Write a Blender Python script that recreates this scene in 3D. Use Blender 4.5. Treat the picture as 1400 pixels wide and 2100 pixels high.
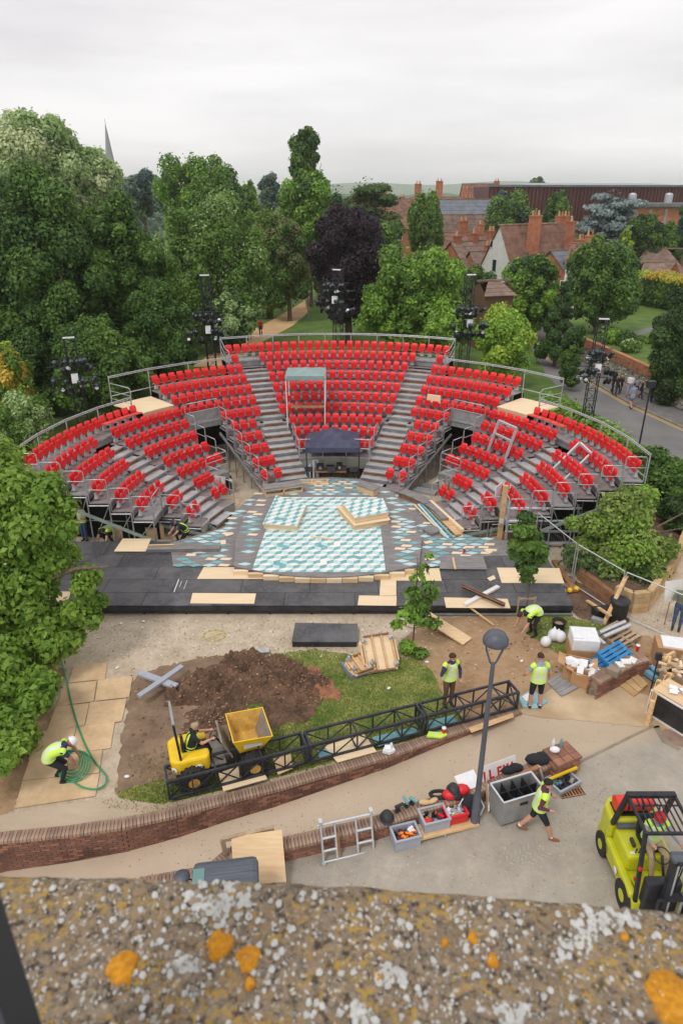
import bpy, math, random
import numpy as np
from mathutils import Vector, Matrix
random.seed(7); rng = np.random.default_rng(11)
R = math.radians
for o in list(bpy.data.objects): bpy.data.objects.remove(o)
scene = bpy.context.scene
col = scene.collection
# ------------------------------------------------------------------ camera, sky, sun, exposure
CAM_H = 13.3; FPX = 1400.0; PITCH = math.atan(662/1400)
cam_d = bpy.data.cameras.new("camera"); cam = bpy.data.objects.new("camera", cam_d); col.objects.link(cam)
cam.location = (0, 0, CAM_H); cam.rotation_euler = (math.pi/2-PITCH, 0, 0)
cam_d.sensor_fit = 'VERTICAL'; cam_d.sensor_height = 36; cam_d.sensor_width = 24; cam_d.lens = 24
cam_d.clip_start = 0.05; cam_d.clip_end = 9000
cam_d.dof.use_dof = True; cam_d.dof.focus_distance = 24; cam_d.dof.aperture_fstop = 5.0
scene.camera = cam
world = bpy.data.worlds.new("World"); scene.world = world; world.use_nodes = True
wn = world.node_tree.nodes; wl = world.node_tree.links; wn.clear()
wo = wn.new("ShaderNodeOutputWorld"); bg = wn.new("ShaderNodeBackground"); bg2 = wn.new("ShaderNodeBackground")
sky = wn.new("ShaderNodeTexSky"); sky.sky_type = 'NISHITA'; sky.sun_disc = False
SUN_EL, SUN_AZ = R(58), R(215)
sky.sun_elevation = SUN_EL; sky.sun_rotation = SUN_AZ
bg.inputs[1].default_value = 0.1
tc = wn.new("ShaderNodeTexCoord"); mp = wn.new("ShaderNodeMapping"); mp.inputs['Scale'].default_value = (1.3, 1.3, 7)
nz = wn.new("ShaderNodeTexNoise"); nz.inputs['Scale'].default_value = 1.6; nz.inputs['Detail'].default_value = 5; nz.inputs['Roughness'].default_value = .5
cr = wn.new("ShaderNodeValToRGB"); cr.color_ramp.elements[0].position = .28; cr.color_ramp.elements[1].position = .62
cr.color_ramp.elements[0].color = (.73, .705, .715, 1); cr.color_ramp.elements[1].color = (.97, .945, .94, 1)
wl.new(tc.outputs['Generated'], mp.inputs[0]); wl.new(mp.outputs[0], nz.inputs[0]); wl.new(nz.outputs[0], cr.inputs[0])
wl.new(cr.outputs[0], bg2.inputs[0]); bg2.inputs[1].default_value = 1.1
mx = wn.new("ShaderNodeMixShader"); mx.inputs[0].default_value = .93
wl.new(sky.outputs[0], bg.inputs[0]); wl.new(bg.outputs[0], mx.inputs[1]); wl.new(bg2.outputs[0], mx.inputs[2]); wl.new(mx.outputs[0], wo.inputs[0])
sun_d = bpy.data.lights.new("sun", 'SUN'); sun_d.energy = 1.3; sun_d.angle = R(14); sun_d.color = (1, .96, .9)
sun = bpy.data.objects.new("sun", sun_d); col.objects.link(sun)
sd = Vector((math.sin(SUN_AZ)*math.cos(SUN_EL), math.cos(SUN_AZ)*math.cos(SUN_EL), math.sin(SUN_EL)))
sun.rotation_euler = sd.to_track_quat('Z', 'Y').to_euler(); sun.location = (0, -5, 40)
vs = scene.view_settings; scene.display_settings.display_device = 'sRGB'
vs.view_transform = 'Standard'; vs.look = 'None'; vs.exposure = 0.0; vs.gamma = 1.0; vs.use_curve_mapping = False
scene.render.engine = 'CYCLES'
cy_ = scene.cycles; cy_.max_bounces = 6; cy_.diffuse_bounces = 3; cy_.glossy_bounces = 2; cy_.transmission_bounces = 4
cy_.volume_bounces = 1; cy_.transparent_max_bounces = 6; cy_.use_denoising = True; cy_.caustics_reflective = False; cy_.caustics_refractive = False
try: cy_.denoising_prefilter = 'ACCURATE'
except Exception: pass

# ------------------------------------------------------------------ photo pixel -> place
def ray(px, py):
    u = (px-700)/FPX; v = (py-1050)/FPX; c, s = math.cos(PITCH), math.sin(PITCH)
    return Vector((u, c-v*s, -s-v*c))
def P(px, py, z=0.0):
    d = ray(px, py); t = (z-CAM_H)/d.z
    return Vector((d.x*t, d.y*t, z))
def atY(px, py, Y):
    d = ray(px, py); t = Y/d.y
    return Vector((d.x*t, Y, CAM_H+d.z*t))
def zyard(X): return max(-1.0, min(0.0, -(5.0-X)*0.068))
def PY(px, py, dz=0.0):
    z = -0.3
    for _ in range(12): p = P(px, py, z+dz); z = zyard(p.x)
    return Vector((p.x, p.y, z+dz))

# ------------------------------------------------------------------ materials
M = {}
def nodes_of(m): m.use_nodes = True; return m.node_tree.nodes, m.node_tree.links
def mat(name, c, rough=.7, metal=0.0, c2=None, scale=8.0, detail=4, bump=0.0, bscale=None, lo=.35, hi=.65, spec=.4, stretch=None, c3=None, rnd=0.0, coord='Object', dist=.02, ro=.6):
    m = bpy.data.materials.new(name); n, l = nodes_of(m); b = n["Principled BSDF"]
    b.inputs['Roughness'].default_value = rough; b.inputs['Metallic'].default_value = metal
    b.inputs['Specular IOR Level'].default_value = spec
    b.inputs['Base Color'].default_value = (*c, 1)
    if c2 is None and rnd == 0 and bump == 0:
        M[name] = m; return m
    t = n.new("ShaderNodeTexCoord"); src = t.outputs[coord]
    if stretch:
        mp_ = n.new("ShaderNodeMapping"); mp_.inputs['Scale'].default_value = stretch; l.new(src, mp_.inputs[0]); src = mp_.outputs[0]
    last = None
    if c2 is not None:
        x = n.new("ShaderNodeTexNoise"); x.inputs['Scale'].default_value = scale; x.inputs['Detail'].default_value = detail; x.inputs['Roughness'].default_value = ro
        l.new(src, x.inputs[0]); r = n.new("ShaderNodeValToRGB"); l.new(x.outputs[0], r.inputs[0])
        e = r.color_ramp.elements; e[0].position = lo; e[1].position = hi; e[0].color = (*c, 1); e[1].color = (*c2, 1)
        last = r.outputs[0]
        if c3 is not None:
            x2 = n.new("ShaderNodeTexNoise"); x2.inputs['Scale'].default_value = scale*6.3; x2.inputs['Detail'].default_value = 7; l.new(src, x2.inputs[0])
            r2 = n.new("ShaderNodeValToRGB"); r2.color_ramp.elements[0].position = .46; r2.color_ramp.elements[1].position = .8; l.new(x2.outputs[0], r2.inputs[0])
            k = n.new("ShaderNodeMix"); k.data_type = 'RGBA'; l.new(r2.outputs[0], k.inputs[0]); l.new(last, k.inputs[6]); k.inputs[7].default_value = (*c3, 1); last = k.outputs[2]
    if rnd:
        oi = n.new("ShaderNodeObjectInfo"); hs = n.new("ShaderNodeHueSaturation")
        mr = n.new("ShaderNodeMapRange"); mr.inputs[3].default_value = 1-rnd; mr.inputs[4].default_value = 1+rnd
        l.new(oi.outputs['Random'], mr.inputs[0]); l.new(mr.outputs[0], hs.inputs['Value'])
        if last is not None: l.new(last, hs.inputs['Color'])
        else: hs.inputs['Color'].default_value = (*c, 1)
        last = hs.outputs[0]
    if last is not None: l.new(last, b.inputs['Base Color'])
    if bump:
        x3 = n.new("ShaderNodeTexNoise"); x3.inputs['Scale'].default_value = bscale or scale*4; x3.inputs['Detail'].default_value = 5; l.new(src, x3.inputs[0])
        bp = n.new("ShaderNodeBump"); bp.inputs['Strength'].default_value = bump; bp.inputs['Distance'].default_value = dist; l.new(x3.outputs[0], bp.inputs['Height']); l.new(bp.outputs[0], b.inputs['Normal'])
    M[name] = m; return m
def leafmat(name, c, c2, scale=.5, tr=.3):
    m = bpy.data.materials.new(name); n, l = nodes_of(m); n.clear()
    o = n.new("ShaderNodeOutputMaterial"); d = n.new("ShaderNodeBsdfPrincipled"); d.inputs['Roughness'].default_value = .5; d.inputs['Specular IOR Level'].default_value = .28
    t = n.new("ShaderNodeBsdfTranslucent"); k = n.new("ShaderNodeMixShader"); k.inputs[0].default_value = tr
    g = n.new("ShaderNodeNewGeometry"); x = n.new("ShaderNodeTexNoise"); x.inputs['Scale'].default_value = scale; x.inputs['Detail'].default_value = 3
    l.new(g.outputs['Position'], x.inputs[0])
    x2 = n.new("ShaderNodeTexWhiteNoise"); x2.noise_dimensions = '1D'; l.new(g.outputs['Random Per Island'], x2.inputs['W'])
    ad = n.new("ShaderNodeMath"); ad.operation = 'MULTIPLY_ADD'; l.new(g.outputs['Random Per Island'], ad.inputs[0]); ad.inputs[1].default_value = .45
    sb = n.new("ShaderNodeMath"); sb.operation = 'SUBTRACT'; l.new(x.outputs[0], sb.inputs[0]); sb.inputs[1].default_value = .22; l.new(sb.outputs[0], ad.inputs[2])
    r = n.new("ShaderNodeValToRGB"); r.color_ramp.elements[0].position = .2; r.color_ramp.elements[1].position = .85
    r.color_ramp.elements[0].color = (*c, 1); r.color_ramp.elements[1].color = (*c2, 1); l.new(ad.outputs[0], r.inputs[0])
    l.new(r.outputs[0], d.inputs['Base Color']); l.new(r.outputs[0], t.inputs[0]); l.new(d.outputs[0], k.inputs[1]); l.new(t.outputs[0], k.inputs[2]); l.new(k.outputs[0], o.inputs[0])
    n.remove(x2); M[name] = m; return m

# ------------------------------------------------------------------ objects
def tag(o, label=None, cat=None, group=None, kind=None):
    if label: o['label'] = label
    if cat: o['category'] = cat
    if group: o['group'] = group
    if kind: o['kind'] = kind
    return o
def thing(name, label, cat, loc=(0, 0, 0), rz=0.0, group=None):
    o = bpy.data.objects.new(name, None); o.empty_display_size = .2; col.objects.link(o)
    o.location = loc; o.rotation_euler = (0, 0, rz); return tag(o, label, cat, group)
def link_mesh(name, me, parent=None):
    o = bpy.data.objects.new(name, me); col.objects.link(o)
    if parent is not None: o.parent = parent
    return o
def copy_tree(o, parent=None):
    c = o.copy(); col.objects.link(c); c.parent = parent
    for ch in list(o.children): copy_tree(ch, c)
    return c
def root_of(o):
    while o.parent is not None: o = o.parent
    return o
def rotz(a): return Matrix.Rotation(a, 3, 'Z')
def basis(d, up=(0, 0, 1)):
    d = Vector(d).normalized(); u = Vector(up)
    if abs(d.dot(u)) > .98: u = Vector((0, 1, 0)) if abs(d.y) < .9 else Vector((1, 0, 0))
    s = d.cross(u).normalized(); return d, s, s.cross(d).normalized()
class MB:
    def __init__(s): s.v = []; s.f = []; s.m = []; s.s = []
    def add(s, vs_, fs, mi=0, sm=False):
        b = len(s.v); s.v += [tuple(p) for p in vs_]
        for f in fs: s.f.append(tuple(i+b for i in f)); s.m.append(mi); s.s.append(sm)
        return s
    def box(s, c, sz, rot=None, mi=0):
        hx, hy, hz = sz[0]/2, sz[1]/2, sz[2]/2; c = Vector(c)
        if isinstance(rot, (int, float)): rot = rotz(rot)
        q = [Vector((x, y, z)) for z in (-hz, hz) for y in (-hy, hy) for x in (-hx, hx)]
        if rot is not None: q = [rot @ p for p in q]
        return s.add([c+p for p in q], [(0, 2, 3, 1), (4, 5, 7, 6), (0, 1, 5, 4), (2, 6, 7, 3), (0, 4, 6, 2), (1, 3, 7, 5)], mi)
    def bb(s, x0, x1, y0, y1, z0, z1, mi=0): return s.box(((x0+x1)/2, (y0+y1)/2, (z0+z1)/2), (x1-x0, y1-y0, z1-z0), None, mi)
    def bar(s, a, b, w, h=None, mi=0, up=(0, 0, 1)):
        h = h or w; a = Vector(a); b = Vector(b); d, sd_, u = basis(b-a, up)
        q = []
        for p in (a, b):
            for i, j in ((-1, -1), (1, -1), (1, 1), (-1, 1)): q.append(p+sd_*(i*w/2)+u*(j*h/2))
        return s.add(q, [(0, 1, 2, 3), (7, 6, 5, 4), (0, 4, 5, 1), (1, 5, 6, 2), (2, 6, 7, 3), (3, 7, 4, 0)], mi)
    def tube(s, a, b, r, n=6, mi=0, r2=None, cap=True, sm=True):
        a = Vector(a); b = Vector(b); r2 = r if r2 is None else r2; d, sd_, u = basis(b-a)
        q = []
        for p, rr in ((a, r), (b, r2)):
            for i in range(n):
                t = 2*math.pi*i/n; q.append(p+sd_*(math.cos(t)*rr)+u*(math.sin(t)*rr))
        s.add(q, [(i, (i+1) % n, n+(i+1) % n, n+i) for i in range(n)], mi, sm)
        if cap:
            s.add(q[:n], [tuple(range(n-1, -1, -1))], mi); s.add(q[n:], [tuple(range(n))], mi)
        return s
    def path(s, pts, r, n=6, mi=0, closed=False, sm=True):
        pts = [Vector(p) for p in pts]; k = len(pts); q = []; rr = r if isinstance(r, (list, tuple)) else [r]*k
        for i, p in enumerate(pts):
            a = pts[(i-1) % k] if closed or i > 0 else p; b = pts[(i+1) % k] if closed or i < k-1 else p
            d, sd_, u = basis(b-a)
            for j in range(n):
                t = 2*math.pi*j/n; q.append(p+sd_*(math.cos(t)*rr[i])+u*(math.sin(t)*rr[i]))
        fs = []
        for i in range(k if closed else k-1):
            for j in range(n):
                i2 = (i+1) % k; fs.append((i*n+j, i*n+(j+1) % n, i2*n+(j+1) % n, i2*n+j))
        s.add(q, fs, mi, sm)
        if not closed: s.add(q[:n], [tuple(range(n-1, -1, -1))], mi); s.add(q[-n:], [tuple(range(n))], mi)
        return s
    def prism(s, poly, z0, z1, mi=0, bottom=True):
        n = len(poly)
        a_ = sum(poly[i][0]*poly[(i+1) % n][1]-poly[(i+1) % n][0]*poly[i][1] for i in range(n))
        if a_ < 0: poly = list(reversed(poly))
        f0 = z0 if callable(z0) else (lambda x, y: z0); f1 = z1 if callable(z1) else (lambda x, y: z1)
        q = [(p[0], p[1], f0(p[0], p[1])) for p in poly]+[(p[0], p[1], f1(p[0], p[1])) for p in poly]
        fs = [tuple(range(n, 2*n))]+[(i, (i+1) % n, n+(i+1) % n, n+i) for i in range(n)]
        if bottom: fs.append(tuple(range(n-1, -1, -1)))
        return s.add(q, fs, mi)
    def lathe(s, prof, c=(0, 0, 0), n=16, mi=0, sm=True, rot=None, sc=(1, 1)):
        c = Vector(c); q = []
        for r, z in prof:
            for j in range(n):
                t = 2*math.pi*j/n; p = Vector((r*math.cos(t)*sc[0], r*math.sin(t)*sc[1], z)); q.append(c+(rot @ p if rot is not None else p))
        k = len(prof)
        s.add(q, [(i*n+j, i*n+(j+1) % n, (i+1)*n+(j+1) % n, (i+1)*n+j) for i in range(k-1) for j in range(n)], mi, sm)
        if prof[0][0] > 1e-4: s.add(q[:n], [tuple(range(n-1, -1, -1))], mi)
        if prof[-1][0] > 1e-4: s.add(q[-n:], [tuple(range(n))], mi)
        return s
    def ell(s, c, r, n=10, k=7, mi=0, rot=None):
        c = Vector(c); q = []
        for i in range(k+1):
            ph = math.pi*i/k
            for j in range(n):
                t = 2*math.pi*j/n; p = Vector((r[0]*math.sin(ph)*math.cos(t), r[1]*math.sin(ph)*math.sin(t), -r[2]*math.cos(ph))); q.append(c+(rot @ p if rot is not None else p))
        return s.add(q, [(i*n+j, i*n+(j+1) % n, (i+1)*n+(j+1) % n, (i+1)*n+j) for i in range(k) for j in range(n)], mi, True)
    def sheet(s, poly, mi=0):
        return s.add(poly, [tuple(range(len(poly)))], mi)
    def mesh(s, name, mats, w2l=None):
        me = bpy.data.meshes.new(name); vs_ = s.v
        if w2l is not None: vs_ = [tuple(w2l @ Vector(p)) for p in vs_]
        me.from_pydata(vs_, [], s.f)
        for m in (mats if isinstance(mats, (list, tuple)) else [mats]): me.materials.append(M[m] if isinstance(m, str) else m)
        me.polygons.foreach_set('material_index', s.m); me.polygons.foreach_set('use_smooth', s.s); me.update(); return me
    def build(s, name, mats, parent=None, world=False, bevel=0):
        w = None
        if world and parent is not None:
            r = root_of(parent); w = (Matrix.Translation(r.location) @ Matrix.Rotation(r.rotation_euler.z, 4, 'Z')).inverted()
        o = link_mesh(name, s.mesh(name, mats, w), parent)
        if bevel:
            b = o.modifiers.new('bevel', 'BEVEL'); b.width = bevel; b.segments = 2; b.limit_method = 'ANGLE'
        return o
def struct(name, mb, mats): return tag(mb.build(name, mats), kind='structure')
def single(name, mb, mats, label, cat, group=None, kind=None, bevel=0, loc=None, rz=0):
    o = mb.build(name, mats, bevel=bevel)
    if loc is not None: o.location = loc; o.rotation_euler = (0, 0, rz)
    return tag(o, label, cat, group, kind)
ORD = ['zeroth', 'first', 'second', 'third', 'fourth', 'fifth', 'sixth', 'seventh', 'eighth', 'ninth', 'tenth', 'eleventh', 'twelfth', 'thirteenth', 'fourteenth', 'fifteenth', 'sixteenth', 'seventeenth', 'eighteenth', 'nineteenth', 'twentieth', 'twenty-first', 'twenty-second', 'twenty-third', 'twenty-fourth', 'twenty-fifth', 'twenty-sixth', 'twenty-seventh', 'twenty-eighth', 'twenty-ninth', 'thirtieth', 'thirty-first', 'thirty-second', 'thirty-third', 'thirty-fourth', 'thirty-fifth', 'thirty-sixth', 'thirty-seventh', 'thirty-eighth']

# ------------------------------------------------------------------ material set
mat('grass', (.055, .12, .018), .9, c2=(.13, .2, .035), scale=.6, detail=8, bump=.4, bscale=12)
mat('lawn', (.09, .15, .025), .9, c2=(.33, .31, .10), scale=1.2, detail=8, bump=.6, bscale=30, c3=(.11, .19, .03))
mat('gravel', (.42, .32, .22), .95, c2=(.66, .55, .42), scale=1.4, detail=14, ro=.75, bump=1.0, bscale=38, c3=(.62, .55, .44), dist=.03)
mat('sand_ground', (.42, .30, .18), .95, c2=(.60, .46, .30), scale=.9, detail=9, bump=.5, bscale=20)
mat('bare_earth', (.26, .15, .075), .95, c2=(.46, .31, .18), scale=.9, detail=13, ro=.72, bump=.9, bscale=22, lo=.3, hi=.7, c3=(.42, .29, .18))
mat('dark_soil', (.07, .040, .026), .95, c2=(.20, .12, .078), scale=1.6, detail=9, bump=1.0, bscale=12, dist=.05, c3=(.22, .13, .085))
mat('path_sand', (.52, .33, .16), .95, c2=(.64, .43, .22), scale=.5, detail=6)
mat('asphalt_road', (.15, .145, .145), .85, c2=(.21, .205, .20), scale=.4, detail=8, bump=.2, bscale=40)
mat('pavement', (.13, .125, .125), .85, c2=(.2, .19, .185), scale=.5, detail=7, c3=(.24, .225, .21))
mat('kerb_stone', (.22, .18, .14), .85, c2=(.32, .27, .2), scale=2)
mat('line_yellow', (.58, .42, .16), .8, c2=(.5, .36, .16), scale=6)
mat('ply', (.66, .45, .25), .7, c2=(.75, .55, .33), scale=1.2, stretch=(1, 9, 9), rnd=.06)
mat('ply_pale', (.78, .60, .38), .65, c2=(.84, .67, .45), scale=1.0, stretch=(1, 8, 8), rnd=.05)
mat('ply_dirty', (.46, .31, .17), .85, c2=(.70, .50, .30), scale=1.4, detail=12, ro=.7, lo=.3, hi=.6, rnd=.08, c3=(.58, .42, .26))
mat('timber', (.60, .38, .18), .7, c2=(.75, .52, .28), scale=2, stretch=(1, 5, 5), rnd=.1)
mat('timber_old', (.30, .21, .13), .85, c2=(.48, .36, .24), scale=3, rnd=.15)
mat('timber_brown', (.22, .10, .045), .7, c2=(.38, .19, .09), scale=3, rnd=.1)
mat('stage_black', (.055, .056, .064), .5, c2=(.14, .138, .145), scale=1.3, detail=9, lo=.4, hi=.72, rnd=.18, c3=(.12, .115, .11), bump=.1)
mat('bed_soil', (.14, .09, .058), .95, c2=(.33, .23, .15), scale=.9, detail=13, ro=.72, bump=.9, bscale=20, c3=(.22, .15, .10))
mat('stage_grey', (.17, .165, .168), .75, c2=(.28, .265, .26), scale=2.0, detail=8, stretch=(1, 5, 1), rnd=.08, c3=(.19, .175, .165))
mat('black_paint', (.018, .018, .022), .5, c2=(.045, .045, .05), scale=3)
mat('black_metal', (.012, .013, .018), .42, c2=(.03, .032, .04), scale=8)
mat('truss_black', (.016, .018, .026), .4, c2=(.04, .044, .055), scale=6)
mat('black_cloth_shade', (.008, .008, .01), .95)  # case lining, and the added sheets that darken the stand underside
mat('galv', (.42, .44, .46), .38, .55, c2=(.6, .62, .64), scale=7)
mat('galv_dull', (.27, .285, .29), .5, .4, c2=(.4, .42, .42), scale=3)
mat('alu', (.62, .64, .67), .35, .6, c2=(.72, .74, .76), scale=6)
mat('green_steel', (.20, .27, .24), .6, c2=(.30, .36, .32), scale=4)
mat('seat_red', (.74, .018, .022), .38, c2=(.84, .03, .032), scale=2.5, spec=.5, rnd=.11)
mat('seat_red_pinkish', (.72, .10, .08), .5, rnd=.1)  # pinker red for the lowered seat pans
mat('bracket_grey', (.48, .48, .50), .5)
mat('deck_board', (.20, .165, .165), .8, c2=(.29, .25, .25), scale=2.2, detail=6, rnd=.10)
mat('step_grey', (.34, .33, .335), .7, c2=(.46, .45, .45), scale=3, rnd=.08)
mat('deck_grey', (.25, .245, .25), .7, c2=(.34, .33, .335), scale=2.2, rnd=.08)
mat('fascia', (.36, .36, .31), .7, c2=(.45, .44, .38), scale=2)
mat('brick', (.22, .10, .065), .9, c2=(.36, .18, .12), scale=3, rnd=.22, bump=.3)
mat('brick_dark', (.11, .055, .042), .9, c2=(.26, .13, .095), scale=1.2, detail=7, rnd=.3, bump=.4)
mat('brick_cope', (.21, .135, .10), .9, c2=(.38, .26, .19), scale=1.5, detail=7, rnd=.22, bump=.4)
mat('mortar', (.33, .26, .2), .95, c2=(.24, .18, .13), scale=4)
mat('sandstone', (.48, .31, .14), .9, c2=(.62, .44, .24), scale=3, rnd=.12, bump=.5)
mat('flint', (.34, .31, .26), .9, c2=(.5, .46, .39), scale=5, rnd=.2, bump=.6)
mat('white_plastic', (.82, .83, .85), .5, c2=(.74, .75, .78), scale=5)
mat('white_paint', (.8, .79, .76), .6, c2=(.7, .69, .66), scale=2)
mat('cardboard', (.44, .24, .11), .8, c2=(.55, .33, .17), scale=2)
mat('teal', (.10, .27, .30), .6, c2=(.20, .40, .42), scale=3)
mat('tile_teal', (.13, .34, .37), .65, c2=(.24, .47, .49), scale=5)
mat('tile_pale', (.40, .61, .63), .65, c2=(.55, .73, .74), scale=5)
mat('tile_white', (.80, .76, .70), .65, c2=(.86, .83, .78), scale=5)
mat('tile_wood', (.78, .60, .42), .7, c2=(.85, .68, .5), scale=5)
mat('tarp_blue', (.20, .42, .48), .5, c2=(.35, .55, .6), scale=3)
mat('tarp_greyblue', (.16, .21, .32), .6, c2=(.25, .31, .42), scale=5)
mat('yellow', (.82, .52, .01), .4, c2=(.9, .6, .02), scale=4, spec=.5)
mat('yellow_rust', (.52, .27, .05), .7, c2=(.72, .46, .09), scale=5, detail=7, c3=(.36, .2, .08))
mat('steel_worn', (.24, .21, .19), .5, .3, c2=(.34, .31, .28), scale=4)
mat('lime', (.48, .49, .012), .3, c2=(.56, .57, .02), scale=2, spec=.6)
mat('vest', (.58, .88, .08), .65, c2=(.66, .92, .14), scale=5)
mat('reflect', (.68, .71, .70), .35)
mat('rubber', (.018, .018, .018), .85, c2=(.035, .033, .03), scale=10)
mat('red_plastic', (.66, .02, .03), .4)
mat('red_gas', (.75, .05, .03), .35)
mat('orange', (.9, .22, .02), .5)
mat('blue_paint', (.02, .17, .42), .6, c2=(.05, .26, .5), scale=4)
mat('light_blue', (.18, .42, .6), .6)
mat('crate_grey', (.34, .36, .42), .5, c2=(.4, .42, .48), scale=5)
mat('case_grey', (.30, .31, .31), .45, .25, c2=(.38, .38, .38), scale=3)
mat('navy', (.045, .05, .095), .75, c2=(.075, .08, .13), scale=2)
mat('sage', (.22, .31, .30), .75, c2=(.28, .37, .36), scale=2)
mat('frame_dark', (.03, .036, .045), .5)
mat('slate_grey', (.075, .085, .105), .45, c2=(.115, .125, .15), scale=1, stretch=(1, 12, 1))
mat('glass_dark', (.02, .04, .045), .08, spec=.8)
mat('glass_green', (.12, .25, .23), .1, spec=.8)
mat('lens', (.15, .15, .2), .1, spec=.9)
mat('lamp_white', (.85, .85, .88), .4)
mat('skin', (.56, .30, .20), .55); mat('skin_dark', (.36, .18, .11), .55)
mat('hair_brown', (.05, .025, .014), .8); mat('hair_blond', (.5, .33, .14), .8); mat('hair_black', (.015, .012, .01), .8)
mat('cloth_black', (.02, .021, .026), .85); mat('cloth_navy', (.03, .04, .09), .85); mat('cloth_grey', (.30, .32, .38), .85)
mat('cloth_brown', (.16, .09, .05), .85); mat('cloth_jeans', (.05, .10, .2), .85); mat('cloth_maroon', (.13, .03, .06), .85)
mat('cloth_white', (.78, .78, .8), .85); mat('cloth_blue', (.22, .30, .42), .85); mat('cloth_khaki', (.40, .30, .18), .85)
mat('boot_tan', (.28, .11, .05), .7); mat('cloth_pink', (.7, .3, .3), .85); mat('cloth_camo', (.16, .18, .11), .85)
mat('green_hose', (.02, .30, .13), .4)
mat('bark', (.10, .075, .05), .95, c2=(.2, .15, .11), scale=6, bump=.6, stretch=(3, 3, 1))
mat('bark_pale', (.42, .38, .28), .9, c2=(.5, .46, .36), scale=6)
mat('roof_tile', (.14, .07, .05), .9, c2=(.27, .145, .10), scale=1.1, detail=8, bump=.4, bscale=4, rnd=.15)
mat('roof_brown', (.14, .09, .07), .9, c2=(.26, .18, .145), scale=1.1, detail=8, rnd=.15)
mat('roof_slate', (.12, .135, .16), .7, c2=(.19, .205, .235), scale=1, detail=7)
mat('house_brick', (.36, .12, .06), .9, c2=(.5, .2, .11), scale=1.5, detail=8, rnd=.15)
mat('rust_cladding', (.085, .026, .022), .7, c2=(.13, .045, .036), scale=.3, stretch=(1, 1, .1))
mat('hill_far', (.08, .13, .06), .9, c2=(.16, .22, .10), scale=.01)
mat('hill_green', (.06, .11, .05), .9, c2=(.13, .19, .09), scale=.02)
mat('spire_stone', (.30, .31, .30), .9)
# stone ledge with lichens
def lichen_mat():
    m = bpy.data.materials.new('lichen_stone'); n, l = nodes_of(m); b = n["Principled BSDF"]; b.inputs['Roughness'].default_value = .95
    t = n.new("ShaderNodeTexCoord"); src = t.outputs['Object']
    def noise(sc, de=6, ro=.6, off=0, di=0):
        mp_ = n.new("ShaderNodeMapping"); mp_.inputs['Location'].default_value = (off, off*.7, 0); l.new(src, mp_.inputs[0])
        x = n.new("ShaderNodeTexNoise"); x.inputs['Scale'].default_value = sc; x.inputs['Detail'].default_value = de; x.inputs['Roughness'].default_value = ro; x.inputs['Distortion'].default_value = di
        l.new(mp_.outputs[0], x.inputs[0]); return x.outputs[0]
    def ramp(i, a, c, bb=(1, 1, 1), aa=(0, 0, 0)):
        r = n.new("ShaderNodeValToRGB"); r.color_ramp.elements[0].position = a; r.color_ramp.elements[1].position = c
        r.color_ramp.elements[0].color = (*aa, 1); r.color_ramp.elements[1].color = (*bb, 1); l.new(i, r.inputs[0]); return r.outputs[0]
    def mix(f, a, c):
        k = n.new("ShaderNodeMix"); k.data_type = 'RGBA'; l.new(f, k.inputs[0])
        if isinstance(a, tuple): k.inputs[6].default_value = (*a, 1)
        else: l.new(a, k.inputs[6])
        if isinstance(c, tuple): k.inputs[7].default_value = (*c, 1)
        else: l.new(c, k.inputs[7])
        return k.outputs[2]
    def mul(a, c):
        k = n.new("ShaderNodeMath"); k.operation = 'MULTIPLY'; l.new(a, k.inputs[0]); l.new(c, k.inputs[1]); return k.outputs[0]
    base = ramp(noise(38, 10, .7), .33, .66, (.30, .235, .165), (.085, .075, .065))
    c = mix(ramp(noise(95, 5, .7, 3), .48, .6), base, (.30, .21, .12))
    c = mix(ramp(noise(60, 6, .7, 7), .50, .60), c, (.045, .036, .03))
    c = mix(ramp(noise(28, 8, .7, 17), .52, .62), c, (.24, .17, .10))
    vo = n.new("ShaderNodeTexVoronoi"); vo.inputs['Scale'].default_value = 85
    wob = n.new("ShaderNodeTexNoise"); wob.inputs['Scale'].default_value = 40; l.new(src, wob.inputs[0])
    vm = n.new("ShaderNodeVectorMath"); vm.operation = 'MULTIPLY_ADD'; l.new(wob.outputs[1], vm.inputs[0]); vm.inputs[1].default_value = (.02,)*3; l.new(src, vm.inputs[2]); l.new(vm.outputs[0], vo.inputs[0])
    spots = ramp(vo.outputs['Distance'], .20, .36, (0, 0, 0), (1, 1, 1))
    gate = ramp(noise(9, 5, .7, 1.5), .44, .56)
    c = mix(mul(spots, gate), c, (.52, .51, .48))
    c = mix(ramp(noise(55, 8, .7, 23), .6, .66), c, (.56, .56, .54))
    c = mix(mul(ramp(noise(70, 5, .7, 5), .5, .58), ramp(noise(9, 4, .6, 9), .46, .56)), c, (.38, .24, .05))
    l.new(c, b.inputs['Base Color'])
    bp = n.new("ShaderNodeBump"); bp.inputs['Strength'].default_value = .8; bp.inputs['Distance'].default_value = .004; l.new(noise(60, 8), bp.inputs['Height']); l.new(bp.outputs[0], b.inputs['Normal'])
    M['lichen_stone'] = m
lichen_mat()
mat('lichen_orange', (.42, .16, .01), .95, c2=(.68, .30, .015), scale=110, detail=6, c3=(.50, .26, .03), bump=.3, bscale=220, dist=.002)
mat('lichen_pale', (.46, .46, .44), .95, c2=(.62, .62, .60), scale=60, bump=.8, bscale=120, dist=.004)
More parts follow.
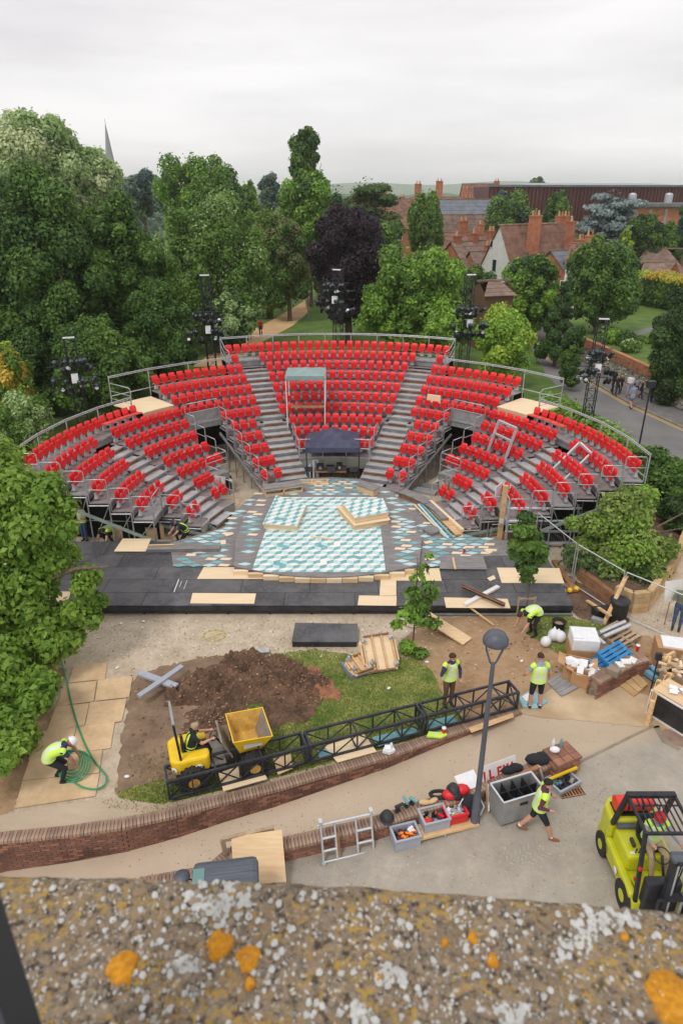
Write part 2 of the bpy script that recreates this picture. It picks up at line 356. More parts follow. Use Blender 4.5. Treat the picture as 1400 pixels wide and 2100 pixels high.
# ================================================================== GROUND
def poly_px(pts, z): return [P(x, y, z) for x, y in pts]
def rough(pts, amp=6, seed=0):
    rr_ = random.Random(seed); out = []
    for i in range(len(pts)):
        a, b_ = pts[i], pts[(i+1) % len(pts)]; L = math.hypot(b_[0]-a[0], b_[1]-a[1]); n_ = max(1, int(L/7)); out.append(a)
        for k in range(1, n_): out.append((a[0]+(b_[0]-a[0])*k/n_+rr_.uniform(-amp, amp), a[1]+(b_[1]-a[1])*k/n_+rr_.uniform(-amp, amp)*.6))
    return out
def sheet_px(name, pts, z, m):
    if name in ('soil_bed', 'lawn_patch', 'lawn_strip', 'sandy_ground', 'mud_patch', 'trodden_path', 'trodden_soil'): pts = rough(pts, 4 if name != 'soil_bed' else 5, len(name))
    return struct(name, MB().sheet(poly_px(pts, z)), m)
# the long low brick wall is the edge between upper ground (z = 0) and the sloping yard
W1 = [P(x, y, .15) for x, y in [(-420, 1775), (-200, 1752), (0, 1714), (130, 1702), (250, 1686), (360, 1662), (450, 1637), (560, 1610), (664, 1580), (790, 1544), (914, 1500), (1000, 1473), (1062, 1452)]]
g = MB()
north = [(-60, 5.0), (-14, 9.2)]+[(p.x, p.y) for p in W1]+[(7.5, 15.4), (60, 15.4), (400, 15.4), (3400, 15.4), (3400, 2700), (-3200, 2700), (-3200, 5.0)]
g.sheet([(x, y, -.012) for x, y in north]); gb = len(g.v)
struct('ground', g, 'grass')
yd = MB(); xs = [-60, -14]+[p.x for p in W1]+[7.5, 60]; ys = [5.0, 9.2]+[p.y for p in W1]+[15.4, 15.4]
for i in range(len(xs)-1):
    x0, x1, y0, y1 = xs[i], xs[i+1], ys[i], ys[i+1]
    for k in range(8):
        a0, a1 = -4+(y0+4)*k/8, -4+(y0+4)*(k+1)/8; b0, b1 = -4+(y1+4)*k/8, -4+(y1+4)*(k+1)/8
        yd.add([(x0, a0, zyard(x0)), (x1, b0, zyard(x1)), (x1, b1, zyard(x1)), (x0, a1, zyard(x0))], [(0, 1, 2, 3)])
mat('yard_base', (.27, .245, .205), .9, c2=(.47, .42, .35), scale=1.1, detail=14, ro=.72, bump=.35, bscale=45, c3=(.36, .32, .27), lo=.3, hi=.7)
m = M['yard_base']; n, l = m.node_tree.nodes, m.node_tree.links   # sandy dust over the upper ramp, greyer asphalt by the building
b = n["Principled BSDF"]; prev = b.inputs['Base Color'].links[0].from_socket
t_ = n.new("ShaderNodeTexCoord"); sp = n.new("ShaderNodeSeparateXYZ"); l.new(t_.outputs['Object'], sp.inputs[0])
a1 = n.new("ShaderNodeMath"); a1.operation = 'MULTIPLY_ADD'; l.new(sp.outputs[0], a1.inputs[0]); a1.inputs[1].default_value = -.30; l.new(sp.outputs[1], a1.inputs[2])
nn = n.new("ShaderNodeTexNoise"); nn.inputs['Scale'].default_value = .9; nn.inputs['Detail'].default_value = 6
a2 = n.new("ShaderNodeMath"); a2.operation = 'MULTIPLY_ADD'; l.new(nn.outputs[0], a2.inputs[0]); a2.inputs[1].default_value = .6; l.new(a1.outputs[0], a2.inputs[2])
mr = n.new("ShaderNodeMapRange"); mr.inputs[1].default_value = 11.55; mr.inputs[2].default_value = 11.95; l.new(a2.outputs[0], mr.inputs[0])
kx = n.new("ShaderNodeMix"); kx.data_type = 'RGBA'; l.new(mr.outputs[0], kx.inputs[0]); l.new(prev, kx.inputs[6])
ns = n.new("ShaderNodeTexNoise"); ns.inputs['Scale'].default_value = .9; ns.inputs['Detail'].default_value = 14; ns.inputs['Roughness'].default_value = .72
rs = n.new("ShaderNodeValToRGB"); rs.color_ramp.elements[0].position = .3; rs.color_ramp.elements[1].position = .7; rs.color_ramp.elements[0].color = (.36, .275, .19, 1); rs.color_ramp.elements[1].color = (.60, .485, .365, 1)
l.new(ns.outputs[0], rs.inputs[0]); l.new(rs.outputs[0], kx.inputs[7]); l.new(kx.outputs[2], b.inputs['Base Color'])
struct('yard', yd, 'yard_base')
CX, CY = -.455, 24.9
# gravel court round the stage and under the stand
gp = [(CX+17.5*math.sin(R(a)), CY+16.4*math.cos(R(a)), .0) for a in range(-100, 101, 5)]
gp += [(12.5, 20.0, 0), (11.5, 17.2, 0), (7.2, 15.41, 0)]+[(p.x, p.y+.05, 0) for p in reversed(W1)]+[(-17, 12, 0)]
struct('gravel_court', MB().sheet(gp), 'gravel')
sheet_px('sandy_ground', [(870, 1268), (1000, 1262), (1130, 1262), (1240, 1275), (1400, 1330), (1440, 1420), (1330, 1470), (1130, 1462), (1070, 1455), (1000, 1478), (925, 1500), (880, 1430), (850, 1360), (820, 1320)], .004, 'bare_earth')
sheet_px('mud_patch', [(1150, 1165), (1178, 1190), (1255, 1225), (1290, 1275), (1255, 1300), (1180, 1262), (1160, 1210)], .006, 'dark_soil')
sheet_px('trodden_path', [(1060, 1462), (1110, 1425), (1180, 1385), (1300, 1415), (1440, 1470), (1440, 1500), (1100, 1470)], .008, 'sand_ground')
sheet_px('soil_bed', [(268, 1400), (300, 1378), (345, 1364), (420, 1345), (520, 1340), (610, 1342), (672, 1362), (690, 1390), (655, 1418), (640, 1448), (600, 1462), (585, 1500), (540, 1530), (500, 1560), (430, 1580), (380, 1600), (320, 1632), (236, 1626), (245, 1560), (252, 1500)], .004, 'bed_soil')
lw = [(455, 1352), (560, 1342), (640, 1332), (740, 1345), (850, 1350), (885, 1375), (915, 1440), (960, 1478), (880, 1508), (760, 1540), (620, 1580), (500, 1612), (330, 1650), (250, 1640), (236, 1626), (330, 1600), (430, 1590), (520, 1520)]
sheet_px('lawn_patch', lw, .006, 'lawn')
sheet_px('lawn_strip', [(1090, 1262), (1160, 1262), (1250, 1285), (1240, 1330), (1150, 1345), (1080, 1300)], .007, 'lawn')
sheet_px('paved_strip', [(-40, 1700), (0, 1672), (120, 1650), (240, 1636), (330, 1650), (560, 1596), (640, 1575), (640, 1584), (440, 1632), (300, 1668), (120, 1696), (-40, 1712)], .009, 'yard_base')
# far path, park lawn, road, pavement
far_path = [(395, 752), (470, 700), (560, 655), (600, 632), (622, 618), (626, 600), (640, 600), (640, 618), (632, 640), (600, 668), (540, 700), (470, 752)]
struct('sandy_path', MB().sheet(poly_px(far_path, .02)), 'path_sand')
struct('park_lawn', MB().sheet([(-6, 42, .004), (17, 42, .004), (24, 80, .004), (30, 130, .004), (-14, 130, .004)]), 'grass')
road_l = [P(x, y) for x, y in [(1040, 640), (1075, 690), (1120, 770), (1180, 830), (1250, 890), (1330, 960), (1480, 1085)]]
road_r = [P(x, y) for x, y in [(1060, 640), (1085, 690), (1130, 740), (1200, 778), (1290, 830), (1400, 880), (1600, 965)]]
def strip(a, b_, z): return [tuple((p.x, p.y, z)) for p in a]+[tuple((p.x, p.y, z)) for p in reversed(b_)]
def strip_mb(a, b_, z, mi=0):
    q = MB(); n_ = len(a)
    q.add([(p.x, p.y, z) for p in a]+[(p.x, p.y, z) for p in b_], [(i, i+1, n_+i+1, n_+i) for i in range(n_-1)], mi); return q
struct('road', strip_mb(road_l, road_r, .012), 'asphalt_road')
def offs(line, d):
    r = []
    for i, p in enumerate(line):
        a = line[max(0, i-1)]; b_ = line[min(len(line)-1, i+1)]; t = Vector((b_.x-a.x, b_.y-a.y, 0)).normalized(); r.append(Vector((p.x+t.y*-d, p.y+t.x*d, 0)))
    return r
ym = MB()
for d0, d1 in ((-.34, -.24), (-.14, -.04)):
    A_, B_ = offs(road_r, d0), offs(road_r, d1); n_ = len(A_)
    ym.add([(p.x, p.y, .017) for p in A_]+[(p.x, p.y, .017) for p in B_], [(i, i+1, n_+i+1, n_+i) for i in range(n_-1)])
struct('double_yellow_lines', ym, 'line_yellow')
kb = MB(); A_, B_ = offs(road_r, .0), offs(road_r, .14)
for i in range(len(A_)-1):
    n_k = max(1, int((A_[i+1]-A_[i]).length/1.0))
    for k in range(n_k):
        q = [A_[i].lerp(A_[i+1], (k+.02)/n_k), A_[i].lerp(A_[i+1], (k+.98)/n_k), B_[i].lerp(B_[i+1], (k+.98)/n_k), B_[i].lerp(B_[i+1], (k+.02)/n_k)]
        kb.prism([(p.x, p.y) for p in q], 0, .13)
struct('kerb', kb, 'kerb_stone')
pv_out = offs(road_r, 2.3)
q = MB(); a_, b_ = offs(road_r, .14), pv_out
for i in range(len(a_)-1): q.prism([(a_[i].x, a_[i].y), (a_[i+1].x, a_[i+1].y), (b_[i+1].x, b_[i+1].y), (b_[i].x, b_[i].y)], 0, .12)
struct('pavement', q, 'pavement')
# upper garden behind the roadside wall
gd = offs(road_r, 2.7)
gm = MB()
gpl = [(p.x, p.y) for p in gd[1:]]; gm.prism(gpl+[(90, gd[-1].y-4), (90, 110), (gd[1].x+22, 108)], .0, 1.25)
struct('garden_terrace', gm, 'grass')
hl = MB(); hl.add([(-900, 2400, -5), (3200, 2400, -5), (3200, 2500, 30), (2400, 2500, 38), (1500, 2500, 34), (900, 2500, 42), (300, 2500, 30), (-900, 2500, 26)], [(0, 1, 2, 3, 4, 5, 6, 7)])
hh = MB(); pts = [(x, 2500+300*math.sin(x*.003), 26+9*math.sin(x*.0031)+6*math.sin(x*.011+1)) for x in range(-1400, 3400, 60)]
k_ = len(pts); hh.add([(x, y-500, -4) for x, y, z in pts]+pts+[(x, min(y+500, 2900), -4) for x, y, z in pts], [(i, i+1, k_+i+1, k_+i) for i in range(k_-1)]+[(k_+i, k_+i+1, 2*k_+i+1, 2*k_+i) for i in range(k_-1)], 0, True)
#
struct('far_hills', hh, 'hill_far')
h2 = MB(); pts = [(x, 900, 5+2.5*math.sin(x*.02)+2*math.sin(x*.057+1)+random.random()*1.5) for x in range(-700, 1300, 12)]
k_ = len(pts); h2.add([(x, y-60, -4) for x, y, z in pts]+pts+[(x, y+300, -4) for x, y, z in pts], [(i, i+1, k_+i+1, k_+i) for i in range(k_-1)]+[(k_+i, k_+i+1, 2*k_+i+1, 2*k_+i) for i in range(k_-1)])
struct('far_wooded_plain', h2, 'hill_green')
# dirt heap: real relief over the soil bed
mat('red_soil', (.26, .10, .05), .95, c2=(.42, .2, .11), scale=2.5, detail=9, bump=1, bscale=12, dist=.04)
import mathutils
HEAPS = []
def heap(name, cx_px, rx, ry, hgt, m, kind='structure', rot=.12, seed=0, label=None):
    c = P(*cx_px); mb = MB(); HEAPS.append(mb); N = 84; rr = random.Random(seed); ph = [rr.random()*6 for _ in range(12)]
    vs_, fs = [], []
    for j in range(N+1):
        for i in range(N+1):
            u, v = -1+2*i/N, -1+2*j/N; d = math.hypot(u, v)*(1+.22*math.sin(3*math.atan2(v, u)+ph[6])+.12*math.sin(7*math.atan2(v, u)+ph[7]))
            h = max(0, 1-d**2.2)*hgt*(.75+.18*math.sin(5*u+ph[0])*math.cos(4*v+ph[1])+.12*math.sin(13*u+ph[2]+3*v)*math.sin(11*v+ph[3]))
            h += hgt*min(1, h*5)*(.16*mathutils.noise.noise(Vector((u*4, v*4, seed)))+.26*mathutils.noise.noise(Vector((u*10, v*10, seed)))+.22*mathutils.noise.noise(Vector((u*24, v*24, seed))))+(rr.random()-.5)*.05*hgt*min(1, h*4)+.05*math.sin(23*u+ph[4])*math.sin(27*v+ph[5])*min(1, h*3)
            x, y = u*rx, v*ry; vs_.append((c.x+x*math.cos(rot)-y*math.sin(rot), c.y+x*math.sin(rot)+y*math.cos(rot), h-.02 if d < 1.15 else -.05))
    for j in range(N):
        for i in range(N): a = j*(N+1)+i; fs.append((a, a+1, a+N+2, a+N+1))
    mb.add(vs_, fs, 0, True); o = mb.build(name, m); tag(o, kind=kind); return o
heap('soil_heap', (512, 1402), 2.35, 1.2, .75, 'dark_soil', seed=3, rot=.06); heap('soil_spill', (440, 1470), 1.0, .55, .25, 'dark_soil', seed=9, rot=.4); heap('soil_spill', (580, 1462), .9, .6, .25, 'dark_soil', seed=4)
heap('red_soil_heap', (625, 1408), 1.0, .8, .3, 'red_soil', seed=5)
# soil clods and pebbles too small to count
def scatter(name, polyfn, n_, smin, smax, mats_, seed, z=0.0, flat=.6):
    rr = random.Random(seed); mb = MB()
    for _ in range(n_):
        p = polyfn(rr)
        if p is None: continue
        s_ = smin+(smax-smin)*rr.random()**2; a = rr.random()*6.3; k = 5
        top = [(p[0]+s_*math.cos(a+6.283*i/k)*(.7+.5*rr.random()), p[1]+s_*math.sin(a+6.283*i/k)*(.7+.5*rr.random())) for i in range(k)]
        zz = (p[2] if len(p) > 2 else z); mi = rr.randrange(len(mats_))
        mb.add([(x, y, zz) for x, y in top]+[(p[0], p[1], zz+s_*flat)], [(i, (i+1) % k, k) for i in range(k)], mi)
    return tag(mb.build(name, mats_), kind='stuff')
def px_box(x0, y0, x1, y1, z=.004): return lambda rr: tuple(P(x0+(x1-x0)*rr.random(), y0+(y1-y0)*rr.random(), z))
scatter('soil_clods', px_box(270, 1370, 640, 1600, .0), 500, .02, .07, ['dark_soil', 'bare_earth', 'dark_soil'], 1)
def on_heap(k):
    def f(rr):
        p = rr.choice(HEAPS[k].v); return None if p[2] < .02 else (p[0]+rr.uniform(-.05, .05), p[1]+rr.uniform(-.04, .04), p[2]-.012)
    return f
scatter('heap_clods', on_heap(0), 3200, .010, .05, ['dark_soil', 'red_soil', 'dark_soil', 'bare_earth'], 11, flat=.8)
scatter('spill_clods', on_heap(1), 500, .015, .06, ['dark_soil', 'bare_earth'], 13, flat=.8)
scatter('red_heap_clods', on_heap(3), 500, .012, .05, ['red_soil', 'bare_earth'], 12, flat=.8)
sheet_px('trodden_soil', [(138, 1372), (128, 1400), (95, 1500), (62, 1580), (28, 1662), (-30, 1690), (-60, 1500), (0, 1420), (80, 1360)], .005, 'bare_earth')
scatter('gravel_stones', px_box(150, 1272, 900, 1350), 1500, .012, .035, ['gravel', 'kerb_stone', 'tile_white'], 2, flat=.8)
scatter('earth_crumbs', px_box(900, 1270, 1400, 1400), 700, .012, .045, ['bare_earth', 'dark_soil', 'gravel'], 3)
scatter('yard_grit', lambda rr: tuple(PY(240+rr.random()*1100, 1470+rr.random()*390, .0)), 4500, .006, .026, ['gravel', 'bare_earth', 'sand_ground'], 4)
tm_ = MB()
for (x0, y0, x1, y1, n_) in [(1040, 1768, 1118, 1722, 9), (1062, 1776, 1140, 1732, 9), (1180, 1660, 1232, 1610, 10), (1200, 1668, 1250, 1622, 10), (1150, 1700, 1190, 1672, 6)]:
    a, b_ = PY(x0, y0, .004), PY(x1, y1, .004); d = (b_-a).normalized(); s2 = Vector((-d.y, d.x, 0))
    for k in range(n_):
        p = a.lerp(b_, k/n_)
        for sg in (-1, 1): q0, q1 = p+s2*sg*.02, p+s2*sg*.13+d*.07; tm_.add([q0, q1, q1+d*.035, q0+d*.035], [(0, 1, 2, 3) if sg < 0 else (3, 2, 1, 0)])
mat('tyre_dust', (.36, .32, .26), .95, c2=(.46, .41, .33), scale=8); struct('tyre_marks', tm_, 'tyre_dust')
jl = MB(); rr = random.Random(21)
jp = [PY(x, y, .005) for x, y in [(1170, 1571), (1240, 1537), (1300, 1507), (1340, 1488)]]
for i in range(3): jl.bar(jp[i].lerp(jp[i+1], .01), jp[i].lerp(jp[i+1], .99), .07, .012)
for pa, pb in []:
    a, b_ = PY(*pa, .003), PY(*pb, .003); n_ = 26; pts_ = [a.lerp(b_, k/n_)+Vector((rr.uniform(-.03, .03), rr.uniform(-.03, .03), 0)) for k in range(n_+1)]
    for k in range(n_): jl.bar(pts_[k], pts_[k+1], .012+.008*rr.random(), .002, 1)
struct('yard_joints', jl, ['kerb_stone', 'dark_soil'])
# grass blades
def blades(name, pts_px, n_, hmax, seed, z=.006, ms=('lawn', 'grass')):
    rr = random.Random(seed); mb = MB(); xs_ = [p[0] for p in pts_px]; ys_ = [p[1] for p in pts_px]
    def inside(x, y):
        c = False; j = len(pts_px)-1
        for i in range(len(pts_px)):
            if (pts_px[i][1] > y) != (pts_px[j][1] > y) and x < (pts_px[j][0]-pts_px[i][0])*(y-pts_px[i][1])/(pts_px[j][1]-pts_px[i][1])+pts_px[i][0]: c = not c
            j = i
        return c
    k = 0
    while k < n_:
        x, y = rr.uniform(min(xs_), max(xs_)), rr.uniform(min(ys_), max(ys_))
        if not inside(x, y): continue
        k += 1; p = P(x, y, z); a = rr.random()*6.3; h = hmax*(.4+.6*rr.random()); w = .012
        dx, dy = math.cos(a)*w, math.sin(a)*w; lx, ly = rr.uniform(-.5, .5)*h, rr.uniform(-.5, .5)*h
        mb.add([(p.x-dx, p.y-dy, p.z), (p.x+dx, p.y+dy, p.z), (p.x+lx, p.y+ly, p.z+h)], [(0, 1, 2)], rr.randrange(2))
    return tag(mb.build(name, list(ms)), 'short green grass growing on the lawn patch beside the soil heap' if name == 'grass_blades' else None, kind='stuff')
leafmat('blade_a', (.11, .21, .025), (.30, .38, .08), .7, .3); leafmat('blade_b', (.22, .26, .05), (.36, .36, .12), 1.2, .3)
blades('grass_tufts_on_soil', [(250, 1560), (560, 1440), (690, 1380), (640, 1580), (330, 1645)], 1600, .09, 15, ms=('blade_a', 'blade_b'))
blades('grass_fringe', [(x+(x-680)*.06, y+(y-1450)*.10) for x, y in lw], 6000, .06, 25, ms=('blade_b', 'blade_a'))
blades('grass_blades', lw, 22000, .07, 5, ms=('blade_a', 'blade_b'))
blades('grass_blades_strip', [(1090, 1262), (1160, 1262), (1250, 1285), (1240, 1330), (1150, 1345), (1080, 1300)], 3500, .07, 6, ms=('blade_a', 'blade_a'))

# ================================================================== BRICK WALLS
def resample(line, step):
    out = []; acc = 0
    for i in range(len(line)-1):
        a, b_ = Vector(line[i][:2]), Vector(line[i+1][:2]); L = (b_-a).length; t = -acc
        d = (b_-a)/L; s_ = step-acc if out else 0
        while s_ < L: out.append((a+d*s_, d)); s_ += step
        acc = L-(s_-step)
    return out
BRK = {}
def brick_mesh(sz, m):
    k = (sz, m)
    if k not in BRK: BRK[k] = MB().box((0, 0, 0), sz).mesh('brick', m)
    return BRK[k]
def brick_wall(name, label, line, ztop, zbot, th, cope='brick_cope', face='brick_dark', sides=(-1,), step=.082, group=None, cope_h=.085):
    root = thing(name, label, 'wall', (line[0][0], line[0][1], 0), 0, group); off = Vector((line[0][0], line[0][1]))
    core = MB(); S = resample(line, .5); S.append((Vector(line[-1][:2]), S[-1][1]))
    for i in range(len(S)-1):
        (a, d), (b_, d2) = S[i], S[i+1]; nrm = Vector((-d.y, d.x)); n2 = Vector((-d2.y, d2.x))
        q = [a-nrm*(th/2-.02), b_-n2*(th/2-.02), b_+n2*(th/2-.02), a+nrm*(th/2-.02)]
        core.prism([tuple(p) for p in q], lambda x, y: zbot(x)-.1, lambda x, y: ztop(x)-cope_h-.003)
    core.build('mortar_core', 'mortar', root, True)
    cs = resample(line, step); rr = random.Random(len(line)); n_ = 0; rest = MB()
    cs.sort(key=lambda t: t[0].length)
    for p, d in cs:
        z = ztop(p.x)-cope_h/2+rr.uniform(-.003, .003); an = math.atan2(d.y, d.x)+rr.uniform(-.02, .02)
        if n_ < 290:
            o = link_mesh('coping_brick', brick_mesh((step-.012, th+.03, cope_h), cope), root); o.location = (p.x-off.x, p.y-off.y, z); o.rotation_euler = (0, 0, an); n_ += 1
        else: rest.box((p.x, p.y, z), (step-.012, th+.03, cope_h), an)
    if rest.v: tag(rest.build('coping_bricks', cope, root, True), kind='stuff')
    fb = MB(); k_ = 0
    for sd_ in sides:
        for r_ in range(16):
            st = resample(line, .225)
            for i, (p, d) in enumerate(st):
                z = ztop(p.x)-cope_h-.04-r_*.072
                if z < zbot(p.x)-.05: continue
                nrm = Vector((-d.y, d.x)); pp = p+d*(.11 if r_ % 2 else 0)+nrm*sd_*(th/2-.02)
                fb.box((pp.x, pp.y, z), (.213, .045+rr.uniform(0, .008), .062), math.atan2(d.y, d.x)+rr.uniform(-.01, .01), rr.randrange(3))
    tag(fb.build('face_bricks', [face, 'brick', face], root, True), kind='stuff')
    return root
brick_wall('brick_wall', 'long curved low red brick wall in front of the black truss', [(p.x, p.y) for p in W1[1:]], lambda x: .12, zyard, .25)
W2 = [PY(x, y, .42) for x, y in [(585, 1728), (680, 1706), (770, 1685), (857, 1656), (930, 1634), (1000, 1604), (1080, 1578), (1166, 1545)]]
brick_wall('brick_wall', 'short low red brick wall lined with tool crates and helmets', [(p.x, p.y) for p in W2], lambda x: zyard(x)+.42, zyard, .30, sides=(-1, 1))
W3 = [PY(x, y, .42) for x, y in [(200, 1850), (280, 1812), (360, 1798), (430, 1785), (470, 1750), (520, 1726), (560, 1715)]]
brick_wall('brick_wall', 'low brick wall end behind the leaning plywood sheet and grey vehicle', [(p.x, p.y) for p in W3], lambda x: zyard(x)+.40, zyard, .3, sides=(-1, 1))
W4 = [P(x, y, .6) for x, y in [(1222, 1392), (1262, 1370), (1300, 1352), (1322, 1346)]]
brick_wall('brick_pier_wall', 'short dark brick wall piled with blue pallets and papers', [(p.x, p.y) for p in W4], lambda x: .6, lambda x: 0, .34, sides=(-1, 1))
mat('roadwall_brick', (.40, .15, .07), .9, c2=(.52, .24, .13), scale=3, rnd=.12)
wl_line = offs(road_r, 2.45)[1:]
brick_wall('roadside_wall', 'long roadside wall of grey flint topped with orange brick', [tuple(p)[:2] for p in wl_line], lambda x: 2.0, lambda x: 1.3, .3, cope='roadwall_brick', face='roadwall_brick', step=.3, cope_h=.1)
fl = MB(); rr = random.Random(4)
for i in range(len(wl_line)-1):
    a, b_ = wl_line[i], wl_line[i+1]; d = (b_-a).normalized(); L = (b_-a).length; nrm = Vector((d.y, -d.x, 0))
    fl.prism([tuple((a)[:2]), tuple(b_[:2]), tuple((b_-nrm*.2)[:2]), tuple((a-nrm*.2)[:2])], .1, 1.3, 0)
    for _ in range(int(L*26)):
        p = a+d*(L*rr.random()); s_ = rr.uniform(.08, .17); fl.ell((p.x+nrm.x*.0, p.y+nrm.y*.0, rr.uniform(.2, 1.22)), (s_, s_*.7, s_*.6), 6, 4, rr.randrange(2))
tag(fl.build('flint_wall', ['flint', 'kerb_stone']), 'grey flint lower half of the roadside wall behind the pedestrians', 'wall', kind='stuff')

# ================================================================== GRANDSTAND
AX = .9
def PO(r, a, z=0): t = R(a+AX); return Vector((CX+r*math.sin(t), CY+r*math.cos(t), z))
def rk(k): return 5.96+.841*(k-1)
def zk(k): return .50+.368*(k-1)
stand = thing('grandstand', 'horseshoe temporary grandstand of grey scaffold tiers round the blue stage', 'grandstand', (CX, CY, 0))
def sector(mb, r0, r1, a0, a1, z0, z1, mi=0, nmax=3.0):
    n_ = max(1, int(math.ceil(abs(a1-a0)/nmax)))
    for i in range(n_):
        b0, b1 = a0+(a1-a0)*i/n_, a0+(a1-a0)*(i+1)/n_
        q = [PO(r0, b0), PO(r1, b0), PO(r1, b1), PO(r0, b1)]; mb.prism([(p.x, p.y) for p in q], z0, z1, mi)
SECT = {}   # row -> list of deck angle ranges
def ranges(k):
    if k == 12: return [(-25.2, 25.2)]
    if k == 11: return [(-25.2, -17.6), (-17.6, 17.6), (17.6, 25.2)]
    c_ = 16.4 if k >= 6 else 14.2
    inn = 22.3 if k >= 6 else 24.4
    L = []
    if k >= 3: L.append((-c_, c_))
    for s_ in (-1, 1):
        if k in (9, 10): L.append((inn, 44.2))
        elif k == 8: L.append((inn, 91.6))
        elif k == 7: L += [(inn, 65.6), (71.8, 91.6)]
        else:
            L.append((inn, 34.4))
            st = 44.4 if k >= 3 else 54.3
            e_ = {6: 65.6, 5: 64.8, 4: 63.6, 3: 63.2, 2: 62.8, 1: 61.9}[k]
            b0 = {6: 71.9, 5: 73.2, 4: 74.0, 3: 74.0, 2: 73.4, 1: 74.6}[k]
            L.append((st, e_)); L.append((b0, 91.6 if k >= 3 else 83.0))
        if s_ == -1: neg = [(-b_, -a) for a, b_ in L[(1 if k >= 3 else 0):]]; L = L[:(1 if k >= 3 else 0)]
    return neg+L
ndeck = 0; nose = {}
for k in range(1, 13):
    for a0, a1 in ranges(k):
        r0, r1 = rk(k)-.56, rk(k)+.275
        bays = max(1, int(round(abs(a1-a0)*math.pi/180*rk(k)/1.9)))
        for j in range(bays):
            b0, b1 = a0+(a1-a0)*j/bays, a0+(a1-a0)*(j+1)/bays; g_ = .12
            mb = MB(); sector(mb, r0+.05, r1, b0+g_/2, b1-g_/2, zk(k)-.05, zk(k), 0); mb.build('deck_panel', 'deck_board' if (k+j) % 3 else 'deck_grey', stand, True)
        mb = MB(); sector(mb, r0, r0+.045, a0, a1, zk(k)-.07, zk(k)+.012, 0); mb.build('tier_nosing', 'galv', stand, True)
        mb = MB(); sector(mb, r0+.06, r0+.08, a0, a1, zk(k)-.36 if k > 1 else .05, zk(k)-.07, 0)
        mb.build('riser', 'fascia' if k in (1, 2) or (k == 3 and abs(a0+a1) < 1) else 'galv_dull', stand, True)
# staircases: two steps a row
def stairs(ac, k0, k1, hw):
    for k in range(k0, k1+1):
        for h in (0, 1):
            r0 = rk(k)-.56+h*.4205-(.4205 if True else 0); z = zk(k)-(.184 if h == 0 else 0)
            if h == 0 and z < .1: continue
            a, b_, n0 = PO(r0, ac), PO(r0+.44, ac), None
            d = (b_-a).normalized(); s_ = Vector((-d.y, d.x, 0)); w = hw
            mb = MB(); mb.prism([tuple((p)[:2]) for p in (a+s_*w, b_+s_*w, b_-s_*w, a-s_*w)], z-.05, z, 0)
            mb.prism([tuple((p)[:2]) for p in (a+s_*w-d*.02, a+s_*w+d*.05, a-s_*w+d*.05, a-s_*w-d*.02)], z+.0, z+.014, 1)
            mb.prism([tuple((p)[:2]) for p in (a+s_*w+d*.05, a+s_*w+d*.07, a-s_*w+d*.07, a-s_*w+d*.05)], z-.18, z-.05, 2)
            mb.build('step', ['step_grey', 'alu', 'timber_brown' if h else 'galv_dull'], stand, True)
for s_ in (-1, 1):
    stairs(s_*19.3, 1, 11, .68); stairs(s_*68.4, 1, 7, .66)
    # stringers
    for da in (-1, 1):
        for ac, k1 in ((19.3, 11), (68.4, 7)):
            a = PO(rk(1)-.9, s_*ac); b_ = PO(rk(k1)-.5, s_*ac); d = (b_-a).normalized(); sd_ = Vector((-d.y, d.x, 0))*(.72*da)
            MB().bar(Vector((a.x, a.y, .05))+sd_, Vector((b_.x, b_.y, zk(k1)-.25))+sd_, .05, .2).build('stringer', 'galv_dull', stand, True)
# guard rails
def rail_arc(r, a0, a1, z, h=1.1, step=1.45, name='guard_rail', mids=(.94, .12), rad=.024, posts=True, net=False):
    n_ = max(1, int(round(abs(a1-a0)*math.pi/180*r/step))); pts = [(a0+(a1-a0)*i/n_) for i in range(n_+1)]
    mb = MB()
    for m_ in (1.0,)+tuple(mids): mb.path([PO(r, a, z+h*m_) for a in pts], rad, 6)
    o = mb.build(name, 'galv', stand, True)
    if posts:
        for a in pts: MB().tube(PO(r, a, z-.3), PO(r, a, z+h+.02), .03, 6).build('post', 'galv', o, True)
    return o
def rail_line(pts, z0, h=1.0, name='end_rail', mids=(.55,), rad=.02, mt='galv'):
    mb = MB(); a, b_ = pts
    a = Vector(a); b_ = Vector(b_)
    mb.path([a, a+Vector((0, 0, h-.08)), a.lerp(b_, .06)+Vector((0, 0, h)), a.lerp(b_, .94)+Vector((0, 0, h)), b_+Vector((0, 0, h-.08)), b_], rad, 6)
    for m_ in mids: mb.tube(a+Vector((0, 0, h*m_)), b_+Vector((0, 0, h*m_)), rad*.8, 5)
    return mb.build(name, mt, stand, True)
rail_arc(rk(12)+.35, -25.2, 25.2, zk(12), 1.15)
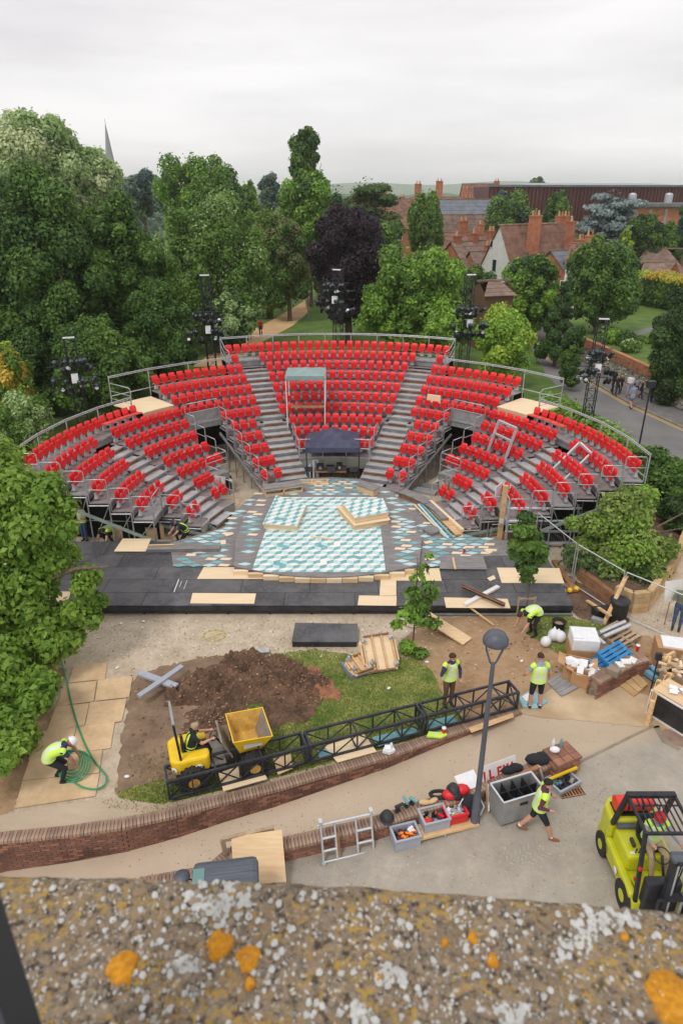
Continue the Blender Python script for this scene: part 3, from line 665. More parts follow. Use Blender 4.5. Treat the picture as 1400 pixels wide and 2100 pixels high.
for s_ in (-1, 1):
    rail_arc(rk(10)+.36, s_*25.4, s_*53.6, zk(10), 1.12, 2.4)
    rail_arc(rk(8)+.36, s_*53.9, s_*91.4, zk(8), 1.12, 1.9)
    a = s_*25.2
    rail_line((PO(rk(11)+.3, a, zk(12)-.4), PO(rk(12)+.3, a, zk(12))), 0, 1.15, mids=(.35, .65))
    rail_line((PO(rk(11)-.5, a, zk(11)), PO(rk(11)+.3, a, zk(11))), 0, 1.1, mids=(.35, .65))
    rail_line((PO(rk(8)+.35, s_*53.8, zk(8)+.44), PO(rk(10)+.3, s_*53.8, zk(8)+.44)), 0, 1.12, mids=(.3, .65))
    for k in range(3, 9):   # row ends
        rail_line((PO(rk(k)-.5, s_*91.4, zk(k)), PO(rk(k)+.28, s_*91.4, zk(k))), 0, 1.0)
    for k in (1, 2): rail_line((PO(rk(k)-.5, s_*82.9, zk(k)), PO(rk(k)+.3, s_*82.9, zk(k))), 0, 1.0)
    rail_line((PO(rk(2)+.3, s_*83.2, zk(3)), PO(rk(2)+.3, s_*91.2, zk(3))), 0, 1.0)
    for k in range(1, 7):   # vomitory sides
        rail_line((PO(rk(k)-.5, s_*34.3, zk(k)), PO(rk(k)+.28, s_*34.3, zk(k))), 0, 1.0)
        if k >= 3: rail_line((PO(rk(k)-.5, s_*44.6, zk(k)), PO(rk(k)+.28, s_*44.6, zk(k))), 0, 1.0)
        else: rail_line((PO(rk(k)-.5, s_*54.5, zk(k)), PO(rk(k)+.28, s_*54.5, zk(k))), 0, 1.0)
    rail_line((PO(rk(3)-.52, s_*44.6, zk(3)), PO(rk(3)-.52, s_*54.3, zk(3))), 0, 1.0, mids=(.4, .7))
    rail_line((PO(rk(7)-.52, s_*34.4, zk(7)), PO(rk(7)-.52, s_*44.5, zk(7))), 0, 1.05, mids=(.55,))
    mb = MB(); sector(mb, rk(7)-.5, rk(7)-.47, s_*34.5, s_*44.4, zk(7)-.35, zk(7)+.55); mb.build('parapet_panel', 'galv_dull', stand, True)
    # centre block edge rails down the undercroft
    for k in (3, 4): rail_line((PO(rk(k)-.5, s_*14.3, zk(k)), PO(rk(k)+.28, s_*14.3, zk(k))), 0, .95, mids=(.5,))
    # sloping edge beams and posts
    for a_, k0, k1 in ((91.7, 3, 8), (83.2, 1, 2), (34.5, 1, 6), (44.2, 3, 6)):
        q0, q1 = PO(rk(k0)-.7, s_*a_, (.12 if k0 == 3 and a_ > 80 else zk(k0)-.5) if k0 > 1 else .1), PO(rk(k1)+.35, s_*a_, zk(k1)-.45)
        MB().bar(q0, q1, .09, .11).build('edge_beam', 'green_steel' if a_ > 80 else 'galv', stand, True)
        for k in range(k0, k1+1):
            MB().tube(PO(rk(k)-.5, s_*a_, 0), PO(rk(k)-.5, s_*a_, zk(k)), .03, 6).build('upright', 'galv_dull', stand, True)
            MB().tube(PO(rk(k)-.5, s_*a_, zk(k)-.12), PO(rk(k)+.3, s_*a_, zk(k)-.12), .03, 6).build('transom', 'galv', stand, True)
            if k > k0: MB().tube(PO(rk(k)-.5, s_*a_, .15), PO(rk(k-1)-.5, s_*a_, zk(k-1)-.1), .018, 5).build('brace', 'galv_dull', stand, True)
    # undercroft scaffold seen through the ends
    for j in range(7):
        a_ = s_*(88-j*4.2)
        for r_ in (6.6, 8.4, 10.2, 12.0): MB().tube(PO(r_, a_, 0), PO(r_, a_, zk(int((r_-5.4)/.841)+1)-.1), .028, 5).build('upright', 'galv_dull', stand, True)
        MB().tube(PO(6.6, a_, .9), PO(12, a_, .9), .02, 5).build('transom', 'galv_dull', stand, True)
    for k in range(3, 9):
        mb = MB(); sector(mb, rk(k)-.5, rk(k)+.34, s_*86.5, s_*86.7, 0, zk(k)-.1); mb.build('side_shade_sheet', 'black_cloth_shade', stand, True)  # added black sheet standing in for the shade inside the stand ends
    # black sheets added at the back to keep the space under the stand dark
    mb = MB(); sector(mb, rk(8)+.42, rk(8)+.46, s_*54, s_*91.5, 0, zk(8)-.1, 0, 2); mb.build('back_shade_sheet', 'black_cloth_shade', stand, True)
    mb = MB(); sector(mb, rk(10)+.42, rk(10)+.46, s_*25, s_*44.3, 0, zk(10)-.1, 0, 2); sector(mb, rk(10)+.42, rk(10)+.46, s_*44.4, s_*54, 0, zk(8)-.1, 0, 2); mb.build('back_shade_sheet', 'black_cloth_shade', stand, True)
mb = MB(); sector(mb, rk(12)+.42, rk(12)+.46, -25, 25, 0, zk(12)-.1, 0, 2); mb.build('back_shade_sheet', 'black_cloth_shade', stand, True)
mb = MB(); sector(mb, rk(3)-.5, rk(3)-.46, -14.2, 14.2, .62, 1.2, 0, 2); mb.build('fascia', 'fascia', stand, True)
rail_arc(rk(3)-.55, -14.0, 14.0, zk(3), .95, 1.2, mids=(.5,))
mb = MB(); sector(mb, rk(4), rk(4)+.04, -14.2, 14.2, 0, 1.3, 0, 2); mb.build('back_shade_sheet', 'black_cloth_shade', stand, True)  # added black sheet that darkens the undercroft
for s_ in (-1, 1):  # camera platforms
    pl = thing('camera_platform', f'pale plywood camera platform at the back of the {"left" if s_ < 0 else "right"} wing', 'platform', PO(12.9, s_*49, 0))
    mb = MB(); sector(mb, rk(8)-.35, rk(10)+.25, s_*44.5, s_*53.6, zk(8)+.40, zk(8)+.44, 0, 3); mb.build('top_board', 'ply_pale', pl, True)
    mb = MB(); sector(mb, rk(8)-.34, rk(8)-.31, s_*44.7, s_*53.4, zk(8)+.02, zk(8)+.395, 0, 3); mb.build('front_board', 'ply', pl, True)
    mb = MB(); sector(mb, rk(8)-.30, rk(10)+.2, s_*44.7, s_*44.9, zk(8)+.02, zk(8)+.395, 0, 9.2); mb.build('side_board', 'ply', pl, True)

# ------------------------------------------------------------------ chairs
def chair_mesh():
    q = MB()
    def shell(w0, w1, z0, z1, y0, y1, th, bulge, nx=4, nzz=3):
        vs_ = []
        for side in (0, 1):
            for j in range(nzz+1):
                t = j/nzz; w = (w0+(w1-w0)*t)*(1 if j < nzz else .82)
                for i in range(nx+1):
                    u = -1+2*i/nx; vs_.append((u*w/2, y0+(y1-y0)*t-bulge*(1-u*u)*(1 if side == 0 else 1)+(th if side == 0 else 0)+(0), z0+(z1-z0)*t))
        f = []; o = (nx+1)*(nzz+1)
        for j in range(nzz):
            for i in range(nx):
                a = j*(nx+1)+i; f.append((a, a+1, a+nx+2, a+nx+1)); f.append((o+a, o+a+nx+1, o+a+nx+2, o+a+1))
        for j in range(nzz): a = j*(nx+1); f.append((a, a+nx+1, o+a+nx+1, o+a)); a += nx; f.append((a, o+a, o+a+nx+1, a+nx+1))
        for i in range(nx): f.append((i, o+i, o+i+1, i+1)); a = nzz*(nx+1)+i; f.append((a, a+1, o+a+1, o+a))
        q.add(vs_, f, 0, True)
    shell(.32, .395, .43, .775, .02, .10, .03, -.03)      # backrest
    return q
def make_chair(open_=False):
    q = chair_mesh()
    me = q.mesh('stadium_seat', 'seat_red')
    s2 = MB()
    if open_: s2.box((0, -.17, .44), (.40, .38, .05), Matrix.Rotation(R(-6), 3, 'X'))
    else:
        for w, z0, z1 in ((.22, .32, .40), (.34, .40, .62), (.28, .62, .66)): s2.box((0, -.09-(z0-.3)*.04, (z0+z1)/2), (w, .055, z1-z0), Matrix.Rotation(R(4), 3, 'X'))
    ms = s2.mesh('seat_pan', 'seat_red_pinkish' if open_ else 'seat_red')
    b_ = MB(); b_.add([(-.10, -.02, .1), (.10, -.02, .1), (.05, .0, .40), (-.05, .0, .40), (-.10, .12, .1), (.10, .12, .1), (.05, .06, .40), (-.05, .06, .40)], [(0, 1, 2, 3), (5, 4, 7, 6), (0, 3, 7, 4), (1, 5, 6, 2)])
    b_.bar((-.22, .02, .38), (.22, .02, .38), .03, .04)
    return me, ms, b_.mesh('bracket', 'bracket_grey')
CM, SM, BM_ = make_chair(); CM2, SM2, BM2 = make_chair(True)
SP = .462
chairs = []
def crow(block, k, a0, a1, ref, stair_side, gap=4, skip=()):
    # a0 is the end nearest the staircase named in ref
    L = abs(a1-a0)*math.pi/180*rk(k); n_ = max(1, int(round(L/SP))+1)
    for i in range(n_):
        if i in skip: continue
        a = a0+(a1-a0)*(i/(n_-1) if n_ > 1 else 0)
        chairs.append((block, k, i, n_, a, ref))
for k in range(3, 13):
    e_ = {12: 23.8, 11: 17.1}.get(k, 16.1 if k >= 9 else 15.9 if k >= 6 else 13.6 if k >= 5 else 13.0)
    crow('centre block', k, -e_, e_, 'its left end', 0)
for s_, nm in ((-1, 'left'), (1, 'right')):
    crow(f'{nm} inner wing', 11, s_*23.4, s_*23.4, 'the inner staircase', 0)
    for k in range(1, 11):
        i0 = {10: 23.4, 9: 23.5, 8: 23.4, 7: 23.5, 6: 23.7}.get(k, 26.6)
        i1 = {10: 43.4, 9: 43.5, 8: 43.0, 7: 64.6, 6: 33.4}.get(k, 32.4 if k in (5,) else 32.9)
        crow(f'{nm} inner wing', k, s_*i0, s_*i1, 'the inner staircase', 0)
    for k in range(1, 7):
        m1 = {6: 65.0, 5: 63.6, 4: 62.2, 3: 62.6, 2: 62.2, 1: 61.0}[k]; m0 = {6: 46, 5: 46.8, 4: 46.3, 3: 45.6, 2: 55.6, 1: 56.2}[k]
        crow(f'{nm} middle wing', k, s_*m1, s_*m0, 'the outer staircase', 0)
        b0 = {6: 72.6, 5: 74.0, 4: 75.2, 3: 75.0, 2: 74.6, 1: 75.4}[k]; b1 = 90.0 if k >= 3 else 81.2
        crow(f'{nm} outer wing', k, s_*b0, s_*b1, 'the outer staircase', 0)
    crow(f'{nm} outer wing', 7, s_*72.4, s_*90.3, 'the outer staircase', 0)
    crow(f'{nm} outer wing', 8, s_*54.6, s_*90.2, 'the platform end', 0)
def chair_pos(c): return PO(rk(c[1]), c[4], zk(c[1]))
cp = Vector((0, 0, CAM_H))
chairs.sort(key=lambda c: (chair_pos(c)-cp).length)
rest = []
for idx, c in enumerate(chairs):
    block, k, i, n_, a, ref = c; p = chair_pos(c); rz = -R(a+AX)
    open_ = (block.endswith('outer wing') and k == 8 and i < 5)
    if idx < 300:
        o = link_mesh('stadium_seat', CM2 if open_ else CM); o.location = p; o.rotation_euler = (random.uniform(-.02, .02), 0, rz+random.uniform(-.035, .035))
        end = 'only seat' if n_ == 1 else f'{ORD[i+1]} seat'
        tag(o, f'red tip-up seat, {block}, {ORD[k]} row up, {end} from {ref}', 'seat', 'red tip-up seats of the grandstand')
        link_mesh('seat_pan', SM2 if open_ else SM, o); link_mesh('bracket', BM2 if open_ else BM_, o)
    else: rest.append((p, rz, open_))
def merge_copies(name, me_list, mats_, places):
    V, F, I, S_ = [], [], [], []; base = 0
    for p, rz, _ in places:
        c_, s__ = math.cos(rz), math.sin(rz)
        for mi, me in enumerate(me_list):
            n_ = len(me.vertices); co = np.empty(n_*3, 'f'); me.vertices.foreach_get('co', co); co = co.reshape(-1, 3)
            w = np.c_[co[:, 0]*c_-co[:, 1]*s__+p.x, co[:, 0]*s__+co[:, 1]*c_+p.y, co[:, 2]+p.z]; V.append(w)
            for f in me.polygons: F.append([v+base for v in f.vertices]); I.append(mi); S_.append(f.use_smooth)
            base += n_
    me = bpy.data.meshes.new(name); me.from_pydata(np.concatenate(V).tolist(), [], F)
    for m_ in mats_: me.materials.append(M[m_])
    me.polygons.foreach_set('material_index', I); me.polygons.foreach_set('use_smooth', S_); me.update(); return link_mesh(name, me)
o = merge_copies('far_stadium_seats', [CM, SM, BM_], ['seat_red', 'seat_red', 'bracket_grey'], rest)
tag(o, 'rows of red tip-up seats in the upper and farther tiers', 'seats', 'red tip-up seats of the grandstand', 'stuff')
print('CHAIRS', len(chairs))
# ================================================================== STAGE
ZD, ZR, ZS = .40, .43, .62
stage = thing('stage_deck', 'wide black stage deck patched with bare plywood sheets', 'stage', (-.8, 22, 0))
xl, xr = -11.6, 7.95
ysr = [19.78, 20.62, 21.50, 22.42, 23.4, 24.5]
PLY = {(0, 0): 0}
def deckx(x, y): return x
for r_ in range(5):
    y0, y1 = ysr[r_], ysr[r_+1]; x = xl+(r_ % 2)*.9; first = True; k = 0
    xs_ = [xl]; x = xl+(.7 if r_ % 2 else 2.3)
    while x < xr-.5: xs_.append(x); x += 2.44
    xs_.append(xr)
    for i in range(len(xs_)-1):
        q = MB().prism([(xs_[i]+.008, y0+.008), (xs_[i+1]-.008, y0+.008), (xs_[i+1]-.008, y1-.008), (xs_[i]+.008, y1-.008)], ZD-.03, ZD+random.uniform(-.002, .002))
        q.build('deck_board', 'stage_black', stage, True)
MB().bb(xl+.02, xr-.02, 19.83, 24.45, .06, ZD-.035).build('deck_frame', 'black_paint', stage, True)
for i in range(14):
    x = xl+.4+i*1.45; MB().bb(x, x+.06, 19.84, 19.9, 0, .2).build('leg', 'black_metal', stage, True)
MB().bb(xl, xr, 19.76, 19.80, .20, .36).build('front_fascia', 'black_paint', stage, True)
MB().bb(3.2, xr, 19.70, 19.76, .05, .11).build('front_rail', 'galv_dull', stage, True)
def quad(name, pts_px, z, th, m, parent=None, **k):
    q = MB(); pts = [P(x, y, z) for x, y in pts_px]; q.prism([(p.x, p.y) for p in pts], z-th, z)
    return q.build(name, m, parent, parent is not None, **k)
for pts in ([(418, 1163), (512, 1163), (562, 1187), (404, 1187)], [(395, 1216), (525, 1217), (521, 1238), (390, 1237)], [(736, 1221), (813, 1222), (812, 1242), (733, 1241)],
            [(780, 1190), (812, 1190), (812, 1221), (778, 1221)], [(790, 1168), (900, 1165), (905, 1191), (780, 1190)], [(1018, 1164), (1146, 1165), (1156, 1196), (1028, 1195)],
            [(910, 1225), (1040, 1228), (1046, 1247), (914, 1246)], [(90, 1213), (145, 1213), (140, 1236), (84, 1235)]):
    quad('plywood_panel', pts, ZD+.008, .01, 'ply_pale', stage)
# grey patterned apron and raised round stage
round_ = thing('round_stage', 'raised round stage painted with teal and white tumbling cubes', 'stage', (-.8, 25, 0))
apron = [(-6.35, 22.45), (-6.9, 24.3), (-6.3, 24.75), (-4.95, 25.7), (-4.7, 27.4), (-4.1, 29.0), (-2.6, 30.6), (-.5, 31.0), (1.6, 30.6), (3.0, 28.7), (3.9, 27.2), (4.5, 26.0), (5.2, 24.9), (6.9, 24.45), (6.75, 23.3), (5.3, 23.2), (5.5, 22.45)]
MB().prism(apron, 0, ZR).build('apron', 'stage_grey', round_, True)
arc_x = lambda t: -4.0+6.9*t
front = [(arc_x(i/24), 21.33+.0615*(arc_x(i/24)+.62)**2*1.15) for i in range(25)]
disc = front+[(3.2, 24.2), (3.0, 27.0), (2.2, 29.4), (.8, 30.6), (-.6, 30.8), (-2.0, 30.6), (-3.4, 29.6), (-4.1, 27.2), (-4.25, 24.4)]
MB().prism(disc, ZR+.001, ZS-.02).build('disc_body', 'stage_grey', round_, True)
MB().prism([(x, y+.0) for x, y in disc], ZS-.018, ZS).build('disc_top', 'stage_grey', round_, True)
for i in range(24):   # stepped plywood blocks under the curved front
    if i % 2: continue
    a, b_ = front[i], front[min(i+2, 24)]; ym = min(a[1], b_[1])-.07-.012*abs(i-12)/12
    MB().bb(a[0]+.01, b_[0]-.01, ym, ym+.14, ZD-.02, ZS-.05).build('facing_block', 'ply' if i % 4 else 'ply_pale', round_, True)
def clip(poly, region):
    out = list(poly); n_ = len(region)
    for i in range(n_):
        a, b_ = region[i], region[(i+1) % n_]; inp = out; out = []
        f = lambda p: (b_[0]-a[0])*(p[1]-a[1])-(b_[1]-a[1])*(p[0]-a[0])
        for j in range(len(inp)):
            p, q = inp[j-1], inp[j]; fp, fq = f(p), f(q)
            if (fp >= 0) != (fq >= 0): t = fp/(fp-fq); out.append((p[0]+(q[0]-p[0])*t, p[1]+(q[1]-p[1])*t))
            if fq >= 0: out.append(q)
        if not out: return []
    return out
def cubes(name, region, z, parent, w=.50, pv=.36, ang=0.0, c=(0, 0), rs=0):
    q = MB(); rr = random.Random(rs); h = pv*2/3; ca, sa = math.cos(ang), math.sin(ang)
    for j in range(-40, 40):
        for i in range(-30, 30):
            x, y = i*w+(w/2 if j % 2 else 0), j*pv
            top = [(x, y+h), (x-w/2, y+h/2), (x, y), (x+w/2, y+h/2)]; lf = [(x-w/2, y+h/2), (x-w/2, y-h/2), (x, y-h), (x, y)]; rt = [(x, y), (x, y-h), (x+w/2, y-h/2), (x+w/2, y+h/2)]
            for k_, poly in ((0, top), (1, lf), (2, rt)):
                poly = [(c[0]+a*ca-b_*sa, c[1]+a*sa+b_*ca) for a, b_ in poly]; cl = clip(poly, region)
                if len(cl) > 2: q.add([(a, b_, z) for a, b_ in cl], [tuple(range(len(cl)))], k_ if rr.random() > .04 else rr.randrange(3))
    return q.build(name, ['tile_white', 'tile_pale', 'tile_teal'], parent, True)
reg = [(x, y+.03) for x, y in front if -3.3 <= x <= 1.62]
reg = [(-3.3, reg[0][1])]+reg[1:]+[(1.62, reg[-1][1]), (1.62, 28.4), (-2.95, 28.4)]
cubes('painted_cubes', reg, ZS+.004, round_, c=(-.8, 25))
for a, b_ in (((-3.36, 21.8), (-3.0, 28.4)), ((1.72, 21.75), (1.72, 28.4))):
    MB().bar((a[0], a[1], ZS+.008), (b_[0], b_[1], ZS+.008), .13, .01).build('edge_strip', 'stage_grey', round_, True)
def rhombs(name, n_, boxf, z, parent, seed, ok):
    rr = random.Random(seed); q = MB(); cells = [(i, j) for j in range(-3, 44) for i in range(-30, 30)]
    for i, j in cells:
        x, y = -.8+i*.56+(.28 if j % 2 else 0), 21.3+j*.24
        if not ok(x, y) or rr.random() > n_: continue
        w, h = .30, .13; t = rr.random(); mi = 0 if t < .45 else 1 if t < .8 else 2
        if mi == 2: q.add([(x-w*.8, y-.06, z), (x+w*.5, y-.1, z), (x+w*.8, y+.08, z), (x-w*.5, y+.12, z)], [(0, 1, 2, 3)], 2)
        else: q.add([(x-w, y, z), (x, y-h, z), (x+w, y, z), (x, y+h, z)], [(0, 1, 2, 3)], mi)
    return tag(q.build(name, ['tile_pale', 'tile_teal', 'tile_wood'], parent, True), kind='stuff')
def inpoly(x, y, pl):
    c = False; j = len(pl)-1
    for i in range(len(pl)):
        if (pl[i][1] > y) != (pl[j][1] > y) and x < (pl[j][0]-pl[i][0])*(y-pl[i][1])/(pl[j][1]-pl[i][1])+pl[i][0]: c = not c
        j = i
    return c
rhombs('painted_rhombs', .8, None, ZR+.005, round_, 3, lambda x, y: inpoly(x, y, apron) and not inpoly(x, y, [(p[0]*1.07, p[1]) for p in disc]) and x > -6.4 and x < 6.2)
rhombs('painted_rhombs', .85, None, ZS+.005, round_, 4, lambda x, y: inpoly(x, y, [(-.6+(p[0]+.6)*.94, 25.5+(p[1]-25.5)*.97) for p in disc]) and (x < -3.55 or x > 2.0 or y > 28.7))
for i in range(12): pass
loose = [(392, 1138), (470, 1096), (505, 1060), (1000, 1130), (940, 1098), (878, 1112), (962, 1082), (458, 1112)]
for i, (x, y) in enumerate(loose):
    p = P(x, y, ZR+.02); single('loose_tile', MB().box((0, 0, .005), (.36, .2, .012)), 'tile_wood', ['bare wood tile at the left end of the grey apron', 'bare wood tile on the apron below the left rostrum side', 'bare wood tile beside the curved left apron edge', 'bare wood tile near the red cup on the right apron', 'bare wood tile beside the offcut of grey board', 'bare wood tile in the middle of the right apron', 'bare wood tile by the ends of the long teal boards', 'bare wood tile next to the long dark beam on the left'][i], 'tile', 'loose floor tiles', loc=p, rz=i*.7)
# rostra
def rost(name, label, top_px, z1, z0, pat_seed, legs=False):
    pts = [P(x, y, z1) for x, y in top_px]; c = sum(pts, Vector())/4
    t = thing(name, label, 'rostrum', (c.x, c.y, z0))
    poly = [(p.x, p.y) for p in pts]
    if sum(poly[i][0]*poly[(i+1) % 4][1]-poly[(i+1) % 4][0]*poly[i][1] for i in range(4)) < 0: poly = poly[::-1]
    MB().prism(poly, z1-.10, z1-.012).build('frame', 'ply', t, True)
    MB().prism([(c.x+(x-c.x)*1.012, c.y+(y-c.y)*1.012) for x, y in poly], z1-.011, z1).build('top_board', 'tile_white', t, True)
    if z1-.12 > z0+.03:
        MB().prism([(c.x+(x-c.x)*.97, c.y+(y-c.y)*.97) for x, y in poly], z0, z1-.103).build('base_box', 'ply_pale', t, True)
    cubes('painted_cubes', poly, z1+.004, t, ang=R(30), c=(c.x, c.y), w=.48, pv=.32, rs=pat_seed)
    return t
rost('rostrum', 'low square rostrum painted with cubes on the left of the stage', [(566, 1016), (628, 1034), (608, 1079), (539, 1074)], ZS+.25, ZS+.002, 1)
rost('rostrum', 'square rostrum painted with cubes, propped on a skewed box', [(700, 1030), (784, 1021), (797, 1050), (728, 1062)], ZS+.50, ZS+.26, 2)
bx = thing('skewed_box', 'bare plywood box sitting skewed beneath the raised painted rostrum', 'box', P(750, 1070, ZS))
quad('top_board', [(690, 1038), (780, 1030), (800, 1066), (726, 1078)], ZS+.24, .02, 'ply_pale', bx)
q = MB(); pts = [P(x, y, ZS+.22) for x, y in [(692, 1040), (780, 1032), (797, 1066), (727, 1078)]]; q.prism([(p.x, p.y) for p in pts], ZS+.004, ZS+.218); q.build('side', 'ply', bx, True)
# curved benches and boards on the stage
def arcbench(label, a0, a1, r0, r1, z0, z1, m='stage_grey', cx=CX, cy=CY+.3, seg=5):
    t = thing('curved_bench', label, 'bench', (cx+r0*math.sin(R((a0+a1)/2)), cy+r0*math.cos(R((a0+a1)/2)), 0), 0, 'curved stage benches')
    pt = lambda r, a: (cx+r*math.sin(R(a)), cy+r*math.cos(R(a)))
    q = MB(); s_ = MB()
    for i in range(seg):
        b0, b1 = a0+(a1-a0)*i/seg, a0+(a1-a0)*(i+1)/seg
        q.prism([pt(r0, b0), pt(r1, b0), pt(r1, b1), pt(r0, b1)], z1-.04, z1); s_.prism([pt(r0+.04, b0), pt(r1-.04, b0), pt(r1-.04, b1), pt(r0+.04, b1)], z0, z1-.041)
    q.build('top_board', m, t, True); s_.build('side', 'timber_brown' if z1-z0 < .3 else 'ply', t, True); return t
arcbench('dark curved bench section at the right edge of the stage, farther one', 40, 60, 4.75, 5.3, ZR, ZR+.25)
arcbench('dark curved bench section at the right edge of the stage, nearer one', 60.8, 80, 4.75, 5.3, ZR, ZR+.25)
def boxthing(name, label, cat, c, sz, rz, m, group=None, bevel=0):
    return single(name, MB().box((0, 0, sz[2]/2), sz), m, label, cat, group, bevel=bevel, loc=c, rz=rz)
def crate_open(name, label, cat, c, sz, rz, m, inner='black_paint', group=None, th=.03):
    t = thing(name, label, cat, c, rz, group); x, y, z = sz
    q = MB().bb(-x/2, x/2, -y/2, -y/2+th, 0, z).bb(-x/2, x/2, y/2-th, y/2, 0, z).bb(-x/2, -x/2+th, -y/2+th, y/2-th, 0, z).bb(x/2-th, x/2, -y/2+th, y/2-th, 0, z); q.build('side_wall', m, t)
    MB().bb(-x/2+th, x/2-th, -y/2+th, y/2-th, .01, .05).build('base', inner, t); return t
t = thing('bench_frame', 'upturned grey topped bench with open plywood frame, left of stage', 'bench', P(580, 1010, ZS), .35)
MB().bb(-.9, .9, -.3, .3, .36, .40).build('top_board', 'stage_grey', t); MB().bb(-.88, .88, -.28, -.24, 0, .12).bb(-.88, .88, -.28, -.24, .28, .36).bb(-.88, -.84, -.24, .24, 0, .36).bb(.84, .88, -.24, .24, 0, .36).bb(-.05, .0, -.28, .24, 0, .36).build('frame', 'ply', t)
t = thing('timber_tray', 'open timber frame with two dark bays behind the round stage', 'frame', P(640, 997, ZR), .1)
MB().bb(-.75, .75, -.2, -.15, 0, .28).bb(-.75, .75, .15, .2, 0, .28).bb(-.75, -.7, -.15, .15, 0, .28).bb(.7, .75, -.15, .15, 0, .28).bb(-.03, .03, -.15, .15, 0, .28).build('frame', 'ply', t); MB().bb(-.7, .7, -.15, .15, .02, .05).build('base', 'black_paint', t)
t = thing('wedge_block', 'grey topped wedge shaped bench end behind the right rostrum', 'bench', P(752, 1010, ZS), -.5)
MB().prism([(-.6, -.05), (.5, -.35), (.6, .1), (-.5, .3)], .3, .34).build('top_board', 'stage_grey', t); MB().prism([(-.55, 0), (.45, -.3), (.55, .05), (-.45, .25)], 0, .299).build('side', 'ply', t)
boxthing('grey_slab', 'small square grey slab lying on the right of the apron', 'slab', P(886, 1090, ZR+.02), (.62, .55, .1), .6, 'stage_grey')
def plank(name, label, cat, a, b_, w, h, m, group=None):
    a = Vector(a); b_ = Vector(b_); q = MB(); q.bar(a-a, b_-a, w, h); return single(name, q, m, label, cat, group, loc=a)
def plk(name, label, cat, pa, pb, z, w, h, m, group=None, z2=None): return plank(name, label, cat, P(*pa, z), P(*pb, z2 if z2 is not None else z), w, h, m, group)
plk('long_board', 'long pale timber beam, outermost of the boards at the right of stage', 'board', (882, 1028), (948, 1088), .62, .13, .13, 'ply_pale')
plk('long_board', 'wide pale timber board between the teal boards and the outer beam', 'board', (873, 1030), (940, 1096), .55, .30, .05, 'timber')
plk('long_board', 'teal painted narrow board, upper of two lying side by side', 'board', (862, 1032), (926, 1100), .55, .09, .06, 'tile_teal')
plk('long_board', 'teal painted narrow board nearest the grey slab', 'board', (857, 1034), (918, 1103), .55, .09, .05, 'tile_pale')
plk('long_board', 'narrow pale batten resting along the teal boards', 'board', (850, 1036), (912, 1100), .52, .06, .05, 'ply_pale')
plk('timber_offcut', 'pale batten lying in the middle of the painted cubes', 'offcut', (638, 1100), (684, 1106), ZS+.03, .07, .04, 'ply_pale')
plk('long_beam', 'long dark brown beam lying across the left of the deck', 'beam', (303, 1126), (452, 1124), ZD+.10, .34, .14, 'stage_grey')
plk('timber_strip', 'thin brown batten lying before the long dark beam', 'strip', (366, 1137), (424, 1136), ZD+.03, .08, .03, 'timber_brown')
plk('timber_strip', 'thin pinkish batten lying on top of the dark beam', 'strip', (306, 1118), (358, 1117), ZD+.2, .07, .03, 'timber')
plk('timber_strip', 'short pale batten lying on the grey board right of stage', 'strip', (928, 1144), (933, 1167), ZR+.05, .08, .04, 'timber')
single('plywood_sheet', MB().prism([(p.x, p.y) for p in [P(252, 1104, ZD+.06), P(310, 1104, ZD+.06), P(299, 1130, ZD+.06), P(234, 1130, ZD+.06)]], ZD+.03, ZD+.05), 'ply_pale', 'pale plywood sheet lying on the left end of the black deck', 'sheet')
single('grey_board', MB().prism([(p.x, p.y) for p in [P(905, 1142, ZD+.02), P(990, 1142, ZD+.02), P(998, 1169, ZD+.02), P(900, 1168, ZD+.02)]], ZR+.008, ZR+.03), 'stage_grey', 'dark grey board lying flat on the right of the deck', 'board')
single('paper_scrap', MB().prism([(p.x, p.y) for p in [P(998, 1186, ZD), P(1012, 1180, ZD), P(1016, 1187, ZD), P(1004, 1192, ZD)]], ZD+.006, ZD+.012), 'tile_wood', 'small square of bare wood on the black deck right of centre', 'offcut')
for i, (a, b_) in enumerate([((367, 1188), (357, 1214)), ((373, 1192), (368, 1204)), ((384, 1190), (377, 1208))]):
    p, q_ = P(*a, ZD+.006), P(*b_, ZD+.006); single('chalk_line', MB().bar((0, 0, 0), q_-p, .03 if i == 0 else .015, .004), 'cloth_white', ['long white chalk line on the black deck left of centre', 'short middle chalk mark on the black deck', 'faint right chalk mark on the black deck'][i], 'line', 'chalk lines on the deck', loc=tuple(p))
# steel cross and grey cross
t = thing('steel_cross', 'crossed rusty and white steel channels lying on the front of the deck', 'steel', P(992, 1223, ZD))
MB().bar(P(952, 1240, ZD+.06), P(1021, 1203, ZD+.06), .16, .08).build('pale_channel', 'white_paint', t, True); MB().bar(P(947, 1202, ZD+.16), P(1033, 1240, ZD+.16), .15, .09).build('rusty_channel', 'timber_brown', t, True)
for dd in (-.08, .08): MB().bar(P(947, 1202, ZD+.2)+Vector((0, dd, 0)), P(1033, 1240, ZD+.2)+Vector((0, dd, 0)), .02, .05).build('channel_flange', 'black_metal', t, True)
t = thing('grey_cross', 'grey painted timber cross lying on the soil by the plywood path', 'cross', P(327, 1396, .3))
MB().bar(P(287, 1380, .32), P(362, 1408, .32), .22, .07).build('arm', 'crate_grey', t, True); MB().bar(P(285, 1428, .39), P(374, 1366, .39), .17, .07).build('arm', 'crate_grey', t, True)
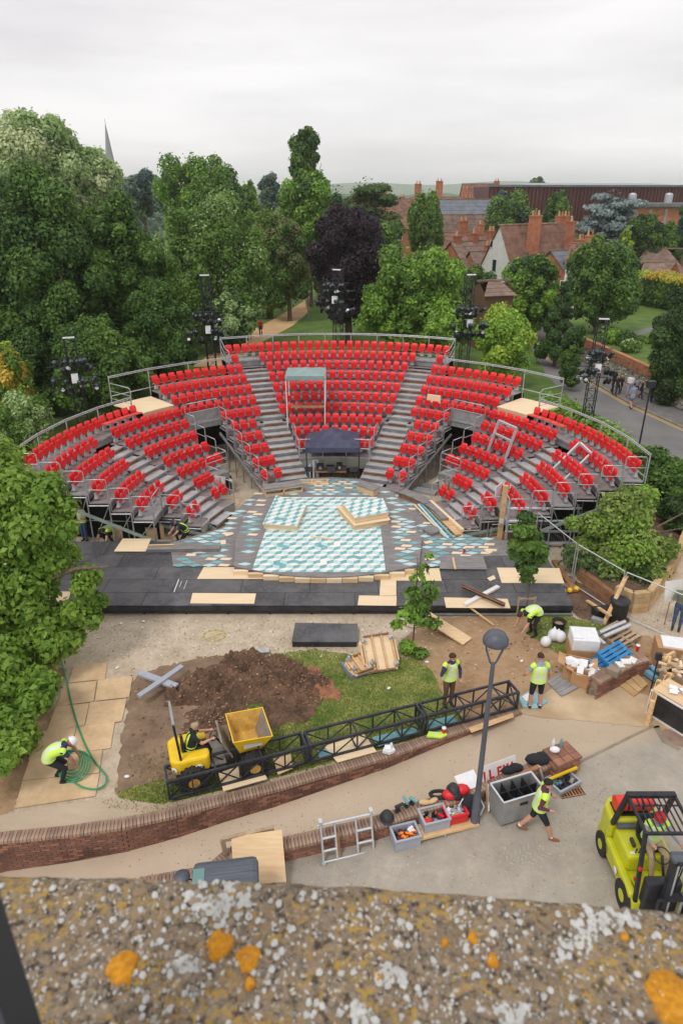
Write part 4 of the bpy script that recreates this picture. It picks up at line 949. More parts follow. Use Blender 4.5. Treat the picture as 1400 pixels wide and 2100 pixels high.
for i, (x, y, z, lb) in enumerate([(951, 1133, ZR, 'red and white drinks cup on the grey stage apron'), (1109, 1137, ZD, 'red and white drinks cup at the right end of the deck'), (1305, 1335, .62, 'red and white drinks cup on the brick pier wall'), (909, 1505, .16, 'red and white drinks cup on the long brick wall')]):
    t = thing('drinks_cup', lb, 'cup', P(x, y, z), 0, 'red drinks cups'); MB().lathe([(.045, 0), (.06, .2)], n=10).build('cup', 'red_plastic', t); MB().lathe([(.063, .2), (.062, .225), (.0, .235)], n=10).build('lid', 'white_plastic', t)
# ---- black slab on the gravel
t = thing('stage_platform', 'spare black stage platform lying on the gravel before the deck', 'platform', P(665, 1300, 0))
q = [P(x, y, .22) for x, y in [(605, 1277), (733, 1279), (732, 1316), (598, 1316)]]
MB().prism([(p.x, p.y) for p in q], .19, .22).build('top_board', 'stage_black', t, True); c_ = sum(q, Vector())/4
MB().prism([(c_.x+(p.x-c_.x)*.985, c_.y+(p.y-c_.y)*.97) for p in q], 0, .188).build('frame', 'black_paint', t, True)
# plywood fascia leaning, boxes under the stand ends
boxthing('plywood_box', 'bare plywood box under the left end of the stand', 'box', P(318, 1102, 0), (.7, .5, .55), .5, 'ply')
boxthing('plywood_box', 'pale plywood box in the shadow under the left wing', 'box', P(240, 1100, 0), (.6, .4, .6), .1, 'ply')
boxthing('orange_crate', 'orange brown crate between silver rails right of the deck', 'crate', P(1050, 1110, 0), (1.0, .6, .5), .0, 'timber_brown')
# plywood laid on the ground round the apron
for pts in ([(395, 1052), (450, 1062), (462, 1085), (392, 1078)], [(455, 1022), (496, 1032), (486, 1042), (440, 1044)], [(462, 1050), (472, 1052), (440, 1066), (420, 1056)], [(500, 980), (566, 986), (590, 1005), (542, 1010)], [(780, 995), (826, 1004), (812, 1012), (770, 1002)], [(905, 1040), (935, 1035), (960, 1056), (930, 1062)]):
    pass
for i, (pts, lb) in enumerate([([(384, 1062), (440, 1064), (462, 1082), (390, 1086)], 'bare plywood sheet on the ground left of the curved apron'), ([(430, 1040), (478, 1046), (470, 1060), (414, 1056)], 'bare plywood sheet before the seats of the left middle wing'),
                               ([(452, 1016), (492, 1024), (488, 1038), (440, 1034)], 'bare plywood sheet by the feet of the left staircase'), ([(535, 988), (572, 986), (588, 1002), (552, 1006)], 'bare plywood sheet below the left inner wing'), ([(780, 994), (816, 992), (824, 1006), (776, 1006)], 'bare plywood sheet below the right inner wing'), ([(896, 1035), (935, 1036), (962, 1056), (938, 1064)], 'bare plywood sheet under the ends of the pale beams')]):
    z_ = .03; single('plywood_sheet', MB().prism([tuple(P(x, y, z_)[:2]) for x, y in pts], .012, z_), 'ply', lb, 'sheet', 'plywood sheets round the stage')
plk('timber_strip', 'dark orange batten on the left plywood by the apron', 'strip', (428, 1080), (450, 1077), .08, .12, .04, 'timber_brown')
# upright plank, bin, poster stand
t = thing('upright_beam', 'tall pale timber beam standing upright at the right staircase', 'beam', P(1022, 1112, .4))
b0 = P(1022, 1112, .02); MB().bar(b0, (b0.x+.06, b0.y+.1, 2.55), .2, .12).build('beam', 'timber', t, True); MB().box((b0.x+.03, b0.y-.03, 1.0), (.17, .02, .2)).build('paper_note', 'white_paint', t, True)
t = thing('poster_stand', 'tall white and blue folding panel stand left of the navy gazebo', 'stand', P(640, 984, 0))
for dx in (-.22, .18): MB().box((dx, 0, .55), (.30, .04, 1.05), Matrix.Rotation(R(-6), 3, 'X')).build('panel', 'white_plastic', t)
for dx in (-.22, .18): MB().box((dx, -.035, .55), (.08, .02, .95), Matrix.Rotation(R(-6), 3, 'X')).build('blue_stripe', 'light_blue', t)
def bin_(label, p, h=.6, r=.22, m='rubber'):
    t = thing('rubbish_bin', label, 'bin', p); MB().lathe([(r*.8, 0), (r, h)], n=14).build('body', m, t); MB().lathe([(r*1.1, h), (r*1.1, h+.05), (r*.6, h+.1), (0, h+.11)], n=14).build('lid', 'black_paint', t)
bin_('small black bin at the mouth of the left entrance tunnel', P(470, 1003, 0), .6, .16)
# gazebos
def gazebo(label, c, w, d, zt, zap, m, legm, rz=0, z0=0, val=.25, legs=((-1, -1), (1, -1), (1, 1), (-1, 1))):
    t = thing('gazebo', label, 'gazebo', c, rz)
    q = MB(); n_ = 6; V = []; F = []
    for j in range(n_+1):
        for i in range(n_+1):
            u, v = -1+2*i/n_, -1+2*j/n_; h = 1-max(abs(u), abs(v)); V.append((u*w/2, v*d/2, zt+(zap-zt)*(h*.8+.2*h*h)-.03*math.sin(3.1*(u+v))*(1-h)*h*4))
    for j in range(n_):
        for i in range(n_): a = j*(n_+1)+i; F.append((a, a+1, a+n_+2, a+n_+1))
    q.add(V, F, 0, False); q.build('canopy', m, t)
    v_ = MB()
    for (x0, y0, x1, y1) in ((-1, -1, 1, -1), (1, -1, 1, 1), (1, 1, -1, 1), (-1, 1, -1, -1)): v_.bar((x0*w/2, y0*d/2, zt-val/2), (x1*w/2, y1*d/2, zt-val/2), .015, val)
    v_.build('valance', m, t)
    for x, y in legs: MB().tube((x*w/2*.96, y*d/2*.96, z0), (x*w/2*.98, y*d/2*.98, zt-.02), .03, 6).build('leg', legm, t)
    return t
gazebo('navy blue pop-up gazebo standing before the centre block of seats', (-.42, 32.0, 0), 2.6, 2.2, 2.1, 2.8, 'navy', 'black_metal')
gz = gazebo('sage green gazebo with white legs standing among the centre seats', PO(9.9, -8.8, zk(6)), 2.0, 1.8, 2.5, 2.75, 'sage', 'white_paint', z0=-.3, val=.22)
for i, (x, y) in enumerate([(597, 851), (669, 850)]):
    p = P(x, y, zk(5)); boxthing('plywood_box', f'pale plywood box at the {"left" if i == 0 else "right"} foot of the sage gazebo', 'box', (p.x, p.y-.15, zk(4)+.4), (.50, .3, .62), 0, 'ply_pale')
t = thing('control_desk', 'brown topped trestle desk under the sage green gazebo', 'desk', (PO(9.9, -8.8).x+.1, PO(9.9, -8.8).y-.3, zk(6)+.0)); MB().bb(-.9, .9, -.22, .22, .72, .76).build('top_board', 'timber_brown', t)
for x in (-.8, .8): MB().bar((x, 0, 0), (x, 0, .72), .05).build('leg', 'black_metal', t)
boxthing('plywood_offcut', 'pale plywood board resting on seats of the right wing', 'board', PO(11.0, 27.6, zk(7)+.55), (.72, .1, .40), -R(28), 'ply_pale')
# kit under the centre block
t = thing('equipment_table', 'folding table of black sound kit beneath the centre block', 'table', (-.55, 31.5, 0)); MB().bb(-.8, .8, -.3, .3, .68, .72).build('top_board', 'timber_brown', t)
for x in (-.75, .75):
    for y in (-.25, .25): MB().tube((x, y, 0), (x, y, .68), .02, 5).build('leg', 'black_metal', t)
for i, (x, w, h) in enumerate([(-.5, .35, .3), (0, .4, .22), (.45, .3, .35)]):
    t = thing('sound_unit', ['black sound unit on the left of the kit table', 'low black mixing unit in the middle of the kit table', 'tall black sound unit on the right of the kit table'][i], 'equipment', (-.55+x, 31.5, .721)); MB().bb(-w/2, w/2, -.15, .15, 0, h).build('case', 'black_paint', t); MB().lathe([(.0, 0), (.08, .0), (.06, .02)], (0, -.16, h*.5), 10, rot=Matrix.Rotation(R(90), 3, 'X')).build('dial', 'galv', t)
for i in range(5):
    x = -1.6+i*.55; t = thing('music_stand', ['black folding stand under the left of the navy gazebo', 'black folding stand, second from the left under the gazebo', 'black folding stand in the middle under the navy gazebo', 'black folding stand, second from the right under the gazebo', 'black folding stand under the right of the navy gazebo'][i], 'stand', (x, 31.2+.2*(i % 2), 0), 0, 'stands under the navy gazebo')
    MB().tube((0, 0, .25), (0, 0, .8), .012, 5).build('pole', 'black_metal', t)
    for a in (0, 2.1, 4.2): MB().tube((0, 0, .28), (.25*math.cos(a), .25*math.sin(a), 0), .01, 4).build('leg', 'black_metal', t)
    MB().box((0, -.02, .88), (.4, .02, .25), Matrix.Rotation(R(-25), 3, 'X')).build('desk_plate', 'black_metal', t)
# aluminium frames standing in the right wing
def frame(label, pts, r=.055, m='alu', rungs=(.25, .5)):
    a, b_, c_, d_ = [Vector(p) for p in pts]; t = thing('aluminium_frame', label, 'frame', tuple(a))
    for p, q_ in ((a, d_), (b_, c_)): MB().bar(p, q_, r*1.7, r*1.7).build('leg', m, t, True)
    MB().bar(d_, c_, r*1.7, r*1.7).build('top_bar', m, t, True)
    for f in rungs: MB().bar(a.lerp(d_, f), b_.lerp(c_, f), r*1.4, r*1.4).build('cross_bar', m, t, True)
p1, p2 = PO(9.4, 51, zk(5)), PO(9.2, 57, zk(5)); o_ = Vector((.5, .35, 1.45))
qa, qb = P(998, 929, 2.1), P(1033, 947, 2.1); o_ = Vector((.42, .1, 1.55)); frame('silver frame standing upright among seats of the right middle wing', (qa, qb, qb+o_, qa+o_), rungs=(.62,))
frame('second silver frame leaning by the right outer staircase', (P(1130, 966, 2.4), P(1152, 989, 2.2), P(1152, 989, 2.2)+Vector((1.15, .35, 1.15)), P(1130, 966, 2.4)+Vector((1.15, .35, 1.15))), rungs=(.55,))
for i in range(4):
    a = P(1086+5*i, 972+i, 1.9+.04*i); plank('silver_tube', ['silver tube lying over seats, nearest the outer staircase', 'silver tube lying over seats, second from the staircase', 'silver tube lying over seats, third from the staircase', 'silver tube lying over seats, farthest from the staircase'][i], 'tube', a, a+Vector((.75+.1*i, -.9, .0)), .06, .06, 'alu', 'silver tubes on the right wing')
# stacked scaffold rails right of the deck
t = thing('scaffold_rail_stack', 'silver horizontal scaffold rails stacked at the right stage end', 'scaffold', (6.8, 25.4, 0))
for i, z in enumerate((.2, .72, 1.22, 1.75)):
    for j, dx in enumerate((0, 1.5)): MB().tube((6.65+dx, 24.7+.06*(i % 2), z), (8.1+dx, 24.72+.06*(i % 2), z), .055, 8).build('rail', 'alu', t, True)
for x in (6.7, 8.1, 9.5): MB().tube((x, 24.85, 0), (x, 24.85, 1.9), .035, 6).build('post', 'galv', t, True)
boxthing('loose_steps', 'loose grey metal step unit on the gravel by the right tunnel', 'steps', P(870, 1010, 0), (1.2, .5, .14), -.45, 'deck_grey')
boxthing('loose_steps', 'second grey metal step unit beside the first by the tunnel', 'steps', P(884, 1000, 0), (1.1, .35, .12), -.45, 'galv_dull')
t = thing('banner_panel', 'white mesh banner panel tied to the left middle wing rail', 'banner', PO(6.6, -52, 0)); q0, q1 = PO(6.35, -51.5, .75), PO(6.9, -55, .85); MB().bar(q0+Vector((0, 0, .3)), q1+Vector((0, 0, .3)), .02, .7).build('panel', 'white_paint', t, True); MB().ell(q0.lerp(q1, .5)+Vector((.04, -.05, .35)), (.16, .03, .16), 8, 6).build('red_mark', 'cloth_pink', t, True)
t = thing('white_banner', 'white folded banner hanging at the right outer staircase rail', 'banner', P(1008, 1080, 0)); q0 = P(1008, 1080, .2); MB().bar((q0.x, q0.y, 1.3), (q0.x+.35, q0.y+.5, 1.3), .03, 1.5).build('panel', 'cloth_white', t, True)
# ================================================================== YARD AND SITE OBJECTS
def topz(py, Y): return atY(700, py, Y).z
# ---- black box truss in three sections
TA, TB = P(346, 1640, .17), P(1060, 1452, .17)
tdir = (TB-TA).normalized(); tn = Vector((-tdir.y, tdir.x, 0)); TL = (TB-TA).length; TW, TH = .5, .56
for k, lb in enumerate(['left section of the long black box truss behind the brick wall', 'middle section of the long black box truss, above plywood and blue sheets', 'right section of the long black box truss, ending by the man in shorts']):
    f0, f1 = [(0, .362), (.366, .70), (.704, 1)][k]; a = TA+tdir*TL*f0; L = TL*(f1-f0)
    t = thing('box_truss', lb, 'truss', tuple(a), math.atan2(tdir.y, tdir.x), 'black box truss sections')
    for y in (0, TW):
        for z in (.03, TH): MB().bar((0, y, z), (L, y, z), .055, .055).build('chord', 'truss_black', t)
    nb = max(4, int(round(L/.62)))
    for i in range(nb+1):
        x = .03+(L-.06)*i/nb; big = i in (0, nb); w = .055 if big else .035
        for y in (0, TW): MB().bar((x, y, .06), (x, y, TH-.03), w, w, up=(1, 0, 0)).build('upright', 'truss_black', t)
        for z in (.03, TH):
            if big or i % 2 == 0: MB().bar((x, .03, z), (x, TW-.03, z), w, w).build('cross_bar', 'truss_black', t)
        if big: MB().bar((x, .03, .06), (x, TW-.03, TH-.03), .03, .03).build('end_brace', 'truss_black', t)
        if i < nb:
            x2 = .03+(L-.06)*(i+1)/nb
            for y in (0, TW):
                q = ((x, y, .06), (x2, y, TH-.03)) if i % 2 else ((x, y, TH-.03), (x2, y, .06)); MB().bar(*q, .026, .026).build('diagonal', 'truss_black', t)
            if i % 2 == 0: MB().bar((x, .03, .03), (x2, TW-.03, .03), .026, .026).build('diagonal', 'truss_black', t)
def flat(name, label, cat, pts, z, m, th=.02, group=None, yard=False, mbm=None):
    q = [tuple((PY(x, y, z) if yard else P(x, y, z))[:2]) for x, y in pts]
    return single(name, MB().prism(q, z-th, z), m, label, cat, group)
flat('plywood_sheet', 'pale plywood sheet under the left section of truss', 'sheet', [(448, 1585), (528, 1558), (548, 1597), (458, 1622)], .175, 'ply_pale')
flat('plywood_sheet', 'pale plywood sheet under the middle section of truss', 'sheet', [(664, 1530), (745, 1504), (772, 1541), (692, 1563)], .175, 'ply_pale')
flat('plywood_sheet', 'narrow plywood piece between the left and middle truss sections', 'sheet', [(560, 1556), (596, 1546), (600, 1575), (570, 1588)], .172, 'ply_dirty')
flat('blue_sheet', 'teal sheet seen through the middle truss section', 'sheet', [(762, 1512), (850, 1490), (858, 1505), (775, 1530)], .16, 'teal')
flat('blue_sheet', 'teal sheet scrap beside the plywood under the middle truss', 'sheet', [(650, 1540), (668, 1534), (680, 1548), (655, 1553)], .16, 'teal')
flat('blue_sheet', 'teal sheet under the right truss section', 'sheet', [(870, 1480), (930, 1466), (936, 1480), (880, 1495)], .16, 'teal')
flat('timber_strip', 'pale timber batten along the brick wall by the truss end', 'strip', [(960, 1492), (1050, 1462), (1053, 1470), (966, 1502)], .2, 'timber')
t = thing('plastic_bag', 'clear plastic bag slumped on the long brick wall', 'bag', P(797, 1540, .15)); MB().prism([(-.17, -.08), (.02, -.14), (.16, -.05), (.1, .11), (-.1, .1)], 0, .09).box((-.03, .0, .12), (.16, .12, .09), Matrix.Rotation(.6, 3, 'X')).box((.05, .03, .17), (.05, .09, .1), Matrix.Rotation(.5, 3, 'Y')).build('bag', 'white_plastic', t)
t = thing('hi_vis_vest', 'discarded yellow hi-vis vest lying on the long brick wall', 'vest', P(895, 1508, .16)); MB().prism([(-.28, -.08), (.1, -.12), (.27, -.02), (.22, .1), (.02, .07), (-.2, .1)], 0, .05).build('vest', 'vest', t); MB().bb(-.05, .0, -.09, .07, .051, .056).build('reflective_band', 'reflect', t)
for i, (x, y, lb) in enumerate([(261, 1593, 'white oval dish lying on the soil left of the truss'), (241, 1370, 'small white cap on gravel beside the plywood path'), (456, 1360, 'white cap at the upper edge of the soil heap'), (875, 1358, 'round white cap near the man on the phone'), (1069, 1356, 'round white cap left of the white sacks'), (248, 1279, 'crumpled white paper on the gravel at left'), (294, 1275, 'grey rag lying on gravel in front of the deck'), (797, 1412, 'scrap of white paper on the lawn patch')]):
    single('plastic_dish', MB().lathe([(.06, 0), (.07, .02), (.04, .04), (0, .05)], n=9, sc=(1.1, .7)), 'white_plastic', lb, 'dish', loc=P(x, y, .02), rz=i)
rr = random.Random(8); pm = MB()
for a in range(0, 360, 12):
    if a % 36 == 0: continue
    p = P(440, 1303, .006); c_, s__ = math.cos(R(a)), math.sin(R(a)); pm.box((p.x+.36*c_, p.y+.3*s__, .012), (.10, .05, .006), R(a+90))
pm.box((P(440, 1303).x, P(440, 1303).y, .012), (.5, .05, .006), .6); pm.box((P(440, 1303).x, P(440, 1303).y, .013), (.3, .05, .006), -.9)
mat('spray_yellow', (.62, .52, .05), .9, c2=(.5, .42, .2), scale=30); tag(pm.build('painted_mark', 'spray_yellow'), 'yellow spray painted ring on the gravel', 'mark', kind='structure')
# ---- plywood path sheets
o28 = lambda L, ox, oy: [(ox+x/2.8, oy+y/2.8) for x, y in L]
PS = [(o28([(425, 905), (617, 890), (603, 985), (395, 1008)], 0, 1040), 'farthest plywood sheet of the path at the foot of the big tree'),
      (o28([(372, 1014), (556, 998), (538, 1114), (325, 1142)], 0, 1040), 'second plywood sheet of the left column of the path'),
      (o28([(565, 990), (762, 970), (742, 1090), (546, 1112)], 0, 1040), 'farthest plywood sheet of the right column of the path'),
      (o28([(320, 1144), (513, 1125), (483, 1257), (270, 1284)], 0, 1040), 'third plywood sheet in the left column of the path'),
      (o28([(518, 1120), (728, 1098), (700, 1228), (489, 1254)], 0, 1040), 'second plywood sheet in the right column of the path'),
      (o28([(212, 337), (438, 312), (403, 467), (165, 500)], 0, 1380), 'plywood sheet of the path just behind the crouching worker'),
      (o28([(442, 307), (660, 280), (635, 430), (412, 464)], 0, 1380), 'third plywood sheet in the right column of the path'),
      (o28([(170, 500), (398, 470), (372, 592), (130, 615)], 0, 1380), 'plywood sheet under the feet of the worker with the hose'),
      (o28([(403, 468), (588, 440), (570, 572), (378, 594)], 0, 1380), 'plywood sheet beneath the green hose coil'),
      (o28([(130, 619), (572, 577), (548, 705), (88, 775)], 0, 1380), 'long plywood sheet nearest the brick wall at the path end')]
for i, (pts, lb) in enumerate(PS): flat('plywood_sheet', lb, 'sheet', pts, .035+.006*(i % 3), 'ply_dirty', .018, 'plywood path sheets')
# ---- green hose
hs = [(118, 1330), (130, 1368), (140, 1410), (152, 1460), (168, 1510), (186, 1548), (205, 1575), (218, 1592), (216, 1608), (198, 1618), (172, 1615), (152, 1604)]
hp = [P(x, y, .07) for x, y in hs]
def smooth(pts, k=5):
    out = []
    for i in range(len(pts)-1):
        p0, p1, p2, p3 = pts[max(0, i-1)], pts[i], pts[i+1], pts[min(len(pts)-1, i+2)]
        for j in range(k):
            u = j/k; out.append(.5*((2*p1)+(p2-p0)*u+(2*p0-5*p1+4*p2-p3)*u*u+(3*p1-p0-3*p2+p3)*u**3))
    return out+[pts[-1]]
HC = P(150, 1585, .0)
t = thing('garden_hose', 'long green hose snaking over the plywood to a coil in the worker\'s hands', 'hose', tuple(HC))
MB().path(smooth(hp), .022, 6).build('hose', 'green_hose', t, True)
coil = MB()
for k in range(5):
    rr_ = .25+.035*k; tl = Matrix.Rotation(R(62-9*k), 3, 'X'); coil.path([Vector((HC.x+.02*k, HC.y, .42-.05*k))+tl @ Vector((rr_*math.cos(a), rr_*math.sin(a), 0)) for a in [6.283*i/20 for i in range(20)]], .02, 5, closed=True)
coil.build('coil', 'green_hose', t, True)
# ---- timber dollies
def dolly(label, c, rz, tilt, w, d, under, nb=4):
    t = thing('timber_dolly', label, 'dolly', c, rz, 'upturned timber dollies')
    Rm = Matrix.Rotation(tilt, 3, 'X'); lift = Vector((0, 0, abs(math.sin(tilt))*d/2+.05))
    def bx_(c0, sz, name, m): q = MB().box(Rm @ Vector(c0)+lift, sz, Rm); return q.build(name, m, t)
    oc = [(-w/2, -d/2+.25), (-w/2+.1, -d/2), (w/2-.1, -d/2), (w/2, -d/2+.25), (w/2, d/2-.2), (w/2-.2, d/2), (-w/2+.2, d/2), (-w/2, d/2-.2)]
    q = MB(); n_ = len(oc); q.add([tuple(Rm @ Vector((x, y, z))+lift) for z in (-.02, 0) for x, y in oc], [tuple(range(n_-1, -1, -1)), tuple(range(n_, 2*n_))]+[(i, (i+1) % n_, n_+(i+1) % n_, n_+i) for i in range(n_)]); q.build('board', under, t)
    for i in range(nb): x = -w/2+.12+(w-.24)*i/(nb-1); bx_((x, 0, .05), (.045, d-.12, .09), 'batten', 'timber')
    for y in (-d/2+.03, d/2-.03): bx_((0, y, .05), (w-.35, .04, .10), 'rim', 'timber_brown')
    for x in (-w/2+.03, w/2-.03): bx_((x, 0, .05), (.04, d-.5, .10), 'rim', 'ply')
    for x in (-1, 1):
        for y in (-1, 1): q = MB().box(Rm @ Vector((x*(w/2-.14), y*(d/2-.16), .13))+lift, (.14, .10, .08), Rm).tube(Rm @ Vector((x*(w/2-.14)-.02, y*(d/2-.16), .2))+lift, Rm @ Vector((x*(w/2-.14)+.03, y*(d/2-.16), .2))+lift, .07, 8); q.build('castor', 'galv', t)
dolly('large upturned plywood dolly with castors, tilted on the lawn', P(776, 1362, 0), R(14), R(42), 1.15, 1.15, 'ply_pale')
dolly('smaller upturned dolly lying flat beside the tilted one', P(738, 1368, .12), R(28), R(8), .9, .75, 'ply', 4)
boxthing('blue_box', 'low blue box under the smaller upturned dolly', 'box', P(738, 1372, 0), (.95, .7, .16), R(28), 'tarp_greyblue')
plk('plank', 'long pale plank leaning from the deck to the sandy ground', 'plank', (872, 1262), (958, 1316), .28, .5, .05, 'ply', z2=.06)
plk('plank', 'thin pale batten leaning on the deck behind the lamp head', 'plank', (955, 1240), (1012, 1282), .42, .05, .04, 'timber', z2=.05)
plk('silver_pipe', 'bundle of silver pipes half buried at the heap edge', 'pipes', (470, 1342), (552, 1334), .06, .22, .06, 'galv')
# ---- saplings (trunk and leaves) are in the vegetation section; tree stakes
# ---- worker materials at the right
t = thing('bucket', 'black builder\'s bucket with rubble on the lawn strip', 'bucket', P(1143, 1292, 0)); MB().lathe([(.17, 0), (.22, .34), (.24, .36), (.21, .36), (.16, .05), (0, .05)], n=16).build('body', 'rubber', t); MB().ell((0, 0, .2), (.19, .19, .1), 8, 5).build('rubble', 'timber_old', t)
for i, (x, y, s_, lb) in enumerate([(1117, 1325, .22, 'small tied white sack, leftmost of the white sacks'), (1133, 1313, .26, 'round white sack in the middle beside the bucket'), (1146, 1316, .25, 'knotted white sack nearest the polystyrene block')]):
    t = thing('white_sack', lb, 'sack', P(x, y, 0), i, 'white sacks'); MB().ell((0, 0, s_*.8), (s_*.8, s_*.75, s_*.85), 10, 7).ell((s_*.3, .02, s_*1.5), (s_*.22, s_*.18, s_*.35), 7, 5).build('sack', 'white_plastic', t)
def cbox(label, c, sz, rz, flaps=True, foam=True):
    t = crate_open('cardboard_box', label, 'box', c, sz, rz, 'cardboard', 'cardboard'); x, y, z = sz
    if flaps:
        for s_ in (-1, 1): MB().bar((0+s_*(x/2+.08), 0, z+.05), (s_*(x/2), 0, z), y*.95, .01, up=(0, 1, 0)) ; MB().box((s_*(x/2+.09), 0, z+.03), (.2, y*.95, .012), Matrix.Rotation(s_*R(-20), 3, 'Y')).build('flap', 'cardboard', t)
    if foam:
        rr = random.Random(int(c[0]*100)); q = MB()
        for _ in range(9): q.box((rr.uniform(-x*.3, x*.3), rr.uniform(-y*.3, y*.3), z*.85+rr.random()*.12), (x*.35, y*.3, .1), Matrix.Rotation(rr.uniform(-.6, .6), 3, 'X') @ Matrix.Rotation(rr.random()*3, 3, 'Z'))
        q.build('packing_foam', 'white_plastic', t)
    return t
cbox('open cardboard box of white packing, left of the pair by the corrugated sheet', P(1178, 1388, 0), (.75, .6, .55), -.35)
cbox('open cardboard box spilling white foam, right of the pair', P(1200, 1402, 0), (.8, .6, .5), -.5)
t = thing('polystyrene_block', 'big white polystyrene block in a cardboard sleeve beside the pallets', 'block', P(1190, 1345, 0), -.12); MB().bb(-.42, .42, -.4, .4, 0, .45).build('cardboard_sleeve', 'cardboard', t); MB().bb(-.4, .4, -.38, .38, .451, .85).bb(-.4, -.1, -.3, .3, .851, .9).build('foam', 'white_plastic', t, bevel=.05)
t = thing('corrugated_sheet', 'pale green corrugated sheet lying behind the man in shorts', 'sheet', P(1150, 1410, .02)); c0 = [P(x, y, .03) for x, y in [(1122, 1400), (1150, 1380), (1192, 1406), (1150, 1428)]]
for i in range(9):
    f = (i+.5)/9; a = c0[0].lerp(c0[3], f); b_ = c0[1].lerp(c0[2], f); MB().bar(a+Vector((0, 0, .0 if i % 2 else .02)), b_+Vector((0, 0, .0 if i % 2 else .02)), .105, .02).build('rib', 'fascia' if i % 2 else 'deck_grey', t, True)
flat('blue_tarp', 'crumpled blue-green tarpaulin beside the boots of the man in shorts', 'tarp', [(1064, 1430), (1090, 1412), (1122, 1438), (1100, 1452), (1070, 1448)], .06, 'tarp_blue', .05)
flat('white_card', 'white card lying by the truss end', 'card', [(1070, 1428), (1084, 1420), (1090, 1432), (1078, 1438)], .09, 'white_paint', .02)
def pallet(label, c, rz, m, tilt=0, w=1.15, d=.95, tx=0):
    t = thing('pallet', label, 'pallet', c, rz, 'wooden pallets'); Rm = Matrix.Rotation(tilt, 3, 'X') @ Matrix.Rotation(tx, 3, 'Y')
    for i in range(6): MB().box(Rm @ Vector((0, -d/2+.06+(d-.12)*i/5, .125)), (w, .095, .02), Rm).build('top_slat', m, t)
    for i in range(3): MB().box(Rm @ Vector((-w/2+.05+(w-.1)*i/2, 0, .07)), (.09, d, .09), Rm).build('bearer', m, t)
    for i in range(3): MB().box(Rm @ Vector((0, -d/2+.06+(d-.12)*i/2, .012)), (w, .095, .02), Rm).build('base_slat', m, t)
    return t
pallet('weathered wooden pallet at the bottom of the scrap pile', P(1250, 1322, .0), .5, 'timber_old')
pallet('weathered wooden pallet lying on top of the scrap pile', P(1266, 1306, .16), .62, 'timber_old', .06)
pallet('narrow broken wooden pallet left of the blue pallets', P(1226, 1345, .02), .85, 'timber_old', .1, .9, .6)
pallet('blue pallet leaning on the pier wall, upper one', P(1262, 1350, .45), .62, 'blue_paint', .35, 1.1, .8)
pallet('blue pallet leaning on the pier wall, lower one', P(1238, 1366, .3), .62, 'blue_paint', .5, 1.0, .7)
pallet('dark broken pallet between the cardboard box and the blue pallets', P(1222, 1372, .12), .7, 'black_paint', .3, .9, .6)
t = pallet('new pale wooden pallet standing on edge by the black bar counter', P(1332, 1440, .42), R(58), 'timber', R(90), 1.1, .9)
pallet('second pale pallet standing behind the bar counter', P(1352, 1420, .42), R(50), 'timber', R(88), 1.0, .85)
for i, (a, b_, lb) in enumerate([((1228, 1298), (1280, 1275), 'long silver tube on the pallets, farther one'), ((1236, 1306), (1290, 1282), 'long silver tube on the pallets, nearer one'), ((1222, 1306), (1240, 1322), 'short silver tube end crossing the pallets')]):
    p, q_ = P(*a, .42), P(*b_, .42); t = thing('silver_duct', lb, 'tube', tuple(p), 0, 'silver tubes on the pallets'); MB().tube(p, q_, .07, 10).build('tube', 'alu', t, True)
for i, (x, y, lb) in enumerate([(1240, 1400, 'grey concrete block on end beside the pier wall'), (1228, 1412, 'cracked concrete block at the foot of the pier wall'), (1212, 1418, 'small rough stone at the corner of the sandy yard'), (1256, 1382, 'broken paving slab on top of the pier wall')]):
    single('concrete_block', MB().box((0, 0, .1), (.34, .28, .22)), 'kerb_stone', lb, 'block', loc=P(x, y, .0 if i < 3 else .6), rz=i*.8, bevel=.02)
for i, (x, y, lb) in enumerate([(1282, 1358, 'white paper sheet on the pier wall, left one'), (1296, 1355, 'white paper sheet on the pier wall by the red cup'), (1270, 1364, 'white paper bag on the left of the pier wall')]):
    single('paper_sheet', MB().box((0, 0, .02), (.26, .2, .04), Matrix.Rotation(.15, 3, 'X')), 'white_paint', lb, 'paper', loc=P(x, y, .61), rz=i*.9)
for i in range(2):
    plk('blue_box', ['light blue box beam behind the pier wall, farther one', 'light blue box beam behind the pier wall, nearer one'][i], 'beam', (1322, 1360+i*16), (1346, 1380+i*14), .15, .16, .14, 'light_blue')
# steps down at the pier wall
st_ = MB()
for i in range(3): st_.prism([tuple(P(x, y, 0)[:2]) for x, y in [(1262+i*14, 1402-i*4), (1275+i*14, 1396-i*5), (1310+i*8, 1422-i*6), (1298+i*8, 1430-i*6)]], -.05, .05+.04*i)
struct('stone_steps', st_, 'sandstone')
# compost bin, A-frame timber, planter
t = thing('compost_bin', 'tall black ribbed water butt behind the leaning timber', 'bin', P(1263, 1272, 0)); MB().lathe([(.26, 0), (.3, .3), (.31, .5), (.30, .75)], n=16).build('body', 'rubber', t); MB().lathe([(.33, .75), (.33, .81), (.25, .86), (0, .87)], n=16).build('lid', 'black_paint', t)
t = thing('timber_prop', 'long pale timber prop leaning over the black water butt', 'prop', P(1240, 1278, 0)); MB().bar(P(1237, 1280, .02), atY(1284, 1180, P(1283, 1262).y), .12, .08).build('post', 'timber', t, True); MB().bar(P(1203, 1232, .05), P(1250, 1262, .5), .12, .06).build('rail', 'timber', t, True)
boxthing('black_trunk', 'low black trunk beside the leaning timber prop', 'box', P(1232, 1262, 0), (.6, .35, .3), .2, 'black_paint'); boxthing('grey_crate', 'small grey crate at the foot of the timber prop', 'crate', P(1224, 1276, 0), (.4, .2, .15), -.6, 'galv')  # the low black box is a trunk, not a battery case
